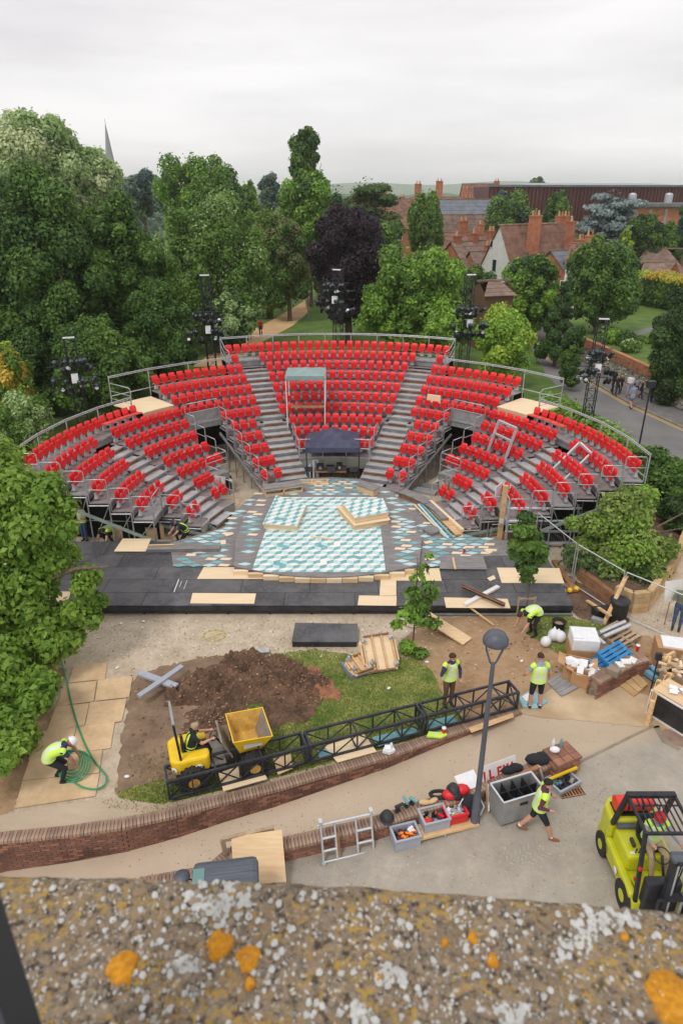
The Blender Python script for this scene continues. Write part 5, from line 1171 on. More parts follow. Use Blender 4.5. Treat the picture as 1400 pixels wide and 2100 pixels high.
t = thing('timber_ramp', 'long reddish steel beam lying at the right edge of the deck', 'beam', P(1150, 1180, 0)); MB().bar(P(1136, 1150, .1), P(1178, 1212, .1), .22, .1).build('beam', 'timber_brown', t, True)
for i, (x, y) in enumerate([(1167, 1212), (1181, 1209)]): single('yellow_plug', MB().lathe([(.1, 0), (.1, .08), (.06, .12), (0, .12)], n=8), 'yellow', ['yellow cap at the left end of the reddish beam', 'yellow cap at the right end of the reddish beam'][i], 'cap', loc=P(x, y, .1))
plt = thing('stone_planter', 'wedge shaped sandstone planter holding the big shrub', 'planter', P(1310, 1240, 0))
pp = [(1187, 1187), (1256, 1240), (1290, 1255), (1322, 1252), (1375, 1180), (1405, 1100), (1386, 1062), (1340, 1075), (1250, 1130)]
pw = [P(x, y, .0) for x, y in pp]; cc = sum(pw, Vector())/len(pw)
for i in range(len(pw)):
    a, b_ = pw[i], pw[(i+1) % len(pw)]; d = (b_-a); L = d.length; d.normalize(); an = math.atan2(d.y, d.x); wood = i in (0,)
    H_ = .45 if wood else .8; nrow = 2 if wood else 4; 
    for r_ in range(nrow):
        n_ = 1 if wood else max(1, int(L/.42)); hh_ = H_/nrow
        for j in range(n_):
            o_ = (j+.5)/n_; p = a.lerp(b_, o_); q = MB().box((p.x, p.y, hh_*(r_+.5)), (L/n_-.012, .22+random.uniform(-.01, .01), hh_-.012), an); q.build('board' if wood else 'stone', 'timber_brown' if wood else 'sandstone', plt, True)
MB().prism([(cc.x+(p.x-cc.x)*.95, cc.y+(p.y-cc.y)*.95) for p in pw], 0, .42).build('soil', 'dark_soil', plt, True)
# mesh fence panels
fa, fb_, fc = P(1086, 1122, 0), P(1252, 1262, 0), P(1360, 1330, 0)
fpts = [P(1020, 1095, 0), P(1118, 1190, 0), P(1262, 1285, 0), P(1390, 1335, 0)]
fp = [(P(1092, 1132), P(1168, 1200)), (P(1172, 1203), P(1262, 1262)), (P(1266, 1264), P(1400, 1325))]
for i, (a, b_) in enumerate(fp):
    t = thing('mesh_fence_panel', ['steel mesh fence panel nearest the grandstand on the right', 'steel mesh fence panel before the stone planter and timber prop', 'steel mesh fence panel at the right edge by the man with a sign'][i], 'fence', tuple(a), 0, 'temporary mesh fence panels'); h = 1.75
    MB().tube(a, a+Vector((0, 0, h)), .022, 6).build('post', 'galv', t, True); MB().tube(b_, b_+Vector((0, 0, h)), .022, 6).build('post', 'galv', t, True)
    MB().tube(a+Vector((0, 0, h)), b_+Vector((0, 0, h)), .022, 6).build('top_rail', 'alu', t, True); MB().tube(a+Vector((0, 0, .12)), b_+Vector((0, 0, .12)), .022, 6).build('bottom_rail', 'alu', t, True)
    w = MB(); L = (b_-a).length
    for j in range(1, int(L/.12)): p = a.lerp(b_, j*.12/L); w.tube(p+Vector((0, 0, .12)), p+Vector((0, 0, h)), .0022, 3, cap=False)
    for j in range(1, 6): w.tube(a+Vector((0, 0, .12+.27*j)), b_+Vector((0, 0, .12+.27*j)), .0022, 3, cap=False)
    tag(w.build('wire_mesh', 'galv_dull', t, True), kind='stuff')
for i, p in enumerate([fp[0][0], fp[0][1], fp[1][1]]): single('fence_block', MB().bb(-.35, .35, -.12, .12, 0, .12), 'kerb_stone', ['concrete fence foot nearest the stand', 'concrete fence foot beside the planter board', 'concrete fence foot behind the scrap pallets'][i], 'block', loc=tuple(p), rz=.9, bevel=.03)
# ---- bar counter with black front, log basket
cA, cB = P(1325, 1463, 0), P(1440, 1535, 0); d = (cB-cA).normalized(); nn_ = Vector((-d.y, d.x, 0)); 
t = thing('bar_counter', 'black fronted bar counter with white trim and plywood top', 'counter', tuple(cA), math.atan2(d.y, d.x)); L = (cB-cA).length
MB().bb(0, L, 0, .75, .03, .82).build('front_panel', 'black_paint', t); MB().bb(-.02, L, .04, .8, .825, .86).build('top_board', 'ply', t)
MB().bb(0, L, -.03, 0, .80, .85).bb(0, L, -.03, 0, 0, .05).bb(-.03, 0, -.03, 0, 0, .85).build('trim', 'white_paint', t)
for i, (x, lb) in enumerate([(.5, 'crumpled clear wrap on the left of the bar counter'), (1.15, 'second crumpled plastic wrap on the bar counter')]):
    rr = random.Random(i); q = MB()
    for _ in range(6): q.box((rr.uniform(-.18, .18), rr.uniform(-.15, .15), rr.uniform(.03, .1)), (.22, .12, .012), Matrix.Rotation(rr.uniform(-.7, .7), 3, 'X') @ Matrix.Rotation(rr.random()*3, 3, 'Z'))
    p = cA+d*x+nn_*.4; single('plastic_wrap', q, 'white_plastic', lb, 'wrap', loc=(p.x, p.y, .87))
t = crate_open('log_crate', 'timber crate heaped with split logs behind the bar counter', 'crate', P(1396, 1412, 0), (1.3, .9, .7), -.5, 'timber_old')
rr = random.Random(2)
for i in range(60):
    x, y, z = rr.uniform(-.6, .6), rr.uniform(-.4, .4), .6+rr.random()*.28; a = rr.random()*6.3; L = .16; MB().tube((x-math.cos(a)*L, y-math.sin(a)*L, z), (x+math.cos(a)*L, y+math.sin(a)*L, z+rr.uniform(-.06, .06)), .05, 6, sm=False).build('log', ['tile_wood', 'timber_old', 'timber'][i % 3], t)
t = thing('foam_lined_box', 'cardboard box with a white sheet on top at the right edge', 'box', P(1385, 1362, 0), -.25); MB().bb(-.7, .7, -.35, .35, 0, .75).build('body', 'cardboard', t); MB().bb(-.55, .6, -.3, .3, .751, .80).build('white_sheet', 'white_plastic', t)
t = thing('easel', 'black metal lamp arm standing beside the log crate', 'stand', P(1332, 1420, 0)); MB().tube((0, 0, 0), (.05, .1, 1.15), .025, 6).build('pole', 'black_metal', t); MB().box((.06, .12, 1.2), (.16, .1, .22)).build('head', 'black_metal', t)
struct('brick_inlay', MB().prism([tuple(P(x, y, 0)[:2]) for x, y in [(1352, 1500), (1375, 1490), (1440, 1520), (1440, 1545), (1390, 1530), (1358, 1518)]], 0, .006), 'brick_cope')
struct('pavement_edge', MB().prism([tuple(P(x, y, 0)[:2]) for x, y in [(1338, 1490), (1350, 1488), (1362, 1515), (1395, 1535), (1390, 1540), (1356, 1522)]], 0, .008), 'kerb_stone')
# ---- lamp post
LP = PY(972, 1688); LPh = topz(1300, LP.y)-LP.z-.1
t = thing('street_lamp', 'tall dark grey street lamp with domed head beside the backpack', 'lamp', tuple(LP))
MB().lathe([(.12, 0), (.12, .04), (.095, .06), (.09, .9), (.075, .95), (.066, 1.0), (.046, LPh-.75), (.042, LPh-.62)], n=14).build('pole', 'slate_grey', t)
for s_ in (-1, 1): MB().path([(0, 0, LPh-.7), (s_*.07, 0, LPh-.58), (s_*.17, 0, LPh-.28), (s_*.18, 0, LPh-.12)], .022, 7).build('arm', 'slate_grey', t)
MB().lathe([(.20, LPh-.14), (.265, LPh-.10), (.26, LPh-.02), (.20, LPh+.09), (.10, LPh+.16), (0, LPh+.18)], n=20).build('lamp_head', 'slate_grey', t); MB().lathe([(0, LPh-.19), (.14, LPh-.18), (.19, LPh-.145)], n=16).build('lens', 'glass_green', t)
BP = P(1290, 1012, 0); bh = topz(788, BP.y)
t = thing('floodlight_pole', 'thin black pole standing at the right end of the stand', 'pole', tuple(BP)); MB().tube((0, 0, 0), (0, 0, bh), .05, 8, r2=.035).build('pole', 'black_metal', t); MB().box((0, 0, bh), (.34, .22, .3)).build('lamp_head', 'black_metal', t)
# ---- items by the short wall
def on_wall(px, py, dz=.42): return PY(px, py, dz)
def helmet(label, p, m='black_paint', cat='helmet', g='hard hats on the brick wall'):
    t = thing('hard_hat', label, cat, p, 0, g); MB().lathe([(.15, .02), (.145, .08), (.11, .15), (.05, .18), (0, .185)], n=14, sc=(1, 1.15)).build('shell', m, t); MB().lathe([(.17, 0), (.175, .02), (.15, .03)], n=14, sc=(1, 1.2)).build('brim', m, t)
helmet('black hard hat alone at the left of the short brick wall', on_wall(793, 1678)); helmet('black hard hat resting on the red jacket', on_wall(929, 1622, .56))
def drill(label, p, m, rz):
    t = thing('power_drill', label, 'drill', p, rz, 'power tools on the wall'); MB().tube((-.1, 0, .17), (.12, 0, .17), .04, 8).build('body', m, t); MB().box((-.03, 0, .09), (.05, .04, .13)).build('handle', 'black_paint', t); MB().box((-.03, 0, .02), (.13, .08, .05)).build('battery', 'black_paint', t)
drill('black cordless drill next to the lone black hard hat', on_wall(817, 1663), 'black_paint', .5); drill('teal cordless drill between the black drill and the tool crate', on_wall(831, 1652), 'teal', 1.9); drill('second teal drill beside the spirit level on the wall', on_wall(846, 1650), 'teal', -.6)
plank('spirit_level', 'silver spirit level leaning against the tool crate', 'level', on_wall(850, 1638), on_wall(868, 1672, .35), .06, .03, 'alu')
def crate_px(label, p, sz, rz, m, stuff, g='grey tool crates', wheels=True):
    t = crate_open('tool_crate', label, 'crate', p, sz, rz, m, 'black_paint', g); rr = random.Random(int(p[0]*97)); x, y, z = sz
    MB().bb(-x/2-.02, x/2+.02, -y/2-.02, -y/2+.0, z-.04, z).bb(-x/2-.02, x/2+.02, y/2, y/2+.02, z-.04, z).bb(-x/2-.02, -x/2, -y/2, y/2, z-.04, z).bb(x/2, x/2+.02, -y/2, y/2, z-.04, z).build('rim', m, t)
    for i in range(22):
        m_ = stuff[i % len(stuff)]; a = rr.random()*3.1; MB().box((rr.uniform(-x*.36, x*.36), rr.uniform(-y*.34, y*.34), z*rr.uniform(.45, .92)), (rr.uniform(.08, .2), rr.uniform(.03, .09), rr.uniform(.03, .07)), Matrix.Rotation(a, 3, 'Z') @ Matrix.Rotation(rr.uniform(-.5, .5), 3, 'X')).build('tool', m_, t)
    return t
wa = math.atan2(W2[3].y-W2[1].y, W2[3].x-W2[1].x)
crate_px('grey plastic crate with orange gloves, leftmost crate by the wall', PY(830, 1726), (.6, .42, .34), wa, 'crate_grey', ['black_paint', 'orange', 'orange', 'cloth_white', 'cloth_maroon'])
crate_px('grey plastic crate full of mixed tools on a timber dolly', PY(888, 1690, .1), (.62, .45, .34), wa, 'crate_grey', ['black_paint', 'orange', 'rubber', 'yellow', 'steel_worn', 'cloth_navy', 'red_plastic'])
crate_px('red plastic crate with a pale cloth beside the backpack', PY(931, 1675, .14), (.5, .38, .26), wa, 'red_plastic', ['cloth_white', 'cloth_khaki', 'cloth_grey', 'cloth_white'], None)
p = PY(905, 1702); t = thing('timber_dolly', 'flat orange timber dolly under the red and grey crates', 'dolly', (p.x, p.y, p.z), wa); MB().bb(-.8, .85, -.2, .2, .07, .12).build('board', 'timber', t)
for x in (-.7, 0, .75): MB().tube((x, -.22, .035), (x, -.17, .035), .035, 8).build('wheel', 'galv', t)
flat_ = lambda *a, **k: None
t = thing('work_gloves', 'pair of tan work gloves heaped on the wall above the tool crate', 'gloves', on_wall(878, 1648)); MB().ell((-.1, 0, .05), (.17, .08, .05), 8, 5).ell((.12, .04, .06), (.15, .07, .05), 8, 5, rot=rotz(.6)).build('glove', 'timber', t)
t = thing('tool_belt', 'black tool belt coiled on the wall beside the gloves', 'belt', on_wall(900, 1632)); MB().path([(.22*math.cos(a), .1*math.sin(a), .05) for a in [i*.5 for i in range(12)]], .045, 6).build('belt', 'cloth_black', t); MB().box((.12, -.08, .06), (.14, .1, .12)).build('pouch', 'cloth_black', t)
t = thing('red_jacket', 'bundled red jacket on the wall beneath a black hard hat', 'jacket', on_wall(935, 1632)); MB().ell((-.16, -.05, .1), (.2, .14, .12), 9, 6).ell((.14, .08, .11), (.2, .15, .14), 9, 6).build('cloth', 'red_plastic', t); MB().ell((.02, -.1, .06), (.12, .08, .08), 8, 5).build('lining', 'cloth_black', t)
p = PY(975, 1678); t = thing('backpack', 'black backpack slumped against the foot of the street lamp', 'backpack', (p.x-.12, p.y+.12, p.z)); MB().ell((0, 0, .3), (.24, .16, .32), 12, 8).build('bag', 'cloth_black', t); MB().ell((0, -.12, .2), (.15, .08, .16), 9, 6).build('pocket', 'cloth_black', t); MB().path([(-.2, 0, .5), (-.3, -.05, .3), (-.2, -.1, .08)], .02, 6).build('strap', 'cloth_white', t); MB().path([(.2, 0, .5), (.3, -.05, .3), (.22, -.1, .08)], .02, 6).build('strap', 'cloth_white', t)
# sign behind the flight case: fragments of red lettering on white, as much as shows
wb = math.atan2(W2[5].y-W2[4].y, W2[5].x-W2[4].x)
p = PY(1027, 1622); t = thing('red_lettered_sign', 'white board with red letters propped behind the grey flight case', 'sign', (p.x, p.y, p.z), wb); Rm = Matrix.Rotation(R(-18), 3, 'X')
MB().box(Rm @ Vector((0, 0, .42)), (1.0, .02, .75), Rm).build('board', 'white_paint', t)
def glyph(ch, x, z, s, y=-.016, th=.006):
    B = {'L': [(0, 0, .25, 1), (0, 0, .7, .25)], 'F': [(0, 0, .25, 1), (0, .75, .75, 1), (0, .4, .6, .62)], 'X': None, 'I': [(0, 0, .25, 1)], 'A': None}
    q = MB()
    if B.get(ch):
        for x0, z0, x1, z1 in B[ch]: q.box(Rm @ Vector((x+(x0+x1)/2*s, y, z+(z0+z1)/2*s*1.3)), ((x1-x0)*s, th, (z1-z0)*s*1.3), Rm); y -= .001
    elif ch == 'X':
        for k, sg in enumerate((-1, 1)): q.box(Rm @ Vector((x+.35*s, y-.001*k, z+.65*s)), (.25*s, th, 1.45*s), Rm @ Matrix.Rotation(sg*R(28), 3, 'Y'))
    else:
        for k, sg in enumerate((-1, 1)): q.box(Rm @ Vector((x+(.22+.3*(sg > 0))*s, y-.001*k, z+.65*s)), (.22*s, th, 1.35*s), Rm @ Matrix.Rotation(-sg*R(14), 3, 'Y'))
        q.box(Rm @ Vector((x+.37*s, y-.003, z+.4*s)), (.4*s, th, .2*s), Rm)
    return q.build('letter', 'red_plastic', t)
for ch, x in (('I', -.46), ('L', -.30), ('E', -.06), ('X', .12), ('A', .3)):
    if ch == 'E':
        q = MB()
        for x0, z0, x1, z1 in ((0, 0, .22, 1), (.22, .8, .65, 1), (.22, .4, .6, .6), (.22, 0, .65, .2)): q.box(Rm @ Vector((x+(x0+x1)/2*.2, -.016, .4+(z0+z1)/2*.26)), ((x1-x0)*.2, .006, (z1-z0)*.26), Rm)
        q.build('letter', 'red_plastic', t)
    else: glyph(ch, x, .4, .2)
plank('broom', 'thin wooden broom handle propped at the left of the white sign', 'broom', PY(1000, 1668), PY(996, 1600, .9), .03, .03, 'timber'); plank('white_board', 'narrow white board standing on edge beside the flight case', 'board', PY(1000, 1662, .05), PY(999, 1608, .5), .03, .25, 'white_paint')
p = PY(958, 1605, .45); single('white_folder', MB().box((0, 0, .06), (.55, .4, .02), Matrix.Rotation(.4, 3, 'X')), 'white_plastic', 'white folded paper lying on the wall left of the lamp post', 'paper', loc=tuple(p), rz=wb)
# flight case
fc_ = [(1004, 1609), (1088, 1580), (1120, 1617), (1033, 1647)]; zc = .82; F_ = [PY(x, y, zc) for x, y in fc_]; c = sum(F_, Vector())/4; an = math.atan2(F_[1].y-F_[0].y, F_[1].x-F_[0].x)
wx = (F_[1]-F_[0]).length; wy = (F_[3]-F_[0]).length; zb = zyard(c.x)
t = thing('flight_case', 'open grey flight case with eight black compartments', 'case', (c.x, c.y, zb), an); h = .80
for s_ in (-1, 1): MB().bb(-wx/2, wx/2, min(s_*wy/2, s_*(wy/2-.03)), max(s_*wy/2, s_*(wy/2-.03)), .08, h).build('side_panel', 'case_grey', t); MB().bb(min(s_*wx/2, s_*(wx/2-.03)), max(s_*wx/2, s_*(wx/2-.03)), -wy/2+.031, wy/2-.031, .08, h).build('side_panel', 'case_grey', t)
MB().bb(-wx/2+.03, wx/2-.03, -wy/2+.03, wy/2-.03, .09, .13).build('base', 'black_cloth_shade', t)
for x in (-.25, 0, .25): MB().bb(x*wx-.006, x*wx+.006, -wy/2+.032, wy/2-.032, .14, h-.03).build('divider', 'black_metal', t)
MB().bb(-wx/2+.032, wx/2-.032, -.006, .006, .14, h-.035).build('divider', 'black_metal', t)
for s_ in (-1, 1): MB().bb(-wx/2-.01, wx/2+.01, s_*wy/2-.02, s_*wy/2+.02, h, h+.015).build('edge_trim', 'alu', t); MB().bb(s_*wx/2-.02, s_*wx/2+.02, -wy/2+.021, wy/2-.021, h, h+.013).build('edge_trim', 'alu', t)
for x in (-1, 1):
    for y in (-1, 1): MB().tube((x*(wx/2-.1)-.02, y*(wy/2-.1), .04), (x*(wx/2-.1)+.02, y*(wy/2-.1), .04), .045, 8).build('castor', 'rubber', t)
MB().bb(-.1, .1, -wy/2-.012, -wy/2-.001, .55, .63).build('handle', 'black_metal', t)
single('blue_spray_can', MB().lathe([(.03, 0), (.03, .16), (.012, .19), (0, .2)], n=8), 'blue_paint', 'blue can standing in the front compartment of the flight case', 'can', loc=(c.x-.15, c.y-.3, zb+h-.2))
# rusty box with rubbish, grey tray and yellow level
p = PY(1142, 1578); t = thing('brick_bin', 'rust brown brick pier heaped with bottles and paper', 'pier', (p.x, p.y, p.z), wb)
for r_ in range(6):
    for j in range(3): MB().box((-.26+.26*j+(.06 if r_ % 2 else -.02), -.2, .05+.09*r_), (.24, .2, .08)).build('brick', 'brick', t); MB().box((-.26+.26*j+(.06 if r_ % 2 else -.02), .1, .05+.09*r_), (.24, .38, .08)).build('brick', 'brick', t)
for i, (x, y, m_, lb) in enumerate([(-.1, .1, 'white_plastic', 'crumpled white paper bag on the brick pier'), (.18, .2, 'teal', 'teal bottle standing on the brick pier'), (.0, .28, 'white_paint', 'clear water bottle at the back of the brick pier')]):
    pp_ = Vector((p.x, p.y, p.z+.545))+rotz(wb) @ Vector((x, y, 0)); single('rubbish', (MB().ell((0, 0, .07), (.14, .1, .08), 8, 5) if i == 0 else MB().lathe([(.04, 0), (.04, .16), (.015, .2), (.015, .24), (0, .24)], n=8)), m_, lb, 'rubbish', loc=tuple(pp_))
t = thing('black_bag', 'black holdall lying on the wall behind the flight case', 'bag', on_wall(1100, 1565)); MB().ell((0, 0, .13), (.32, .16, .15), 10, 6).ell((.1, .05, .22), (.15, .1, .08), 8, 5).build('bag', 'cloth_black', t)
t = thing('steel_sections', 'rusty and silver frame of steel sections on the wall', 'frame', on_wall(1085, 1572)); a, b_, c2_ = on_wall(1062, 1592, .5), on_wall(1104, 1572, .6), PY(1112, 1600, .02)
MB().bar(a, b_, .1, .06).build('rail', 'timber_brown', t, True); MB().bar(b_, c2_, .08, .06).build('leg', 'alu', t, True); MB().bar(b_+Vector((-.1, 0, 0)), c2_+Vector((-.1, 0, 0)), .05, .05).build('leg', 'timber_brown', t, True)
for i, (x, y, lb) in enumerate([(1040, 1583, 'black cap lying on the wall behind the white sign'), (1056, 1578, 'dark cloth heap on the wall behind the flight case')]): single('dark_cloth', MB().ell((0, 0, .07), (.2, .13, .09), 9, 5), 'cloth_black', lb, 'cloth', loc=on_wall(x, y))
t = crate_px('low grey tray of cables and bottles under a yellow level', PY(1152, 1608), (.68, .5, .16), wb+.1, 'crate_grey', ['black_paint', 'cloth_navy', 'teal', 'rubber', 'steel_worn'])
plank('yellow_level', 'bright yellow spirit level lying across the low grey tray', 'level', PY(1116, 1602, .22), PY(1182, 1574, .3), .06, .05, 'yellow')
p = PY(1167, 1621); t = thing('drain_grate', 'rusty cast iron drain grate set in the yard', 'grate', (p.x, p.y, p.z+.004), wb-.2)
MB().bb(-.32, .32, -.2, .2, .0, .004).build('pit', 'black_cloth_shade', t)
for i in range(8): MB().bb(-.32+.08*i, -.28+.08*i, -.2, .2, .005, .018).build('bar', 'timber_brown', t)
for y in (-.2, 0, .18): MB().bb(-.32, .32, y, y+.025, .019, .026).build('bar', 'timber_brown', t)
# ladder frames
def ladder(label, a, b_, zt, n_r):
    pass
p0 = PY(664, 1772); p1 = PY(766, 1743); an = math.atan2(p1.y-p0.y, p1.x-p0.x); L = (p1-p0).length
t = thing('ladder_frame', 'folding aluminium ladder frame leaning on the short wall', 'ladder', tuple(p0), an); hh_ = .98; ly = .30
for x in (0, .32, L-.36, L): MB().tube((x, 0, 0), (x, ly, hh_ if x in (0, L) else hh_*.93), .028, 8).build('upright', 'alu', t)
MB().tube((-.08, ly*.93, hh_*.93), (L+.08, ly*.93, hh_*.93), .03, 8).build('rail', 'alu', t); MB().tube((0, ly*.04, .04), (L, ly*.04, .04), .028, 8).build('rail', 'alu', t)
for f in (.3, .6):
    MB().tube((0, ly*f, hh_*f), (.32, ly*f, hh_*f), .03, 8).build('rung', 'alu', t); MB().tube((L-.36, ly*f, hh_*f), (L, ly*f, hh_*f), .03, 8).build('rung', 'alu', t)
for x in (0, L): MB().box((x, 0, .03), (.09, .12, .05)).build('foot', 'galv', t); MB().box((x, ly, hh_), (.08, .12, .1)).build('end_cap', 'alu', t)
MB().bar((.36, ly*.1, .02), (.36, ly*.7, .62), .09, .03).build('timber_strut', 'timber_brown', t)
single('grey_blue_tarp', MB().prism([tuple(PY(x, y, .02)[:2]) for x, y in [(560, 1812), (700, 1773), (712, 1822), (700, 1850), (540, 1840)]], -.47, -.43), 'tarp_greyblue', 'grey-blue sheet lying in the yard behind the parapet', 'sheet')
# plywood sheet leaning + dark frame
t = thing('plywood_sheet', 'large plywood sheet leaning behind the grey vehicle roof', 'sheet', PY(530, 1790)); q = [PY(474, 1716, .9), PY(578, 1701, .9), PY(587, 1808, .25), PY(480, 1815, .25)]
MB().add([tuple(p) for p in q]+[tuple(p+Vector((0, .0, -.03))) for p in q], [(0, 1, 2, 3), (7, 6, 5, 4), (0, 4, 5, 1), (1, 5, 6, 2), (2, 6, 7, 3), (3, 7, 4, 0)]).build('board', 'ply', t, True)
for a, b_ in (((456, 1722, .86), (562, 1698, .86)), ((456, 1722, .84), (462, 1750, .5))): MB().bar(PY(*a), PY(*b_), .09, .09).build('frame', 'timber_old', t, True)
# grey vehicle roof
vz = 1.65; vq = [(404, 1762), (520, 1740), (532, 1790), (534, 1850), (408, 1850)]; V_ = [PY(x, y, vz) for x, y in vq]
vc = (V_[0]+V_[3])/2; L_ = 1.35
x0 = min(V_[0].x, V_[4].x); x1 = max(V_[2].x, V_[1].x); y1 = max(V_[0].y, V_[1].y)
t = thing('utility_vehicle', 'small grey utility vehicle with ribbed roof, partly hidden by the parapet', 'vehicle', ((x0+x1)/2, y1-.75, zyard(x0)), R(8)); hw = (x1-x0)/2
MB().bb(-hw, hw, -.7, .62, 1.35, 1.65).build('roof', 'slate_grey', t, bevel=.11)
for i in range(9): MB().bb(-hw*.55, hw*.95, -.6+.14*i, -.59+.14*i, 1.6505, 1.654).build('roof_rib', 'slate_grey', t)
MB().bb(-hw*.97, -hw*.62, -.45, .42, 1.652, 1.662).build('window', 'glass_green', t); MB().bb(-hw-.0, -hw+.02, -.6, .5, .8, 1.34).build('windscreen', 'glass_dark', t)
MB().bb(-hw+.03, hw-.03, -.68, .56, .35, 1.34).build('body', 'black_paint', t)
for x in (-hw*.7, hw*.7):
    for y in (-.6, .5): MB().tube((x, y-.08, .28), (x, y+.08, .28), .28, 14).build('wheel', 'rubber', t)
MB().tube((-hw, .45, 1.3), (-hw-.2, .5, 1.36), .02, 6).build('mirror_arm', 'black_metal', t); MB().lathe([(0, -.01), (.16, 0), (.16, .03), (0, .04)], c=(-hw-.22, .48, 1.4), n=18).build('mirror', 'slate_grey', t)

# ---- forklift
t = thing('forklift', 'lime yellow forklift truck with red gas bottle and driver', 'forklift', (6.30, 9.85, zyard(6.3)))
def fpart(name, q, m, b=0, parent=None): return q.build(name, m, parent or t, bevel=b)
ch = MB().prism([(-.55, -.95), (.55, -.95), (.58, .3), (.55, 1.0), (.35, 1.16), (-.35, 1.16), (-.55, 1.0), (-.58, .3)], .22, .56); fpart('chassis', ch, 'lime', .04)
fpart('counterweight', MB().prism([(-.56, .5), (.56, .5), (.55, .95), (.38, 1.18), (-.38, 1.18), (-.55, .95)], .45, 1.12), 'lime', .07)
fpart('hood', MB().prism([(-.46, -.28), (.46, -.28), (.48, .46), (-.48, .46)], .56, .98), 'lime', .06)
fpart('side_fender', MB().bb(-.60, -.44, -.85, .5, .50, .66), 'lime', .05); fpart('side_fender', MB().bb(.44, .60, -.85, .5, .50, .66), 'lime', .05)
fpart('floor_plate', MB().bb(-.44, .44, -.85, -.29, .50, .53), 'rubber')
fpart('front_cowl', MB().bb(-.40, .30, -1.02, -.82, .35, 1.18), 'black_paint', .04)
fpart('seat', MB().box((.12, .05, 1.03), (.46, .46, .1)).box((.12, .30, 1.28), (.46, .09, .5), Matrix.Rotation(R(-8), 3, 'X')), 'cloth_black', .03)
fpart('rear_panel', MB().bb(-.44, -.02, .38, .50, .99, 1.08), 'slate_grey', .02)
fpart('lever', MB().box((-.27, .02, 1.06), (.07, .2, .09)), 'black_paint', .02)
for i in range(3): fpart('lever', MB().tube((-.28+.07*i, -.17, .98), (-.28+.07*i, -.2, 1.1), .014, 6).ell((-.28+.07*i, -.2, 1.12), (.024, .024, .024), 6, 4), 'black_paint')
fpart('data_label', MB().bb(-.38, -.28, -.2, -.14, .981, .986), 'white_paint'); fpart('side_emblem', MB().lathe([(0, 0), (.09, 0), (.09, .004)], c=(-.602, -.15, .44), n=14, rot=Matrix.Rotation(R(90), 3, 'Y')), 'white_paint')
gas = fpart('gas_bottle', MB().tube((-.40, .80, 1.31), (.34, .80, 1.31), .165, 16).lathe([(.165, 0), (.12, .07), (0, .09)], c=(.34, .80, 1.31), n=16, rot=Matrix.Rotation(R(90), 3, 'Y')), 'red_gas'); fpart('bottle_strap', MB().tube((-.18, .80, 1.31), (-.14, .80, 1.31), .171, 16).tube((.12, .80, 1.31), (.16, .80, 1.31), .171, 16), 'black_metal', parent=gas)
fpart('bottle_cradle', MB().bb(-.42, .34, .62, .98, 1.121, 1.15), 'black_metal'); fpart('gas_hose', MB().path([(.42, .8, 1.31), (.52, .7, 1.35), (.46, .5, 1.15)], .02, 6), 'rubber')
def guard_leg(a, b_, w=.07): return fpart('guard_leg', MB().bar(a, b_, w, w), 'black_metal')
for s_ in (-1, 1): guard_leg((s_*.50, .52, 1.02), (s_*.46, .26, 2.12), .085); guard_leg((s_*.50, -.92, .55), (s_*.46, -.62, 2.12), .07)
gf = fpart('overhead_guard', MB().bb(-.50, .50, .20, .32, 2.10, 2.19).bb(-.50, .50, -.68, -.62, 2.10, 2.16).bb(-.50, -.44, -.62, .2, 2.10, 2.165).bb(.44, .50, -.62, .2, 2.10, 2.165), 'black_metal', .012)
for i in range(7): fpart('guard_bar', MB().bar((-.33+.11*i, .2, 2.14), (-.33+.11*i, -.62, 2.13), .022, .03), 'black_metal')
fpart('guard_bar', MB().bar((-.44, .02, 2.115), (.44, .02, 2.115), .03, .02), 'black_metal')
for x, y, r_, w in ((-.52, -.62, .31, .2), (.52, -.62, .31, .2), (-.53, .62, .27, .17), (.53, .62, .27, .17)):
    w_ = fpart('wheel', MB().tube((x-w/2, y, r_), (x+w/2, y, r_), r_, 20), 'rubber'); fpart('rim', MB().tube((x-w/2-.006, y, r_), (x+w/2+.006, y, r_), r_*.42, 12), 'lime', parent=w_)
for s_ in (-1, 1): fpart('mast_rail', MB().bar((.14+s_*.24, -1.18, .08), (.14+s_*.24, -1.12, 2.05), .09, .14, up=(0, 1, 0)), 'black_metal'); fpart('mast_cylinder', MB().tube((.14+s_*.13, -1.15, .2), (.14+s_*.13, -1.1, 1.85), .035, 8), 'alu')
for z in (.25, .95, 1.95): fpart('mast_crossbar', MB().bb(-.08, .36, -1.22, -1.10, z, z+.09), 'black_metal')
fpart('mast_top_cover', MB().bb(-.16, .46, -1.2, -.98, 1.96, 2.08), 'slate_grey', .04)
for i in range(4): fpart('hose', MB().path([(.0+.05*i, -1.08, 1.9), (.0+.05*i, -1.02, 1.2), (.02+.05*i, -1.0, .6)], .015, 5), 'rubber')
fpart('carriage', MB().bb(-.3, .58, -1.30, -1.24, .1, .16).bb(-.3, .58, -1.30, -1.24, .5, .57), 'black_metal'); fpart('load_backrest', MB().bb(-.3, -.26, -1.3, -1.26, .57, 1.1).bb(.54, .58, -1.3, -1.26, .57, 1.1).bb(-.26, .54, -1.3, -1.26, 1.06, 1.1), 'black_metal')
for x in (-.08, .36): fpart('fork', MB().bb(x-.05, x+.05, -1.34, -1.305, .05, .6).bb(x-.05, x+.05, -2.3, -1.34, .04, .075), 'black_metal')
fpart('steering_wheel', MB().path([(.12+.16*math.cos(a), -.42+.13*math.sin(a), 1.22+.09*math.sin(a)) for a in [6.283*i/14 for i in range(14)]], .014, 6, closed=True), 'black_paint'); fpart('steering_column', MB().tube((.12, -.42, 1.22), (.12, -.7, .8), .03, 6), 'black_paint')
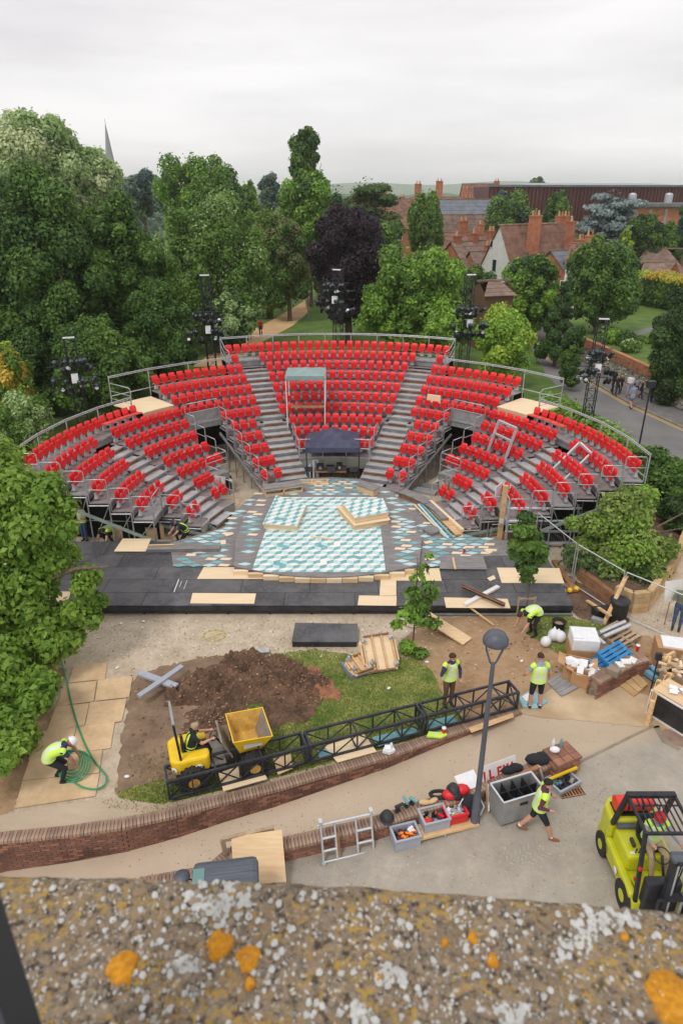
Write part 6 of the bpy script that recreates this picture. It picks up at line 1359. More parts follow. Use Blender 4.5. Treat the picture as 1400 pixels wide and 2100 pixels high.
for i, z in enumerate((1.35, .95)): fpart('side_light', MB().box((-.505+.012*i, -.82+.09*i, z), (.05, .05, .07)), 'red_plastic')
# ---- site dumper
D0, D1 = P(372, 1590, 0), P(540, 1548, 0); an = math.atan2(D1.y-D0.y, D1.x-D0.x); dc = P(452, 1572, 0)+Vector((0, .02, 0))
dt = thing('site_dumper', 'small yellow site dumper with empty skip behind the truss', 'dumper', tuple(dc), an); t = dt
fpart('engine_cover', MB().prism([(-1.3, -.38), (-1.12, -.52), (-.35, -.52), (-.28, -.40), (-.28, -.18), (-.95, -.16), (-.95, .16), (-.28, .18), (-.28, .40), (-.35, .52), (-1.12, .52), (-1.3, .38)], .50, 1.0), 'yellow', .07)
fpart('chassis', MB().bb(-1.2, .1, -.42, .42, .35, .52), 'black_paint', .02); fpart('front_chassis', MB().bb(.25, 1.2, -.3, .3, .35, .55), 'black_paint'); fpart('footwell', MB().bb(-.28, .12, -.45, .45, .521, .55), 'steel_worn'); fpart('seat', MB().box((-.72, 0, .86), (.42, .34, .1)).box((-.93, 0, 1.1), (.08, .34, .4)), 'cloth_black', .03)
fpart('front_screen', MB().box((.17, 0, .95), (.05, .86, .72), Matrix.Rotation(R(-22), 3, 'Y')), 'steel_worn', .02); fpart('steering_wheel', MB().path([(-.10+.1*math.cos(a), .17*math.sin(a), 1.16+.08*math.cos(a)) for a in [6.283*i/14 for i in range(14)]], .016, 6, closed=True), 'black_paint'); fpart('steering_column', MB().tube((-.1, 0, 1.16), (.1, 0, .8), .03, 6), 'black_paint')
fpart('hitch', MB().bb(.10, .26, -.12, .12, .38, .5), 'steel_worn')
for y in (-.5, .5): fpart('roll_bar', MB().bar((-1.02, y*.86, .9), (-1.1, y*.86, 2.25), .06, .06), 'galv_dull' if y > 0 else 'black_metal')
fpart('roll_bar', MB().bar((-1.1, -.46, 2.25), (-1.1, .46, 2.25), .06, .06), 'galv_dull')
for (x, y) in ((-.35-.25, -.525), (-1.22, -.45)):
    rot_ = Matrix.Rotation(R(90), 3, 'X') if x > -1 else rotz(R(-45)) @ Matrix.Rotation(R(90), 3, 'X')
    dd = fpart('number_disc', MB().lathe([(0, .0), (.10, 0), (.10, .006), (0, .007)], c=(x, y-.03, .72), n=18, rot=rot_), 'white_paint')
    for dx in (-.025, .03): fpart('numeral', MB().box((x+dx, y-.042, .72), (.018, .004, .07)).box((x+dx+.012, y-.043, .75), (.03, .004, .014)), 'black_paint', parent=dd)
dt.scale = (.93, .93, .90)
# skip
so = [(.32, -.56, 1.28), (1.38, -.60, 1.22), (1.38, .60, 1.22), (.32, .56, 1.32)]; sb = [(.5, -.38, .68), (1.1, -.38, .68), (1.1, .38, .68), (.5, .38, .68)]
ins = lambda pts, k, dz: [((x-.85)*k+.85, y*k, z+dz) for x, y, z in pts]
q = MB(); q.add(so+sb, [(0, 1, 5, 4), (1, 2, 6, 5), (2, 3, 7, 6), (3, 0, 4, 7), (4, 5, 6, 7)], 0)
q.add(ins(so, .95, .0)+ins(sb, .93, .04), [(4, 5, 1, 0), (5, 6, 2, 1), (6, 7, 3, 2), (7, 4, 0, 3), (7, 6, 5, 4)], 1); q.add(so+ins(so, .95, 0), [(0, 4, 5, 1), (1, 5, 6, 2), (2, 6, 7, 3), (3, 7, 4, 0)], 0)
q.m = [m_ for m_ in q.m]; q.m[6] = 2
fpart('skip', q, ['yellow', 'yellow_rust', 'steel_worn']); fpart('skip_plate', MB().box((.85, -.485, .98), (.5, .02, .14), Matrix.Rotation(R(-17), 3, 'X')), 'crate_grey')
for x, y in ((-.78, -.62), (-.78, .62), (.82, -.66), (.82, .66)):
    w_ = fpart('wheel', MB().tube((x, y-.14, .4), (x, y+.14, .4), .38, 18), 'rubber'); 
    for k in range(16): a = 6.283*k/16; w_2 = MB().box((x+.39*math.cos(a), y, .4+.39*math.sin(a)), (.05, .28, .05), Matrix.Rotation(-a, 3, 'Y')); w_2.build('tread_lug', 'rubber', w_)
    fpart('rim', MB().tube((x, y-.15, .4), (x, y+.15, .4), .15, 12), 'yellow_rust', parent=w_)
# ---- the parapet in front of the window, with its window frame
pz = CAM_H-1.12
def pzP(x, y, z=None): return P(x, y, pz if z is None else z)
far_edge = [(-500, 1776), (-200, 1780), (0, 1786), (250, 1792), (520, 1800), (700, 1808), (900, 1822), (1100, 1838), (1250, 1850), (1400, 1862), (1700, 1885), (2000, 1905)]
fe = [pzP(x, y) for x, y in far_edge]
t = thing('stone_parapet', 'lichen covered stone ledge outside the window, in the foreground', 'ledge', (0, .6, pz))
N = 220; rows_ = 26; vs_ = []; fs = []
import mathutils
for j in range(rows_+1):
    for i in range(N+1):
        x = fe[0].x+(fe[-1].x-fe[0].x)*i/N
        k = 0
        while k < len(fe)-2 and fe[k+1].x < x: k += 1
        u = (x-fe[k].x)/(fe[k+1].x-fe[k].x); ye = fe[k].y+(fe[k+1].y-fe[k].y)*u+.004*mathutils.noise.noise(Vector((x*18, 0, 0)))
        y = .30+(ye-.30)*(j/rows_); zz = pz+.006*mathutils.noise.noise(Vector((x*14, y*14, 0)))+.004*mathutils.noise.noise(Vector((x*45, y*45, 3)))
        if j == rows_: zz -= .014
        vs_.append((x, y, zz))
for j in range(rows_):
    for i in range(N): a = j*(N+1)+i; fs.append((a, a+1, a+N+2, a+N+1))
top = MB().add(vs_, fs, 0, True); lo = rows_*(N+1)
top.add([vs_[lo+i] for i in range(0, N+1, 4)]+[(vs_[lo+i][0], vs_[lo+i][1]-.02, pz-.16) for i in range(0, N+1, 4)], [(i, N//4+1+i, N//4+2+i, i+1) for i in range(N//4)])
top.build('coping_stone', 'lichen_stone', t, True)
MB().prism([(fe[0].x, .28), (fe[-1].x, .28), (fe[-1].x, fe[-1].y-.06), (fe[0].x, fe[0].y-.06)], pz-1.2, pz-.165).build('wall', 'sandstone', t, True)
def patch(px, py, r_px, m, seed, sx=1.0):
    rr = random.Random(seed); c = pzP(px, py, pz+.008); z_ = c.length; r_ = r_px/1400*((c.y)*.904+(CAM_H-pz)*.427); n_ = 22; pts = []
    ph = [rr.random()*6 for _ in range(4)]
    for i in range(n_): a = 6.283*i/n_; rr2 = r_*(1+.10*math.sin(3*a+ph[0])+.07*math.sin(5*a+ph[1])+.06*math.sin(9*a+ph[2])+rr.uniform(-.05, .05)); pts.append((c.x+rr2*math.cos(a)*sx, c.y+rr2*1.18*math.sin(a), 0))
    base = pz+.009; V = [(p[0], p[1], base-.01) for p in pts]+[(c.x+(p[0]-c.x)*.93, c.y+(p[1]-c.y)*.93, base-.002) for p in pts]+[(c.x, c.y, base-.003)]
    q = MB().add(V, [(i, (i+1) % n_, n_+(i+1) % n_, n_+i) for i in range(n_)]+[(n_+i, n_+(i+1) % n_, 2*n_) for i in range(n_)], 0, True); return q
for i, (x, y, r_, m_) in enumerate([(250, 1980, 30, 'lichen_orange'), (450, 1934, 26, 'lichen_orange'), (509, 1962, 24, 'lichen_orange'), (512, 2013, 10, 'lichen_orange'), (1385, 2050, 55, 'lichen_orange'), (1010, 1966, 12, 'lichen_orange'), (970, 1920, 10, 'lichen_orange'), (912, 1929, 7, 'lichen_orange'), (777, 2002, 6, 'lichen_orange'), (1280, 1917, 8, 'lichen_orange')]):
    patch(x, y, r_, m_, i).build('lichen_patch', m_, t, True)
# thousands of pale lichen spots
rr = random.Random(77); pl_ = MB(); blobs = [(470, 1838, 55, 60), (1190, 1925, 45, 30), (430, 1850, 40, 30), (800, 1995, 30, 25), (1050, 2075, 30, 20), (740, 2080, 25, 25), (1250, 1885, 60, 25), (380, 1975, 30, 18)]
def spot(px, py, r_px):
    c = pzP(px, py, pz+.006)
    ye_ = [fe[k].y+(fe[k+1].y-fe[k].y)*(c.x-fe[k].x)/(fe[k+1].x-fe[k].x) for k in range(len(fe)-1) if fe[k].x <= c.x <= fe[k+1].x]
    if not ye_ or c.y > ye_[0]-.012: return
    r_ = r_px/1400*(c.y*.904+(CAM_H-pz)*.427); n_ = 7; a0 = rr.random()*6; V = []
    for i in range(n_): a = a0+6.283*i/n_; q_ = r_*rr.uniform(.65, 1.2); V.append((c.x+q_*math.cos(a), c.y+q_*math.sin(a)*1.1, pz+.001))
    V.append((c.x, c.y, pz+.0085)); pl_.add(V, [(i, (i+1) % n_, n_) for i in range(n_)], 0 if rr.random() < .72 else 1, True)
for _ in range(1500):
    x, y = rr.uniform(-60, 1450), rr.uniform(1800, 2098)
    if mathutils.noise.noise(Vector((x*.012, y*.02, 5))) < -.12: continue
    spot(x, y, rr.choice([1.6, 2, 2.5, 3, 3.5, 4.5, 6, 8]))
for bx_, by_, sx, sy in blobs:
    for _ in range(60): spot(rr.gauss(bx_, sx*.5), rr.gauss(by_, sy*.5), rr.uniform(4, 11))
tag(pl_.build('pale_lichen', ['lichen_pale', 'kerb_stone'], t, True), kind='stuff')
t = thing('window_frame', 'dark grey window frame jamb and sill in front of the ledge', 'window', (-.6, .42, pz))
jx, jy = pzP(60, 2040).x, pzP(60, 2040).y
jb = atY(10, 1880, .43); j0 = atY(88, 2100, .43); j1 = atY(-6, 1850, .43)
MB().bar(Vector((j0.x-.042, .43, pz-.05)), Vector((j0.x-.042, .43, CAM_H+.9)), .045, .05, up=(0, 1, 0)).build('jamb', 'frame_dark', t, True)
MB().bar(Vector((j0.x-.09, .43, pz-.05)), Vector((j0.x-.09, .43, CAM_H+.9)), .04, .05, up=(0, 1, 0)).build('jamb_liner', 'fascia', t, True)
sy = pzP(700, 2092).y-.035; MB().bb(j0.x-.018, .75, sy-.03, sy+.02, pz-.02, pz+.012).build('sill', 'frame_dark', t, True)
# ================================================================== PEOPLE
def V3(*a): return Vector(a)
def person(label, loc, rz, pose, top='cloth_grey', legs='cloth_black', shoes='rubber', skin='skin', hair='hair_brown', vest=False, sleeve='short', shorts=False, hat=None, scale=1.0, dress=False, voxel=.016, long_hair=False, cat='person', group=None):
    """one continuous body skinned over posed joints, facing +Y before turning; clothing and hair are children"""
    J = dict(pelvis=V3(0, 0, .95), lean=0.0, side=0.0, head_pitch=0.0, head_turn=0.0,
             elR=V3(.06, .02, -.28), wrR=V3(.03, .10, -.25), elL=V3(-.06, .02, -.28), wrL=V3(-.03, .10, -.25),
             knR=V3(.10, .02, .50), anR=V3(.10, -.02, .09), knL=V3(-.10, .02, .50), anL=V3(-.10, -.02, .09), toeR=V3(0, .16, -.04), toeL=V3(0, .16, -.04), curl=0.0)
    J.update({k: (V3(*v) if isinstance(v, tuple) else v) for k, v in pose.items()})
    pel = J['pelvis']; Rm = Matrix.Rotation(-J['lean'], 3, 'X') @ Matrix.Rotation(J['side'], 3, 'Y')
    def up(x, y, z, f=1.0):
        R2 = Matrix.Rotation(-J['lean']*f, 3, 'X') @ Matrix.Rotation(J['side']*f, 3, 'Y'); return pel+R2 @ Vector((x, y, z))
    waist = up(0, 0, .16, .6); chest = up(0, .0, .36, .95) ; neck = up(0, 0, .52); shR, shL = up(.18, 0, .46), up(-.18, 0, .46)
    Hm = Rm @ Matrix.Rotation(-J['head_turn'], 3, 'Z') @ Matrix.Rotation(-J['head_pitch'], 3, 'X')
    headc = neck+Rm @ Vector((0, .01, .08))+Hm @ Vector((0, .02, .09))
    elR, elL = shR+J['elR'], shL+J['elL']; wrR, wrL = elR+J['wrR'], elL+J['wrL']; hpR, hpL = pel+Vector((.095, 0, -.03)), pel+Vector((-.095, 0, -.03))
    q = MB()
    def rings(pts, radii, fw=None):   # elliptical loft following pts; radii = (rx, ry)
        n_ = 14; V = []; k = len(pts)
        for i, p in enumerate(pts):
            a = pts[max(0, i-1)]; b_ = pts[min(k-1, i+1)]; d = (b_-a).normalized(); sx_ = (Vector((1, 0, 0))-d*d.x).normalized(); sy_ = d.cross(sx_)
            for j in range(n_): t_ = 6.2832*j/n_; V.append(p+sx_*(radii[i][0]*math.cos(t_))+sy_*(radii[i][1]*math.sin(t_)))
        return V, n_, k
    def loft(pts, radii, mb, mi=0, cap=True):
        V, n_, k = rings(pts, radii); F = [(i*n_+j, i*n_+(j+1) % n_, (i+1)*n_+(j+1) % n_, (i+1)*n_+j) for i in range(k-1) for j in range(n_)]
        if cap: F += [tuple(range(n_-1, -1, -1)), tuple(range((k-1)*n_, k*n_))]
        mb.add(V, F, mi, True)
    sp_pts = [pel+Vector((0, 0, -.09)), pel, up(0, 0, .09, .3), waist, up(0, 0, .26, .8), chest, up(0, 0, .44), up(0, 0, .50), neck+(neck-chest)*.18]
    sp_r = [(.14, .115), (.18, .14), (.175, .138), (.165, .13), (.175, .13), (.185, .13), (.165, .115), (.10, .08), (.058, .058)]
    loft(sp_pts, sp_r, q)
    q.path([shL, up(0, -.01, .47), shR], [.06, .07, .06], 10)
    def limb(pts, rr_):
        q.path(pts, rr_, 10)
        for p, r_ in zip(pts, rr_): q.ell(p, (r_*1.02,)*3, 10, 7)
    for sh, el, wr in ((shR, elR, wrR), (shL, elL, wrL)): limb([sh, sh.lerp(el, .5), el, el.lerp(wr, .35), wr], [.064, .057, .048, .046, .031])
    for hp, kn, an, toe in ((hpR, J['knR'], J['anR'], J['toeR']), (hpL, J['knL'], J['anL'], J['toeL'])):
        limb([hp, hp.lerp(kn, .45), kn, kn.lerp(an, .35), an], [.10, .09, .066, .065, .044])
        q.path([an+Vector((0, 0, -.02))-toe*.35, an+toe*.4+Vector((0, 0, -.03)), an+toe*1.1+Vector((0, 0, -.035))], [.042, .046, .034], 8); q.ell(an+toe*1.1+Vector((0, 0, -.035)), (.036, .04, .03), 8, 5)
    hr = .098; q.path([neck, headc-Hm @ Vector((0, .0, .05))], [.055, .052], 10)
    q.ell(headc+Hm @ Vector((0, -.012, .02)), (.078, .094, .095), 12, 9, rot=Hm); q.ell(headc+Hm @ Vector((0, .03, -.055)), (.056, .062, .065), 10, 7, rot=Hm)
    q.ell(headc+Hm @ Vector((0, .098, -.012)), (.014, .02, .024), 6, 5, rot=Hm)
    for s_ in (-1, 1): q.ell(headc+Hm @ Vector((s_*.08, -.005, 0)), (.012, .02, .03), 6, 5, rot=Hm)
    for sgn, el, wr in ((1, elR, wrR), (-1, elL, wrL)):   # palm, four fingers and a thumb
        d = (wr-el).normalized(); sd_ = Vector((sgn*.3, .95, .1)); sd_ = (sd_-d*sd_.dot(d)).normalized(); nb = d.cross(sd_)
        q.ell(wr+d*.05, (.036, .036, .036), 8, 6); q.ell(wr+d*.075, (.034, .034, .034), 8, 6)
        for i in range(4):
            b_ = wr+d*.09+sd_*(.03-.02*i); L = (.07, .078, .072, .055)[i]; cu = .25+J['curl']
            m1 = b_+(d+nb*sgn*cu*.5).normalized()*L*.5; m2 = m1+(d+nb*sgn*cu*1.6).normalized()*L*.5; q.path([b_-d*.03, b_, m1, m2], [.011, .0105, .0095, .008], 6)
        b_ = wr+d*.04+sd_*.03; q.path([wr+d*.03, b_, b_+(d*.6+sd_).normalized()*.035, b_+(d*1.3+sd_*.7).normalized()*.065], [.014, .013, .011, .009], 6)
    tmp = q.mesh('tmp', 'skin'); o = bpy.data.objects.new('tmp', tmp); col.objects.link(o)
    rm = o.modifiers.new('r', 'REMESH'); rm.mode = 'VOXEL'; rm.voxel_size = voxel; rm.use_smooth_shade = True
    sm = o.modifiers.new('s', 'SMOOTH'); sm.factor = .5; sm.iterations = 2
    dg = bpy.context.evaluated_depsgraph_get(); me = bpy.data.meshes.new_from_object(o.evaluated_get(dg)); bpy.data.objects.remove(o); bpy.data.meshes.remove(tmp)
    me.name = 'person_body'; me.materials.clear()
    for m_ in (skin, top, legs, shoes, 'cloth_white'): me.materials.append(M[m_])
    segs = [(sp_pts[0], sp_pts[2], 2, .16), (sp_pts[2], up(0, 0, .48), 1, .16), (shL, shR, 1, .07), (neck+(neck-chest)*.1, headc, 0, .05), (headc, headc+Hm @ Vector((0, 0, .05)), 0, .1)]
    for sh, el, wr in ((shR, elR, wrR), (shL, elL, wrL)):
        if sleeve == 'long': segs += [(sh, el, 1, .05), (el, el.lerp(wr, .92), 1, .04)]
        else: segs += [(sh, sh.lerp(el, .62), 1, .05), (sh.lerp(el, .75), el, 0, .045), (el, wr, 0, .04)]
        segs.append((wr, wr+(wr-el).normalized()*.15, 0, .04))
    for hp, kn, an, toe in ((hpR, J['knR'], J['anR'], J['toeR']), (hpL, J['knL'], J['anL'], J['toeL'])):
        if shorts: segs += [(hp, hp.lerp(kn, .85), 2, .085), (kn, kn.lerp(an, .78), 0, .055), (kn.lerp(an, .86), kn.lerp(an, .92), 4, .04)]
        else: segs += [(hp, kn, 2, .08), (kn, kn.lerp(an, .9), 2, .05)]
        segs.append((an-toe*.3+Vector((0, 0, -.03)), an+toe*1.2+Vector((0, 0, -.03)), 3, .05))
    n_ = len(me.polygons); ce = np.empty(n_*3, 'f'); me.polygons.foreach_get('center', ce); ce = ce.reshape(-1, 3); best = np.full(n_, 9e9); mi = np.zeros(n_, 'i')
    for a, b_, m_, rad in segs:
        a_ = np.array(a); ab = np.array(b_)-a_; u = np.clip(((ce-a_)@ab)/max(1e-9, ab@ab), 0, 1); dist = np.linalg.norm(ce-(a_+u[:, None]*ab), axis=1)-rad
        k = dist < best; best[k] = dist[k]; mi[k] = m_
    me.polygons.foreach_set('material_index', mi); me.update()
    body = link_mesh('person', me); body.location = loc; body.rotation_euler = (0, 0, rz); body.scale = (scale,)*3; tag(body, label, cat, group)
    def child(name, mb, m): c_ = link_mesh(name, mb.mesh(name, m), body); return c_
    # face: eyes, brows, mouth
    f = MB()
    for s_ in (-1, 1): f.ell(headc+Hm @ Vector((s_*.03, .083, .008)), (.012, .008, .007), 6, 4, 0, Hm); f.ell(headc+Hm @ Vector((s_*.03, .087, .027)), (.018, .006, .004), 6, 4, 0, Hm)
    f.ell(headc+Hm @ Vector((0, .086, -.055)), (.022, .008, .005), 6, 4, 1, Hm); child('face_features', f, ['hair_black', 'cloth_pink'])
    hb = MB(); n1 = 14; V = []; K = 6
    for i in range(K+1):
        ph = (math.pi*.56)*i/K
        for j in range(n1):
            t_ = 6.2832*j/n1; fr = math.sin(t_); zz = .105*math.cos(ph*(1 if fr < .25 else 1-.35*fr)); V.append(headc+Hm @ Vector((.088*math.sin(ph)*math.cos(t_), -.015+.104*math.sin(ph)*fr, .025+zz)))
    hb.add(V, [(i*n1+j, i*n1+(j+1) % n1, (i+1)*n1+(j+1) % n1, (i+1)*n1+j) for i in range(K) for j in range(n1)], 0, True)
    if long_hair: hb.path([headc+Hm @ Vector((0, -.07, .02)), headc+Hm @ Vector((0, -.10, -.08)), neck+Rm @ Vector((0, -.09, -.02))], [.07, .065, .04], 8)
    if hat is None or long_hair: child('hair', hb, hair)
    if hat:
        ht = MB(); V = []; K = 6
        for i in range(K+1):
            ph = (math.pi*.5)*i/K
            for j in range(n1): t_ = 6.2832*j/n1; V.append(headc+Hm @ Vector((.104*math.sin(ph)*math.cos(t_), -.005+.125*math.sin(ph)*math.sin(t_), .03+.115*math.cos(ph))))
        ht.add(V, [(i*n1+j, i*n1+(j+1) % n1, (i+1)*n1+(j+1) % n1, (i+1)*n1+j) for i in range(K) for j in range(n1)], 0, True)
        ht.lathe([(.10, -.006), (.122, 0), (.10, .01)], c=headc+Hm @ Vector((0, .0, .03)), n=14, rot=Hm, sc=(1, 1.22)); child('hard_hat', ht, hat)
    if vest:
        v = MB(); zz = [-.02, .03, .06, .11, .14, .20, .27, .33, .40, .455, .485]; rr_ = [(.215, .175), (.21, .168), (.207, .165), (.202, .16), (.20, .155), (.198, .152), (.202, .15), (.205, .15), (.19, .142), (.15, .12), (.11, .095)]
        pts = [up(0, 0, z, min(1, .15+z*2.2)) for z in zz]; V, n_, k = rings(pts, rr_); bands = {1, 3} if True else set()
        for i in range(k-1):
            F = [(i*n_+j, i*n_+(j+1) % n_, (i+1)*n_+(j+1) % n_, (i+1)*n_+j) for j in range(n_)]
            for jj, f_ in enumerate(F):
                v.f.append(f_); strap = i >= 4 and jj in (2, 4, 9, 11); v.m.append(1 if (i in (1, 3) or strap) else 0); v.s.append(True)
        v.v = [tuple(p) for p in V]
        for sh, el in ((shR, elR), (shL, elL)): v.path([sh+(neck-sh)*.35+Vector((0, 0, .02)), sh+(el-sh)*.02, sh.lerp(el, .16)], [.075, .078, .074], 10, 0)
        child('hi_vis_vest', v, vest if isinstance(vest, list) else ['vest', 'reflect'])
    if dress:
        d_ = MB(); loft([pel+Vector((0, 0, -.30)), pel+Vector((0, 0, -.1)), pel+Vector((0, 0, .1)), waist+Vector((0, 0, .02))], [(.22, .18), (.19, .15), (.165, .125), (.155, .115)], d_); child('skirt', d_, top)
    return body
def face_to(p, tgt): return math.atan2(-(tgt.x-p.x), tgt.y-p.y)
# man striding past the flight case (facing right-down, looking back)
p = PY(1096, 1712)
person('man in hi-vis vest, black shorts and tan boots striding past the flight case', p, R(-100), dict(pelvis=(0, 0, .93), lean=R(6), head_turn=R(25), knR=(.10, .20, .50), anR=(.10, .34, .10), knL=(-.10, -.10, .50), anL=(-.10, -.36, .12), elR=V3(.08, -.1, -.26), wrR=V3(-.02, .22, -.05), elL=V3(-.1, .02, -.27), wrL=V3(0, .2, -.12)), 'cloth_maroon', 'cloth_black', 'boot_tan', 'skin', 'hair_black', vest=True, sleeve='long', shorts=True, voxel=.013)
p = P(1094, 1452)
person('man seen from behind in hi-vis vest and dark shorts by the truss end', p, R(4), dict(elR=V3(.12, 0, -.26), wrR=V3(.04, .12, -.2), elL=V3(-.14, 0, -.25), wrL=V3(.0, .16, -.16), head_pitch=R(20), knL=(-.12, .02, .5), anL=(-.13, 0, .09), knR=(.13, .02, .5), anR=(.14, -.02, .09)), 'cloth_grey', 'cloth_black', 'rubber', 'skin', 'hair_brown', vest=True, shorts=True, scale=1.06)
p = P(917, 1446)
person('man in hi-vis vest and brown trousers talking on a phone behind the truss', p, R(205), dict(elR=V3(.16, .10, -.20), wrR=V3(-.12, .04, .24), elL=V3(-.12, .02, -.27), wrL=V3(.06, .12, -.22), head_turn=R(-15), head_pitch=R(10), curl=.9), 'cloth_navy', 'cloth_brown', 'rubber', 'skin', 'hair_brown', vest=True, sleeve='long', scale=1.04)
hp_ = P(917, 1446)
p = P(1090, 1302)
person('man in hi-vis vest bent double digging the soil by the deck corner', p, R(115), dict(pelvis=(0, -.1, .88), lean=R(82), head_pitch=R(-10), elR=V3(.03, .10, -.27), wrR=V3(0, .1, -.24), elL=V3(-.03, .08, -.27), wrL=V3(0, .16, -.22), knR=(.12, .05, .48), knL=(-.12, .05, .48), anR=(.13, -.06, .09), anL=(-.13, -.04, .09), curl=.8), 'cloth_black', 'cloth_black', 'rubber', 'skin', 'hair_brown', vest=True)
p = P(128, 1600)
person('worker in white hard hat and hi-vis vest bending to coil the green hose', p, R(-75), dict(pelvis=(0, -.18, .80), lean=R(55), head_pitch=R(5), elR=V3(.02, .16, -.24), wrR=V3(-.02, .06, -.25), elL=V3(-.02, .18, -.23), wrL=V3(.04, .08, -.24), knR=(.12, .16, .46), knL=(-.12, .12, .46), anR=(.13, .02, .09), anL=(-.13, -.12, .09), curl=.9), 'cloth_navy', 'cloth_black', 'rubber', 'skin_dark', 'hair_black', vest=True, hat='white_plastic', voxel=.014)
dl = Matrix.Translation(dt.location) @ Matrix.Rotation(dt.rotation_euler.z, 4, 'Z')
p = dl @ Vector((-.72*.93, 0, -.08))
person('driver in black vest with yellow stripes sitting on the site dumper', p, dt.rotation_euler.z-R(90), dict(pelvis=(0, 0, 1.0), lean=R(12), elR=V3(.06, .20, -.18), wrR=V3(-.06, .24, .02), elL=V3(-.06, .20, -.18), wrL=V3(.06, .24, .02), knR=(.13, .40, .98), knL=(-.13, .40, .98), anR=(.13, .52, .62), anL=(-.13, .52, .62), curl=.9), 'cloth_black', 'cloth_black', 'rubber', 'skin', 'cloth_khaki', vest=['cloth_black', 'vest'], sleeve='short', scale=.92)
person('forklift driver in hi-vis vest seated under the overhead guard', V3(6.42, 9.93, .0), R(180), dict(pelvis=(0, .0, 1.16), lean=R(8), head_turn=R(35), elR=V3(.10, .14, -.2), wrR=V3(-.06, .2, .04), elL=V3(-.14, .10, -.2), wrL=V3(-.06, .22, -.02), knR=(.14, .42, 1.08), knL=(-.14, .42, 1.08), anR=(.14, .56, .66), anL=(-.14, .56, .66), curl=.9), 'cloth_grey', 'cloth_khaki', 'rubber', 'skin', 'hair_brown', vest=True, sleeve='long', hat='red_plastic')
p = P(176, 1110); person('worker in pink shirt and hi-vis vest standing under the left end of the stand', p, R(150), dict(elR=V3(.12, .08, -.24), wrR=V3(-.12, .18, .08), elL=V3(-.12, .06, -.25), wrL=V3(.1, .2, -.02)), 'cloth_pink', 'cloth_jeans', 'rubber', 'skin', 'hair_brown', vest=True, long_hair=True)
p = P(226, 1112); person('crouching worker in hi-vis vest beneath the left end of the stand', p, R(160), dict(pelvis=(0, -.15, .45), lean=R(60), head_pitch=R(25), knR=(.18, .25, .48), knL=(-.18, .25, .48), anR=(.15, .02, .09), anL=(-.15, .02, .09), elR=V3(.02, .14, -.24), wrR=V3(0, .08, -.2), elL=V3(-.02, .14, -.24), wrL=V3(0, .08, -.2)), 'cloth_black', 'cloth_black', hair='hair_black', vest=True)
p = P(378, 1112); person('kneeling worker in dark clothes at the back edge of the black deck', p, R(120), dict(pelvis=(0, -.1, .50), lean=R(35), head_pitch=R(30), knR=(.15, .28, .42), knL=(-.12, .2, .12), anR=(.15, .2, .09), anL=(-.12, -.25, .09), elR=V3(.05, .14, -.22), wrR=V3(-.04, .16, -.14), elL=V3(-.05, .14, -.22), wrL=V3(.04, .16, -.14)), 'cloth_navy', 'cloth_black', hat='cloth_navy', vest=['cloth_black', 'vest'])
# people on the pavement
w = dict(walk=dict(knR=(.1, .14, .5), anR=(.1, .2, .09), knL=(-.1, -.02, .5), anL=(-.1, -.22, .14)))
for (x, y, a, sc, tp, lg, hr_, lb, kw) in [(1253, 806, 200, 1.0, 'cloth_black', 'cloth_black', 'hair_brown', 'tall pedestrian in black, leftmost of the people on the pavement', {}),
        (1261, 810, 190, .78, 'cloth_black', 'cloth_navy', 'hair_blond', 'blond child in dark clothes beside the leftmost pedestrian', dict(long_hair=True)),
        (1269, 808, 170, .76, 'cloth_black', 'cloth_black', 'hair_blond', 'second blond child in dark clothes farther from the wall end', dict(long_hair=True)),
        (1292, 838, 10, .98, 'cloth_blue', 'skin', 'hair_brown', 'woman in a blue-grey dress walking on the road edge', dict(dress=True, shorts=True)),
        (1287, 812, 150, .9, 'cloth_white', 'cloth_grey', 'hair_brown', 'pedestrian in pale top behind the woman in the dress', {}), (1301, 814, 190, .8, 'cloth_grey', 'cloth_navy', 'hair_brown', 'small pedestrian in grey beside the pale topped one', {}),
        (1311, 818, 230, .72, 'cloth_black', 'cloth_black', 'hair_blond', 'child in black with arms spread on the pavement', {}), (1333, 824, 180, .96, 'cloth_black', 'cloth_black', 'hair_brown', 'pedestrian all in black, rightmost on the pavement', {})]:
    pz_ = .12 if y != 838 else .015; ps = dict(w['walk']); 
    if 'spread' in lb: ps.update(elR=V3(.26, 0, -.06), wrR=V3(.24, 0, .02), elL=V3(-.26, 0, -.06), wrL=V3(-.24, 0, .02))
    person(lb, P(x, y, pz_), R(a), ps, tp, lg, 'rubber', 'skin', hr_, scale=sc, voxel=.024, group='pedestrians on the roadside pavement', **kw)
p = P(1384, 1290); person('person in camouflage top and jeans holding a white sign at the right edge', p, R(150), dict(elR=V3(.1, .1, -.24), wrR=V3(0, .2, .02), elL=V3(-.1, .1, -.24), wrL=V3(0, .2, .02), curl=.7), 'cloth_camo', 'cloth_jeans', 'rubber', 'skin', 'hair_brown', sleeve='long')
p = P(1362, 1282, 0); t = thing('sign_board', 'white blank sign board on a thin post by the fence', 'sign', (p.x, p.y, 0), .2); MB().box((0, 0, 1.35), (.62, .02, .72), Matrix.Rotation(R(-12), 3, 'X')).build('board', 'white_paint', t); MB().tube((0, .03, 0), (0, .03, 1.0), .015, 6).build('post', 'timber_brown', t)
p = P(535, 690, .02); person('walker in red top on the sandy path behind the stand', p, R(190), w['walk'], 'red_plastic', 'cloth_navy', voxel=.03); p = P(512, 697, .02); person('walker in dark clothes on the sandy path behind the stand', p, R(170), w['walk'], 'cloth_navy', 'cloth_black', voxel=.03)
p = P(630, 633, .02); person('distant walker in pale clothes on the sandy path by the lawn', p, R(180), w['walk'], 'cloth_white', 'cloth_khaki', voxel=.04)
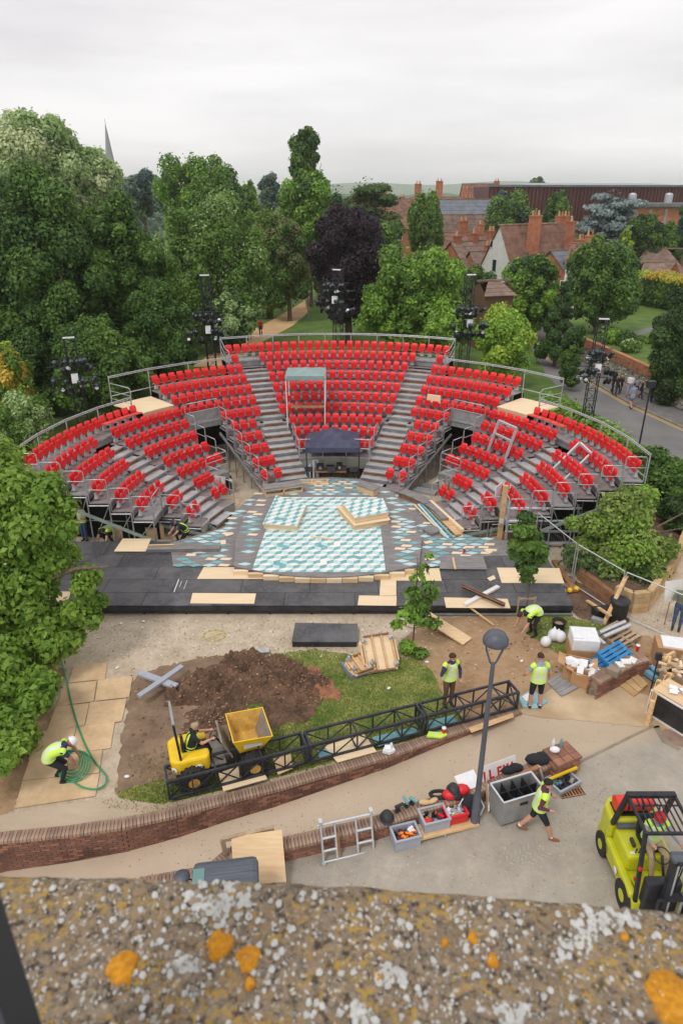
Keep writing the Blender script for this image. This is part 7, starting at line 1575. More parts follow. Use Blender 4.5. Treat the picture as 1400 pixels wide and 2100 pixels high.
# small black phone in the caller's hand is part of him
# ================================================================== LIGHTING TOWERS
def tower(label, X, Y, zt, seed, n_l=16, wide=1.2, zmid=None, base=0.0, mesh_top=True):
    t = thing('lighting_tower', label, 'lighting tower', (X, Y, base), R(seed*13 % 40-20), 'stage lighting towers'); h = zt-base; w = .26; rr = random.Random(seed)
    for x in (-w, w):
        for y in (-w, w): MB().tube((x, y, 0), (x, y, h), .028, 6).build('mast_leg', 'black_metal', t)
    n_ = int(h/.55)
    lat = MB()
    for i in range(n_+1):
        z = h*i/n_
        for a, b_ in (((-w, -w), (w, -w)), ((w, -w), (w, w)), ((w, w), (-w, w)), ((-w, w), (-w, -w))):
            lat.bar((a[0], a[1], z), (b_[0], b_[1], z), .025, .025)
            if i < n_: lat.bar((a[0], a[1], z), (b_[0], b_[1], z+h/n_), .022, .022)
    tag(lat.build('lattice', 'black_metal', t), kind='stuff')
    MB().bb(-w-.02, w+.02, -w-.03, -w+.0, h-.04, h+.03).build('head_bar', 'lamp_white', t)
    for a in range(3): aa = a*2.1+.5; MB().bar((0, 0, min(2.2, h*.3)), (1.3*math.cos(aa), 1.3*math.sin(aa), 0), .03, .03).build('stay', 'black_metal', t)
    zm = (zmid-base) if zmid else h*.55
    for zz in (zm-.7, zm-.1, zm+.45, zm+.9):
        MB().tube((-wide*(1 if zz < zm+.5 else .7), -w-.08, zz), (wide*(1 if zz < zm+.5 else .7), -w-.08, zz), .025, 6).build('boom', 'black_metal', t)
    for i in range(n_l):
        row = i % 4; zz = (zm-.7, zm-.1, zm+.45, zm+.9)[row]; x = wide*(.95 if row < 2 else .65)*rr.uniform(-1, 1); ty = R(rr.uniform(20, 50)); Rm = Matrix.Rotation(rr.uniform(-.6, .6), 3, 'Z') @ Matrix.Rotation(-ty, 3, 'X')
        c = Vector((x, -w-.2-.5*rr.random()*(1 if i % 2 else -1.3), zz-.22)); q = MB(); a = c+Rm @ Vector((0, .22, 0)); b_ = c+Rm @ Vector((0, -.26, 0)); q.tube(a, c, .10, 8).tube(c, b_, .085, 8, r2=.115); q.bar(c+Vector((-.12, 0, 0)), c+Vector((-.12, .1, .22)), .02, .03); q.bar(c+Vector((.12, 0, 0)), c+Vector((.12, .1, .22)), .02, .03)
        s_ = q.build('spotlight', 'black_metal', t); l_ = MB().lathe([(0, 0), (.10, 0), (.1, .012), (0, .02)], c=b_+Rm @ Vector((0, -.005, 0)), n=10, rot=Rm @ Matrix.Rotation(R(90), 3, 'X')); l_.build('lens', 'glass_dark' if i % 6 else 'lamp_white', s_)
    MB().bb(-.16, .16, -w-.5, -w-.25, zm-.35, zm+.1).build('projector', 'lamp_white', t)
    return t
def twr(label, pxt, pyt, Y, seed, zm_py, **k):
    q = atY(pxt, pyt, Y); return tower(label, q.x, Y, q.z, seed, zmid=topz(zm_py, Y), **k)
twr('black lattice lighting tower among dark trees at the far left', 141, 690, 35.0, 3, 765, n_l=28, wide=1.3)
twr('black lattice lighting tower left of the centre block', 420, 563, 44.0, 5, 668, n_l=30, wide=1.3)
twr('black lattice lighting tower directly behind the centre block', 693, 552, 46.5, 0, 608, n_l=36, wide=1.3)
twr('black lattice lighting tower right of the centre block', 964, 562, 43.5, 2, 655, n_l=34, wide=1.15)
twr('black lattice lighting tower beside the road at the right', 1236, 652, 38.5, 4, 745, n_l=34, wide=1.0)
t = thing('park_lamp', 'distant green park lamp beside the sandy path', 'lamp', P(632, 655, 0)); zz = topz(595, t.location.y); MB().tube((0, 0, 0), (0, 0, zz), .07, 6).build('pole', 'green_steel', t); MB().ell((0, 0, zz), (.22, .22, .2), 8, 6).build('lamp_head', 'lamp_white', t)
t = thing('blue_road_sign', 'small dark blue sign on a post by the road bend', 'sign', P(1097, 742, .0)); MB().tube((0, 0, 0), (0, 0, 1.5), .04, 6).build('post', 'galv', t); MB().bb(-.32, .32, -.04, -.02, 1.1, 1.6).build('board', 'cloth_navy', t)
# ================================================================== VEGETATION
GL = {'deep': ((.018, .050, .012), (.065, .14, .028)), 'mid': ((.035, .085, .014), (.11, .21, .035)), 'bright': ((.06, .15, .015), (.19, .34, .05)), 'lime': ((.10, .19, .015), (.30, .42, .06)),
      'pale': ((.13, .18, .09), (.28, .34, .20)), 'willow': ((.06, .11, .035), (.20, .29, .12)), 'olive': ((.05, .075, .02), (.13, .16, .05)), 'beech': ((.012, .009, .014), (.045, .03, .045)),  # pale green includes the whitening of the window glass
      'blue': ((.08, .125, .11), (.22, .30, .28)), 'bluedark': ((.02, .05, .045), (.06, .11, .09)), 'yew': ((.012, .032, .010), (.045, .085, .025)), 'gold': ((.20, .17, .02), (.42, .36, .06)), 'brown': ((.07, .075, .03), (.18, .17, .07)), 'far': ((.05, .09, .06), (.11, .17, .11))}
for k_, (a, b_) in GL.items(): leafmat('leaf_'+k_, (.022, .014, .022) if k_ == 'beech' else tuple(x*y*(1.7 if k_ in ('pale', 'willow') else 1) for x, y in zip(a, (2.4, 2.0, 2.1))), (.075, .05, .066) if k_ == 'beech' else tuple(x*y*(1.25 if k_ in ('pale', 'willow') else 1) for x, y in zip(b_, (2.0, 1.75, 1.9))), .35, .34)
def leaf_cloud(name, clumps, n_, size, mats_, parent=None, seed=0, droop=.25, shape=1.6, upb=.35, bend=False):
    """clumps: list of (centre, radii). Leaves sit through the outer shell of every clump, tilted outward."""
    g_ = np.random.default_rng(seed); w = np.array([(r[0]*r[1]+r[0]*r[2]+r[1]*r[2]) for _, r in clumps]); w = w/w.sum()
    idx = g_.choice(len(clumps), n_, p=w); C = np.array([tuple(c) for c, _ in clumps])[idx]; RR = np.array([tuple(r) for _, r in clumps])[idx]
    d = g_.normal(size=(n_, 3)); d[:, 2] += .25; d /= np.linalg.norm(d, axis=1)[:, None]
    rad = 1-np.abs(g_.normal(size=n_))*.24+(g_.random(n_) < .14)*g_.random(n_)*.38; pos = C+d*RR*np.clip(rad, .15, 1.22)[:, None]
    nrm = d+g_.normal(size=(n_, 3))*.55; nrm[:, 2] += upb; nrm /= np.linalg.norm(nrm, axis=1)[:, None]
    t1 = g_.normal(size=(n_, 3))+d*.5; t1[:, 2] -= droop*2; t1 -= nrm*(t1*nrm).sum(1)[:, None]; t1 /= np.linalg.norm(t1, axis=1)[:, None]; t2 = np.cross(nrm, t1)
    s_ = size*(.6+.8*g_.random(n_))[:, None]
    v = np.stack([pos-t1*s_*.5*shape, pos+t2*s_*.5-t1*s_*.05, pos+t1*s_*.5*shape, pos-t2*s_*.5-t1*s_*.05], 1)
    if bend: v[:, 1] += nrm*s_*.15; v[:, 3] += nrm*s_*.15; v[:, 2] -= nrm*s_*.12
    me = bpy.data.meshes.new(name); me.vertices.add(n_*4); me.vertices.foreach_set('co', v.astype('f').ravel()); me.loops.add(n_*4); me.loops.foreach_set('vertex_index', np.arange(n_*4, dtype='i'))
    me.polygons.add(n_); me.polygons.foreach_set('loop_start', np.arange(0, n_*4, 4, dtype='i')); me.polygons.foreach_set('loop_total', np.full(n_, 4, 'i'))
    for m_ in mats_: me.materials.append(M['leaf_'+m_])
    cm = g_.random(len(clumps)); mi = ((cm[idx]*.7+.3*g_.random(n_))*len(mats_)).astype('i').clip(0, len(mats_)-1); me.polygons.foreach_set('material_index', mi); me.update(); me.validate()
    return link_mesh(name, me, parent)
def clumps_in(c, r, n_, cr, seed, kind='round'):
    rr = random.Random(seed); out = []
    for i in range(n_):
        z = 1-2*(i+.5)/n_; a = i*2.399963+rr.uniform(-.4, .4); k = math.sqrt(max(0, 1-z*z)); f = rr.uniform(.58, .98)
        x, y, zz = k*math.cos(a)*f, k*math.sin(a)*f, z*f; s_ = cr*rr.uniform(.55, 1.4)
        if kind == 'cone': zz = -1+2*(i+.5)/n_; k = (1-(zz+1)/2)**.8*.85+.05; x, y = k*math.cos(a), k*math.sin(a); s_ = cr*(.5+.9*k)
        if kind == 'column': zz = -1+2*(i+.5)/n_; k = .55*math.sqrt(max(0, 1-abs(zz)**3)); x, y = k*math.cos(a), k*math.sin(a)
        rz_ = 1.0
        if kind == 'layer': rz_ = .32; s_ *= 1.25
        if kind == 'weep': rz_ = 1.9; s_ *= .75
        m_ = min(r); out.append(((c[0]+x*r[0], c[1]+y*r[1], c[2]+zz*r[2]), (s_*m_, s_*m_, s_*m_*rz_)))
    return out
def tree(label, px, ytop, ybot, hw, Y, mats_, n_=9000, leaf=.22, kind='round', ncl=26, cr=.34, seed=1, depth=None, trunk=True, name='tree', cat='tree', base_z=0.0, group=None, tm='bark', droop=.25, fy=1.0):
    top = atY(px, ytop, Y); bot = atY(px, ybot, Y); L_ = atY(px-hw, (ytop+ybot)/2, Y); R_ = atY(px+hw, (ytop+ybot)/2, Y); rx = (R_.x-L_.x)/2; zt = top.z; zb = max(base_z+.15, bot.z-.22*(zt-bot.z)); zb = min(zb, zt-1)
    X = (L_.x+R_.x)/2; t = thing(name, label, cat, (X, Y, base_z), 0, group); rz_ = (zt-zb)/2; ry = rx*(depth or 1.0)
    c = (0, 0, (zt+zb)/2-base_z); cl = clumps_in(c, (rx*.95, ry*.95, rz_*.92), ncl, cr, seed, kind)
    if kind != 'cone': cl.append((c, (rx*.6, ry*.6, rz_*.78) if kind != 'column' else (rx*.4, ry*.4, rz_*.8)))
    leaf_cloud('crown', cl, int(n_*1.6), leaf*.74, mats_, t, seed, droop, shape=2.6 if kind == 'weep' else 1.6)
    if trunk:
        q = MB(); rr = random.Random(seed); tr = max(.12, rx*.07); q.path([(0, 0, -.1), (rr.uniform(-.1, .1), 0, c[2]*.5), (rr.uniform(-.2, .2), 0, c[2]), (0, 0, (zt-base_z)*.9)], [tr*1.4, tr, tr*.8, tr*.25], 8)
        q.build('trunk', tm, t); 
        for i in range(6): a = rr.random()*6.3; k = rr.uniform(.4, .8); MB().path([(0, 0, c[2]*.6+i*.1*rz_), (math.cos(a)*rx*k*.5, math.sin(a)*ry*k*.5, c[2]*.7+i*.15*rz_), (math.cos(a)*rx*k, math.sin(a)*ry*k, c[2]+rr.uniform(-.3, .6)*rz_)], [tr*.5, tr*.35, tr*.12], 6).build('limb', tm, t)
    return t
# far to near
TR = [
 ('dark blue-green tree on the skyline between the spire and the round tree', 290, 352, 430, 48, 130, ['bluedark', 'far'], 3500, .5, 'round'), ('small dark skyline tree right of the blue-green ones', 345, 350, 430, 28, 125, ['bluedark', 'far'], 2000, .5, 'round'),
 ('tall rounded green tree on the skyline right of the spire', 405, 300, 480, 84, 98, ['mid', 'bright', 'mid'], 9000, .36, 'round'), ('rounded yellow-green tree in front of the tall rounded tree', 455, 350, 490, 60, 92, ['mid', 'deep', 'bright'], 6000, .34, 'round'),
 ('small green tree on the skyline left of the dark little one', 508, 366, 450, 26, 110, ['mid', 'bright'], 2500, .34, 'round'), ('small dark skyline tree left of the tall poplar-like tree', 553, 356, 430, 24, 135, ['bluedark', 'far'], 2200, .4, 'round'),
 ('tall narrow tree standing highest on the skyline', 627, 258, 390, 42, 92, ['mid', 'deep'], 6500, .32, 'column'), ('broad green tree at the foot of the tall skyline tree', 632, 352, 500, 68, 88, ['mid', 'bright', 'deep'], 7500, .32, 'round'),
 ('loose brownish green tree beside the sandy path', 548, 396, 600, 68, 80, ['olive', 'mid', 'olive'], 10500, .26, 'round'), ('dark leafy tree overhanging the path', 590, 436, 600, 50, 78, ['olive', 'deep', 'mid'], 8500, .26, 'round'),
 ('dark layered cedar behind the copper beech', 752, 356, 520, 66, 96, ['yew', 'deep', 'olive'], 8500, .34, 'layer'), ('green tree between the cedar and the copper beech', 690, 368, 560, 40, 86, ['mid', 'deep'], 5500, .3, 'round'),
 ('mid green tree under the cedar, right of the copper beech', 790, 430, 600, 50, 78, ['mid', 'deep'], 6000, .28, 'round'), ('weeping birch in front of the distant red roofs', 873, 396, 530, 46, 84, ['olive', 'mid', 'deep'], 7500, .22, 'weep'),
 ('dark round tree left of the brown theatre wall', 1047, 392, 500, 56, 112, ['deep', 'mid', 'bluedark'], 7000, .36, 'round'), ('pointed green tree before the brown theatre wall', 1140, 392, 480, 44, 106, ['mid', 'deep'], 5500, .34, 'cone'),
 ('small dark treetop peeping over the theatre roof', 1100, 366, 392, 17, 240, ['far', 'mid'], 900, .8, 'round'),
 ('silvery blue cedar before the theatre', 1250, 384, 520, 66, 96, ['blue', 'blue', 'bluedark'], 9500, .34, 'layer'), ('clipped dome shaped yew near the theatre', 1322, 434, 520, 38, 93, ['yew', 'mid'], 6000, .26, 'round'),
 ('yellowish conifer left of the dome shaped yew', 1280, 462, 540, 24, 90, ['lime', 'mid'], 3000, .26, 'cone'), ('green conifer at the right edge below the theatre', 1368, 452, 530, 32, 94, ['deep', 'mid'], 5000, .26, 'cone'), ('dark tree cut by the right edge below the theatre', 1412, 404, 530, 34, 96, ['deep', 'bluedark'], 5000, .28, 'round'),
 ('dark olive tree closing the far end of the sandy path', 660, 430, 600, 44, 92, ['olive', 'deep'], 5000, .3, 'round'),
 ('copper beech with purple black leaves behind the centre block', 716, 402, 640, 88, 66, ['beech'], 17000, .24, 'round'),
 ('silver green willow left of the path', 436, 382, 690, 134, 62, ['willow', 'mid', 'mid', 'willow'], 26000, .22, 'round'),
 ('bright green maple between the beech and the houses', 848, 490, 690, 114, 57, ['bright', 'mid', 'bright'], 19000, .24, 'round'),
 ('small dark tree in front of the white house gable', 965, 530, 660, 44, 70, ['deep', 'mid'], 4000, .24, 'round'), ('round green tree in front of the tiled house', 1092, 504, 660, 62, 67, ['mid', 'bright', 'deep'], 9500, .24, 'round'),
 ('large dark green tree right of the cypress', 1240, 476, 640, 80, 64, ['deep', 'mid', 'deep'], 15000, .24, 'round'), ('dark conical cypress above the road bend', 1150, 574, 712, 38, 56.5, ['yew', 'deep'], 7500, .2, 'cone'),
 ('yellow-green young tree beside the right inner lighting tower', 1032, 618, 760, 60, 50, ['lime', 'bright', 'lime'], 9000, .2, 'round'), ('green bush behind the right of the centre block', 915, 632, 700, 56, 54, ['mid', 'bright'], 5500, .22, 'round'),
 ('ivy covered round bush on the roadside wall', 1174, 674, 770, 33, 49, ['deep', 'mid'], 7000, .15, 'column'), ('dark clipped cypress at the right edge over the wall', 1400, 585, 800, 74, 45, ['yew', 'yew', 'deep'], 19000, .15, 'round'),
 ('silver-leaved shrub at the foot of the willow', 478, 598, 700, 44, 52, ['willow', 'deep'], 5500, .2, 'round'), ('drooping golden green willow at the left edge', 14, 700, 850, 62, 38.5, ['gold', 'mid', 'lime'], 8000, .16, 'weep'),
 ('grey green bush behind the left end of the stand', 52, 812, 930, 68, 35, ['willow', 'mid'], 7500, .15, 'round'),
 ('broad skyline tree at top left, window veil painted into its pale leaves', 60, 224, 420, 150, 66, ['pale', 'willow', 'pale'], 16000, .3, 'round'), ('right shoulder of that skyline tree, window veil painted into its pale leaves', 190, 290, 420, 58, 68, ['pale', 'willow'], 6000, .28, 'round'),  # milky window-glass veil is put into the leaf colour of both
 ('huge dark green chestnut filling the left side', 70, 338, 800, 165, 46, ['deep', 'mid', 'deep', 'deep'], 42000, .22, 'round'), ('second dark chestnut beside the first, nearer the willow', 258, 366, 800, 112, 49, ['deep', 'mid', 'mid'], 34000, .22, 'round'),
 ('leafy lower tree between the chestnut and the left tower', 330, 560, 860, 72, 44, ['mid', 'deep', 'mid'], 17000, .18, 'round'), ('low leafy tree behind the left wing of the stand', 200, 640, 860, 110, 41, ['mid', 'deep', 'mid'], 22000, .18, 'round'),
 ('dark lower growth at the far left behind the stand', 60, 660, 900, 90, 43, ['deep', 'yew'], 15000, .18, 'round'),
]
for i, (lb, px, yt, yb, hw, Y, ms, n_, lf, kd) in enumerate(TR):
    big = hw > 100; tree(lb, px, yt, yb, hw, Y, ms, int(n_*1.15), lf, kd, 60 if big else 34 if hw > 55 else 22, .24 if big else .32, i+20, trunk=(kd != 'column' or hw > 35), depth=.8 if hw > 60 else 1.0, droop=.8 if kd == 'weep' else .25)
# hedges: a clipped hedge with golden top
def hedge(label, pts, z0, z1, w, ms, n_, leaf=.13, seed=0, name='hedge', cat='hedge', zr=.15):
    t = thing(name, label, cat, tuple(pts[0][:2])+(z0,)); g_ = random.Random(seed); cl = []
    for i in range(len(pts)-1):
        a, b_ = Vector(pts[i]), Vector(pts[i+1]); L = (b_-a).length
        for k in range(max(2, int(L/(w*.45)))): p = a.lerp(b_, (k+.5)/max(2, int(L/(w*.45)))); zt = z1+g_.uniform(-zr, zr); cl.append(((p.x-pts[0][0]+g_.uniform(-.15, .15)*w, p.y-pts[0][1]+g_.uniform(-.15, .15)*w, (zt-z0)/2), (w*.55, w*.55, (zt-z0)*.55)))
    leaf_cloud('foliage', cl, n_, leaf, ms, t, seed, .1); return t
h0, h1 = atY(1318, 600, 82), atY(1450, 590, 72)
hedge('tall clipped hedge with a golden top below the thatched roofs', [(h0.x, 82, 0), (h1.x+1, 72, 0)], 1.2, topz(574, 78), 2.4, ['deep', 'mid'], 22000, .16, 3)
hedge('golden clipped top of the tall hedge', [(h0.x, 82, 0), (h1.x+1, 72, 0)], topz(574, 78)-.3, topz(560, 78), 2.5, ['gold', 'lime'], 4000, .16, 4, name='golden_hedge')
hedge('low green hedge behind the back rail of the right outer wing', [tuple(P(1105, 850, 0)), tuple(P(1170, 872, 0)), tuple(P(1240, 922, 0)), tuple(P(1305, 985, 0))], 0, 1.35, 1.3, ['mid', 'bright', 'willow'], 13000, .13, 5)
hedge('dark shrubs along the wall above the flint', [tuple(P(1235, 700, 1.2)), tuple(P(1285, 712, 1.2))], 1.2, 2.4, 1.6, ['mid', 'deep', 'bright'], 5000, .14, 6, name='shrub_row', cat='shrubs')
hedge('low leafy edging of the garden lawn at the right', [tuple(P(1290, 700, 1.2)), tuple(P(1345, 706, 1.2))], 1.2, 1.9, 1.0, ['mid', 'bright'], 2500, .12, 7, name='shrub_row', cat='shrubs')
hedge('bushes lining the park lawn behind the stand', [(14, 66, 0), (18, 78, 0), (20, 90, 0)], 0, 2.8, 2.6, ['deep', 'mid'], 9000, .25, 8, name='shrub_row', cat='shrubs')
struct('garden_path', MB().prism([tuple(P(x, y, 1.25)[:2]) for x, y in [(1275, 686), (1330, 672), (1345, 664), (1352, 668), (1335, 680), (1288, 694)]], 1.2, 1.27), 'pavement')
t = thing('rose_bush', 'white flowering rose bush above the roadside wall', 'bush', tuple(P(1290, 722, 1.25))); leaf_cloud('foliage', [((0, 0, .5), (.9, .7, .5))], 1200, .1, ['mid'], t, 3); leaf_cloud('flower', [((0, 0, .55), (.9, .7, .55))], 90, .12, ['pale'], t, 4)
# ---- big near tree at the left, broad leaves
nt = thing('foreground_tree', 'leafy broad-leaved tree filling the left edge in front of the deck', 'tree', (-10.2, 17.6, 0))
cl = []; rr = random.Random(9)
for (x, y, r_, Yd) in [(20, 985, 62, 18.4), (85, 1010, 58, 18.2), (-40, 1050, 90, 18.2), (60, 1080, 80, 18.0), (120, 1075, 42, 17.9), (-30, 1180, 100, 17.6), (60, 1180, 75, 17.6), (100, 1140, 45, 17.8), (172, 1190, 34, 17.4), (190, 1225, 26, 17.4), (150, 1250, 42, 17.2), (185, 1270, 26, 17.2), (155, 1310, 28, 17.0), (90, 1250, 52, 17.2), (20, 1290, 80, 17.0), (80, 1330, 55, 16.8), (-40, 1400, 90, 16.6), (30, 1400, 62, 16.4), (60, 1440, 42, 16.0), (10, 1490, 44, 15.8), (35, 1530, 30, 15.6), (-30, 1500, 60, 15.6), (-80, 1250, 120, 17.0), (-90, 1000, 100, 18.2), (95, 1385, 34, 16.6), (70, 1420, 42, 16.2), (25, 1470, 50, 15.9), (-10, 1560, 40, 15.3), (110, 1330, 36, 16.9), (140, 1040, 28, 18.0)]:
    Yd = min(Yd, P(x, y, 1.15).y); c = atY(x, y, Yd); z_ = c.y*.904+(CAM_H-c.z)*.427; r0 = r_/1400*z_
    for k in range(3): o_ = Vector((rr.uniform(-.5, .5), rr.uniform(-.6, .6), rr.uniform(-.4, .4)))*r0; cl.append(((c.x+10.2+o_.x, c.y-17.6+o_.y, c.z+o_.z), (r0*.72, r0*.72, r0*.6)))
leafmat('leaf_near', (.11, .23, .03), (.36, .54, .09), .8, .45); leafmat('leaf_near2', (.14, .27, .03), (.42, .60, .12), .8, .45)
M['leaf_nearA'] = M['leaf_near']; leaf_cloud('crown', cl, 52000, .13, ['near', 'near2', 'near'], nt, 5, .55, 1.5, .5, True)
MB().path([(0.2, -1.3, -.2), (.1, -.6, 1.6), (-.3, 0, 3.2), (-.6, .4, 5.0)], [.24, .19, .14, .05], 10).build('trunk', 'bark', nt)
for (a, b_) in [((.1, -.6, 1.6), (1.6, -.4, 3.0)), ((-.3, 0, 3.2), (1.6, .2, 4.4)), ((-.3, 0, 3.0), (-2.6, .6, 4.6)), ((.0, -.4, 2.2), (.9, -.9, 2.4)), ((1.6, -.4, 3.0), (3.4, -.2, 3.3))]: MB().path([a, tuple((Vector(a)+Vector(b_))/2+Vector((0, 0, .15))), b_], [.09, .06, .03], 7).build('limb', 'bark', nt)
ivy = thing('ivy_stump', 'gnarled pale tree trunk among leaves at the left edge', 'trunk', tuple(P(14, 1572, 0))); MB().path([(0, 0, -.1), (-.05, .1, .5), (.08, .15, .9), (-.05, .2, 1.4)], [.26, .19, .17, .08], 9).build('bole', 'bark', ivy); leaf_cloud('foliage', [((-.6, .3, .5), (.7, .6, .7)), ((.2, .6, .4), (.5, .4, .5))], 1500, .12, ['near'], ivy, 9)
# ---- shrub tree in the planter and dark ivy below
st = P(1292, 1170, 0); t = thing('planter_shrub', 'spreading light green tree growing from the stone planter', 'tree', (st.x, st.y, .42)); cl = []
for (x, y, r_, Yd) in [(1290, 1012, 36, 23.6), (1335, 1022, 36, 23.8), (1215, 1085, 42, 22.6), (1260, 1050, 52, 23.0), (1310, 1060, 58, 23.0), (1350, 1110, 36, 22.4), (1300, 1120, 60, 22.2), (1240, 1120, 48, 22.4), (1345, 1150, 30, 21.8), (1270, 1165, 36, 21.6), (1200, 1120, 28, 22.4), (1178, 1075, 24, 22.6), (1330, 1170, 26, 21.4)]:
    c = atY(x, y, Yd); r0 = r_/1400*(c.y*.904+(CAM_H-c.z)*.427)
    for k in range(2): o_ = Vector((rr.uniform(-.4, .4), rr.uniform(-.5, .5), rr.uniform(-.3, .3)))*r0; cl.append(((c.x-st.x+o_.x, c.y-st.y+o_.y, c.z-.42+o_.z), (r0*.75, r0*.75, r0*.6)))
leafmat('leaf_shrub', (.13, .21, .04), (.40, .50, .13), .9, .4); leaf_cloud('crown', cl, 13000, .10, ['shrub', 'shrub', 'bright'], t, 6, .3, 1.6, .45)
MB().path([(0, 0, -.1), (.1, 0, 1.0), (-.1, .2, 1.8)], [.13, .1, .06], 8).build('trunk', 'bark', t)
for a in range(6): aa = a*1.05; MB().path([(.05, 0, .8), (.7*math.cos(aa), .7*math.sin(aa), 1.5), (1.6*math.cos(aa), 1.6*math.sin(aa), 2.1)], [.06, .04, .02], 6).build('limb', 'bark', t)
iv = P(1240, 1195, 0); t = thing('ivy_bed', 'dark ivy mound in the planter behind the timber prop', 'ivy', (iv.x, iv.y, .4)); leaf_cloud('foliage', [((x, y, .25), (.9, .8, .5)) for x, y in [(-.6, .8), (.4, .2), (1.2, -.1), (.3, 1.4), (1.6, .9), (2.2, 1.6)]], 7000, .10, ['yew', 'deep'], t, 12, .3)
tree('dark green bush beyond the planter by the road', 1352, 935, 1120, 62, 27.5, ['deep', 'mid'], 13000, .14, 'round', 34, .3, 91); tree('green bush behind the right end of the stand', 1322, 915, 1010, 38, 29.5, ['mid', 'deep', 'bright'], 6000, .13, 'round', 22, .3, 92)
tree('dark hedge bush at the right edge by the pavement', 1392, 1010, 1110, 34, 25.5, ['deep', 'yew'], 6000, .12, 'round', 22, .3, 93)
# saplings
def sapling(label, px, pyb, tiers, ms, tm, n_, leaf, seed, tw=.03):
    b0 = P(px, pyb, 0); t = thing('sapling', label, 'tree', tuple(b0), 0, 'young trees'); cl = []; rr = random.Random(seed); zt = 0
    for (x, y, r_) in tiers:
        c = atY(x, y, b0.y+rr.uniform(-.2, .2)); r0 = r_/1400*(c.y*.904+(CAM_H-c.z)*.427); zt = max(zt, c.z); cl.append(((c.x-b0.x, c.y-b0.y, c.z), (r0*.95, r0*.95, r0*.5)))
    leaf_cloud('crown', cl, n_, leaf, ms, t, seed, .4, 1.7, .4); MB().path([(0, 0, -.05), (.02, 0, zt*.5), (0, 0, zt)], [tw, tw*.8, tw*.3], 7).build('trunk', tm, t)
    for c, r_ in cl: MB().path([(0, 0, max(.6, c[2]-.25)), tuple(Vector(c))], [tw*.4, tw*.15], 5).build('twig', tm, t)
    return t
sapling('slender light green sapling in front of the deck beside the dollies', 846, 1328, [(876, 1142, 10), (868, 1165, 15), (855, 1185, 18), (880, 1205, 20), (845, 1215, 20), (865, 1235, 24), (890, 1222, 14), (835, 1262, 24), (862, 1268, 26), (890, 1278, 18), (815, 1280, 16), (848, 1245, 20)], ['bright', 'mid', 'bright'], 'bark', 950, .11, 61)
sapling('dense dark green young tree at the front of the deck', 1076, 1262, [(1078, 1060, 18), (1072, 1085, 24), (1090, 1095, 22), (1080, 1115, 30), (1068, 1135, 28), (1095, 1140, 28), (1080, 1160, 26), (1058, 1115, 18), (1110, 1125, 16), (1078, 1185, 16)], ['deep', 'mid'], 'bark', 2600, .12, 62)
t = thing('tree_stakes', 'pair of timber stakes supporting the dark young tree', 'stakes', tuple(P(1076, 1264, 0)))
for dx in (-.28, .28): MB().bar((dx, .05, 0), (dx, .05, .75), .06, .06).build('stake', 'timber_old', t)
MB().bar((-.3, .05, .68), (.3, .05, .68), .05, .06).build('crosspiece', 'timber_old', t)
hedge('tuft of weeds at the foot of the light sapling', [tuple(P(832, 1340, 0)), tuple(P(862, 1342, 0))], 0, .3, .5, ['mid', 'bright'], 900, .07, 15, name='weed_tuft', cat='weeds')
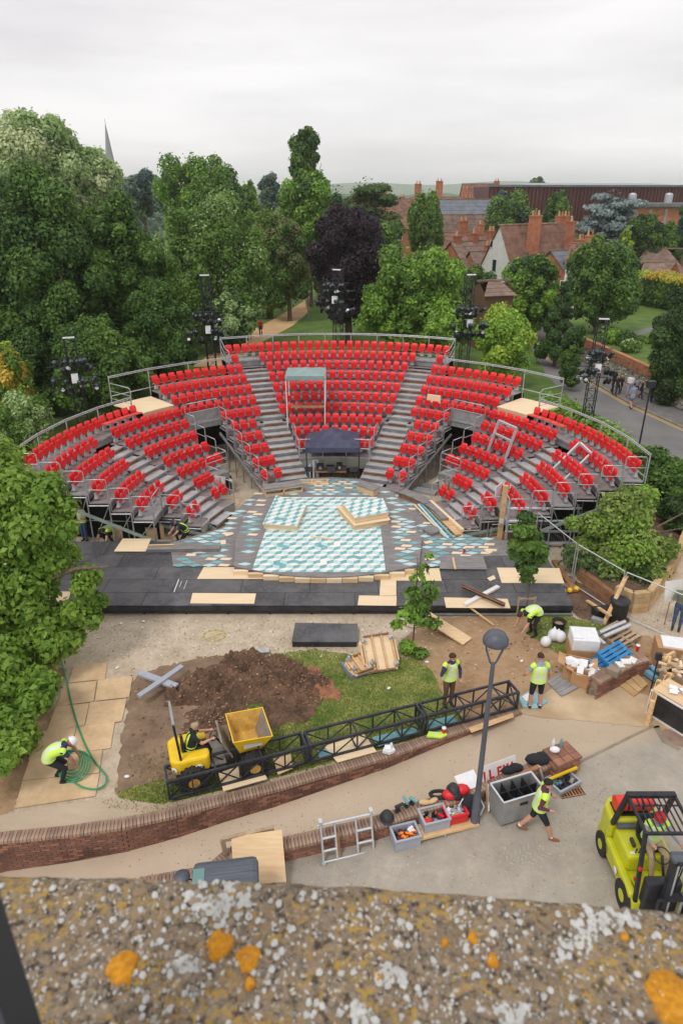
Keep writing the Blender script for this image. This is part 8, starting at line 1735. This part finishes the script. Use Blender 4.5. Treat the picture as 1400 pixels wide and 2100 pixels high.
# ================================================================== BUILDINGS
def house(label, c, rz, L, W, ze, zr, wall, roof, chim=(), wins=(), name='house', z0=0.0, group=None, hip=False, gable_m=None):
    t = thing(name, label, 'house', (c[0], c[1], z0), rz, group); e = ze-z0; r_ = zr-z0
    q = MB(); q.add([(-L/2, -W/2, 0), (L/2, -W/2, 0), (L/2, W/2, 0), (-L/2, W/2, 0), (-L/2, -W/2, e), (L/2, -W/2, e), (L/2, W/2, e), (-L/2, W/2, e), (-L/2, 0, r_-.05), (L/2, 0, r_-.05)],
        [(0, 1, 5, 4), (2, 3, 7, 6), (1, 2, 6, 9, 5), (3, 0, 4, 8, 7)]); q.m[3] = 1 if gable_m else 0; q.m[2] = 1 if gable_m else 0; q.build('wall', [wall, gable_m or wall], t)
    o_ = .3; k = (r_-e)/(W/2)
    for s_ in (-1, 1):
        n_ = max(4, int(W*.9)); rf = MB(); x0, x1 = -L/2-.2, L/2+.2
        for i in range(n_):   # tile courses, each lapped over the one below
            f0, f1 = i/n_, (i+1)/n_+.03; ya, yb = s_*(W/2+o_)*(1-f0), s_*(W/2+o_)*(1-min(1, f1)); za, zb_ = e-o_*k+(r_+.02-(e-o_*k))*f0, e-o_*k+(r_+.02-(e-o_*k))*min(1, f1); hx = (0 if not hip else 1)
            xa0, xa1, xb0, xb1 = x0+hx*f0*W*.4, x1-hx*f0*W*.4, x0+hx*f1*W*.4, x1-hx*f1*W*.4
            rf.add([(xa0, ya, za+.05), (xa1, ya, za+.05), (xb1, yb, zb_), (xb0, yb, zb_), (xa0, ya, za), (xa1, ya, za)], [(0, 1, 2, 3), (4, 5, 1, 0)] if s_ < 0 else [(3, 2, 1, 0), (0, 1, 5, 4)])
        rf.build('roof', roof, t)
    MB().bar((-L/2-.2, 0, r_+.05), (L/2+.2, 0, r_+.05), .22, .14).build('ridge', 'brick_cope', t)
    for (x, y, h, w, np_) in chim:
        ch_ = MB().bb(x-w/2, x+w/2, y-.35, y+.35, e, r_+h).bb(x-w/2-.06, x+w/2+.06, y-.41, y+.41, r_+h+.002, r_+h+.15).build('chimney', 'house_brick', t)
        for j in range(np_): MB().tube((x-w/2+w*(j+.5)/np_, y, r_+h+.15), (x-w/2+w*(j+.5)/np_, y, r_+h+.7), .13, 8, r2=.1).build('chimney_pot', 'house_brick' if j % 2 else 'sandstone', ch_)
    for (face, u, z, w, h) in wins:
        wn_ = MB(); g_ = MB()
        if face == 'front': wn_.bb(u-w/2, u+w/2, -W/2-.05, -W/2-.005, z, z+h); g_.bb(u-w/2+.08, u+w/2-.08, -W/2-.06, -W/2-.052, z+.08, z+h-.08)
        else: wn_.bb(-L/2-.05, -L/2-.005, u-w/2, u+w/2, z, z+h); g_.bb(-L/2-.06, -L/2-.052, u-w/2+.08, u+w/2-.08, z+.08, z+h-.08)
        f_ = wn_.build('window', 'white_paint', t); g_.build('pane', 'glass_dark', f_)
    return t
# white gabled house
c0 = atY(1100, 463, 88); rz = R(30)
house('white gabled house with long red tiled roof and chimneys', (c0.x+.5, 90), rz, 11.6, 5.6, c0.z-4.6, c0.z+.1, 'house_brick', 'roof_tile', [(-1.9, -1.6, .9, 1.4, 3), (4.6, .2, .7, 2.2, 4), (3.5, -2.2, .2, .8, 1)], [('side', .4, 4.2, .8, 1.5), ('side', -1.4, 1.4, .9, 1.5), ('side', 1.2, 6.9, .5, .9), ('front', -3, 2.2, 1.1, 1.3), ('front', 0, 2.2, 1.1, 1.3)], gable_m='white_paint')
def hs_(label, px, py, Y, L, W, dz, wall, roof, rz=0, chim=((0, 0, .8, .8, 2),), wins=(('front', -1.5, 3, 1, 1.2), ('front', 1.5, 3, 1, 1.2)), **k):
    c = atY(px, py, Y); return house(label, (c.x, Y), rz, L, W, c.z-dz, c.z, wall, roof, chim, wins, **k)
hs_('grey slate roofed cottage right of the white gabled house', 1165, 512, 84, 6, 6, 2.6, 'house_brick', 'roof_slate', R(35), ((2, 0, .9, .9, 2),))
hs_('red brick house hidden behind the large dark tree', 1205, 500, 80, 3.2, 4, 1.8, 'white_paint', 'roof_tile', R(-30), ((0, .5, .7, .9, 2),))
hs_('low brown roofed cottage with many chimneys left of the white house', 972, 494, 95, 8, 7, 3.4, 'house_brick', 'roof_brown', R(35), ((-3, 0, .6, .8, 2), (0, 0, .8, .9, 2), (3, 0, 1.0, 1.0, 3)))
hs_('red brick cottage behind the weeping birch and slate barn', 936, 476, 108, 9, 7, 3.0, 'house_brick', 'roof_tile', R(20), ((-3, 0, 1.2, .9, 3), (1, 0, 1.4, 1.1, 3), (4, 0, .9, .8, 2)))
hs_('brown gabled cottage just left of the white gable', 1000, 515, 92, 5, 5, 2.4, 'house_brick', 'roof_brown', R(20), ((0, 0, .6, .8, 2),))
hs_('pale roofed brick house left of the weeping birch', 826, 408, 150, 12, 10, 5.0, 'house_brick', 'roof_tile', R(10), ((-4, 0, 1.5, 1.3, 2), (3, 0, 2.6, 1.2, 2)), (('front', -2, 4.2, 1.6, 2.2), ('front', 2, 4.2, 1.6, 2.2)))
hs_('distant tiled house with a tall chimney behind the birch', 908, 404, 175, 14, 10, 5.0, 'house_brick', 'roof_tile', R(-5), ((-1, 0, 3.2, 1.6, 2), (5, 0, 1.6, 1.3, 3)))
hs_('distant tiled house between the slate barn and the tall chimney', 930, 416, 150, 12, 9, 4.5, 'house_brick', 'roof_tile', R(5), ((3, 0, .8, 1.8, 4),))
b_ = hs_('slate roofed barn with a glazed black timber gable', 966, 409, 128, 12, 9.5, 4.2, 'roof_brown', 'roof_slate', R(14), (), (), gable_m='black_paint')
for i in range(3): q = MB().bb(-6.09, -6.02, -2.4+1.7*i, -1.2+1.7*i, b_.location.z+atY(966, 409, 128).z-4.0, atY(966, 409, 128).z-2.6); w_ = q.build('window', 'glass_green', b_)
hs_('low grey roofed range below the slate barn', 960, 440, 122, 12, 6, 3.5, 'roof_brown', 'roof_brown', R(10), (), ())
hs_('steep tiled brick building adjoining the brown theatre', 985, 377, 190, 9, 14, 6.5, 'house_brick', 'roof_tile', R(0), ((4, 0, .5, 1.2, 2),), (('front', -2.4, 9.5, 1.2, 1.6), ('front', 0, 9.5, 1.2, 1.6), ('front', 2.4, 9.5, 1.2, 1.6)), name='brick_building')
for i, (x, y, Y) in enumerate([(842, 414, 210), (868, 417, 230), (925, 420, 260), (945, 421, 300), (810, 418, 190)]):
    hs_(['distant tiled roof just right of the pale roofed house', 'distant tiled roof behind the top of the birch', 'far pale roof near the horizon left of the barn', 'farthest small roof on the plain by the barn', 'distant tiled roof by the edge of the cedar'][i], x, y, Y, 14, 10, 5, 'house_brick', 'roof_tile', R(i*23 % 50-20), ((2, 0, 1.5, 1.2, 2),), (), group='distant roofs')
hs_('thatched brown cottage at the right, upper roof', 1345, 510, 92, 7, 6, 2.8, 'sandstone', 'roof_brown', R(-8), (), (('front', 1, 1.5, 1, 1),), hip=True); hs_('thatched brown cottage at the right, lower roof', 1338, 538, 88, 6, 5, 2.2, 'house_brick', 'roof_brown', R(6), (), (), hip=True)
hs_('small brown garden pavilion under the white gable', 1012, 576, 64, 2.8, 2.6, .9, 'cloth_brown', 'roof_brown', R(15), (), (), hip=True, name='pavilion')
# brown theatre: ribbed cladding
q0, q1 = atY(1003, 381, 150), atY(1480, 381, 165)
t = thing('theatre_building', 'long dark brown ribbed theatre block on the skyline', 'building', (q0.x, 150, 0), math.atan2(15, q1.x-q0.x)); L = (q1-q0).length; zt = atY(1100, 383, 152).z
MB().prism([(0, 0), (L, 0), (L, 30), (11, 30)], 0, zt).build('wall', 'rust_cladding', t); rb = MB()
for i in range(int(L/.85)): rb.bb(.3+i*.85, .62+i*.85, -.28, -.01, 1, zt-.3)
tag(rb.build('ribs', 'rust_cladding', t), kind='stuff'); MB().bb(-.3, L, -.5, .2, zt+.01, zt+.35).build('parapet', 'roof_slate', t); MB().add([(14, 1, zt+.02), (L, 1, zt+.02), (L, 25, zt+.9), (18, 25, zt+.9)], [(0, 1, 2, 3)]).build('roof', 'galv_dull', t)
c = atY(1345, 412, 142); t = thing('theatre_annex', 'grey flat roofed annex with round vents before the brown theatre', 'building', (c.x, 142, 0)); MB().bb(-6, 14, 0, 6, 0, c.z-1.0).build('wall', 'house_brick', t); MB().bb(-7, 15, -1, 7, c.z-.99, c.z-.4).build('roof', 'roof_slate', t)
for x in (-3.5, 3.5): MB().tube((x, 3, c.z-.39), (x, 3, c.z+1.0), .75, 12).ell((x, 3, c.z+1.0), (.75, .75, .4), 12, 5).build('vent', 'galv', t)
for x in (-4, -1, 2, 5): MB().bb(x, x+.5, -.05, -.01, 2, c.z-1.4).build('pilaster', 'galv_dull', t)
# church spire
s0 = atY(228, 345, 260); st_ = atY(217, 252, 260); t = thing('church_spire', 'slender grey stone church spire on the skyline at left', 'spire', (s0.x, 260, 0)); ztip = st_.z; q = MB().lathe([(2.6, 2), (2.6, s0.z-9), (2.4, s0.z-8.5), (1.75, s0.z), (.06, ztip)], n=8, sm=False); q.build('steeple', 'spire_stone', t); MB().tube((0, 0, ztip), (0, 0, ztip+1.2), .06, 5).build('finial', 'black_metal', t); MB().bb(-4.5, 4.5, -4, 4, 0, s0.z-10).build('tower_wall', 'spire_stone', t)
# mounded treeline in the middle distance, read as one wood
wd = []; rr = random.Random(31)
for i in range(260):
    x = rr.uniform(-160, 320); y = rr.uniform(200, 520)
    if x > 20 and y < 260: y += 120
    s_ = rr.uniform(4, 8); wd.append(((x, y, s_*.45), (s_, s_, s_*rr.uniform(.7, 1.0))))
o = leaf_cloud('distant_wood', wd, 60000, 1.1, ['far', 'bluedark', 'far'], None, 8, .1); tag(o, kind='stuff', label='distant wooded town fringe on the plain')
und = []
for i in range(60):
    x = rr.uniform(-26, -6); y = rr.uniform(60, 100)
    if x > -9-(90-y)*.12: continue
    s_ = rr.uniform(1.5, 3.2); und.append(((x, y, s_*.7), (s_, s_, s_*1.1)))
for i in range(70):
    x = rr.uniform(-70, -12); y = rr.uniform(58, 120); s_ = rr.uniform(2, 4); und.append(((x, y, s_*.5), (s_, s_, s_)))
for i in range(60):
    x = rr.uniform(16, 60); y = rr.uniform(86, 130); s_ = rr.uniform(1.2, 2.4); und.append(((x, y, s_*.5), (s_, s_, s_)))
for i in range(50):
    x = rr.uniform(-45, -14); y = rr.uniform(42, 60); s_ = rr.uniform(1, 2.2); und.append(((x, y, s_*.5), (s_, s_, s_)))
o = leaf_cloud('undergrowth', und, 52000, .42, ['deep', 'mid', 'deep'], None, 9, .1); tag(o, kind='stuff', label='dense undergrowth filling the gaps between the park trees')
# ================================================================== HAZE
hz = MB().bb(-3300, 3600, -60, 3000, -12, 46).build('haze', [])
hm = bpy.data.materials.new('haze'); hm.use_nodes = True; hn = hm.node_tree.nodes; hn.clear(); ho = hn.new('ShaderNodeOutputMaterial'); pv = hn.new('ShaderNodeVolumePrincipled')
pv.inputs['Color'].default_value = (.93, .96, 1.0, 1); pv.inputs['Density'].default_value = .00036; pv.inputs['Anisotropy'].default_value = .65
hm.node_tree.links.new(pv.outputs[0], ho.inputs['Volume']); hz.data.materials.append(hm); tag(hz, kind='stuff')
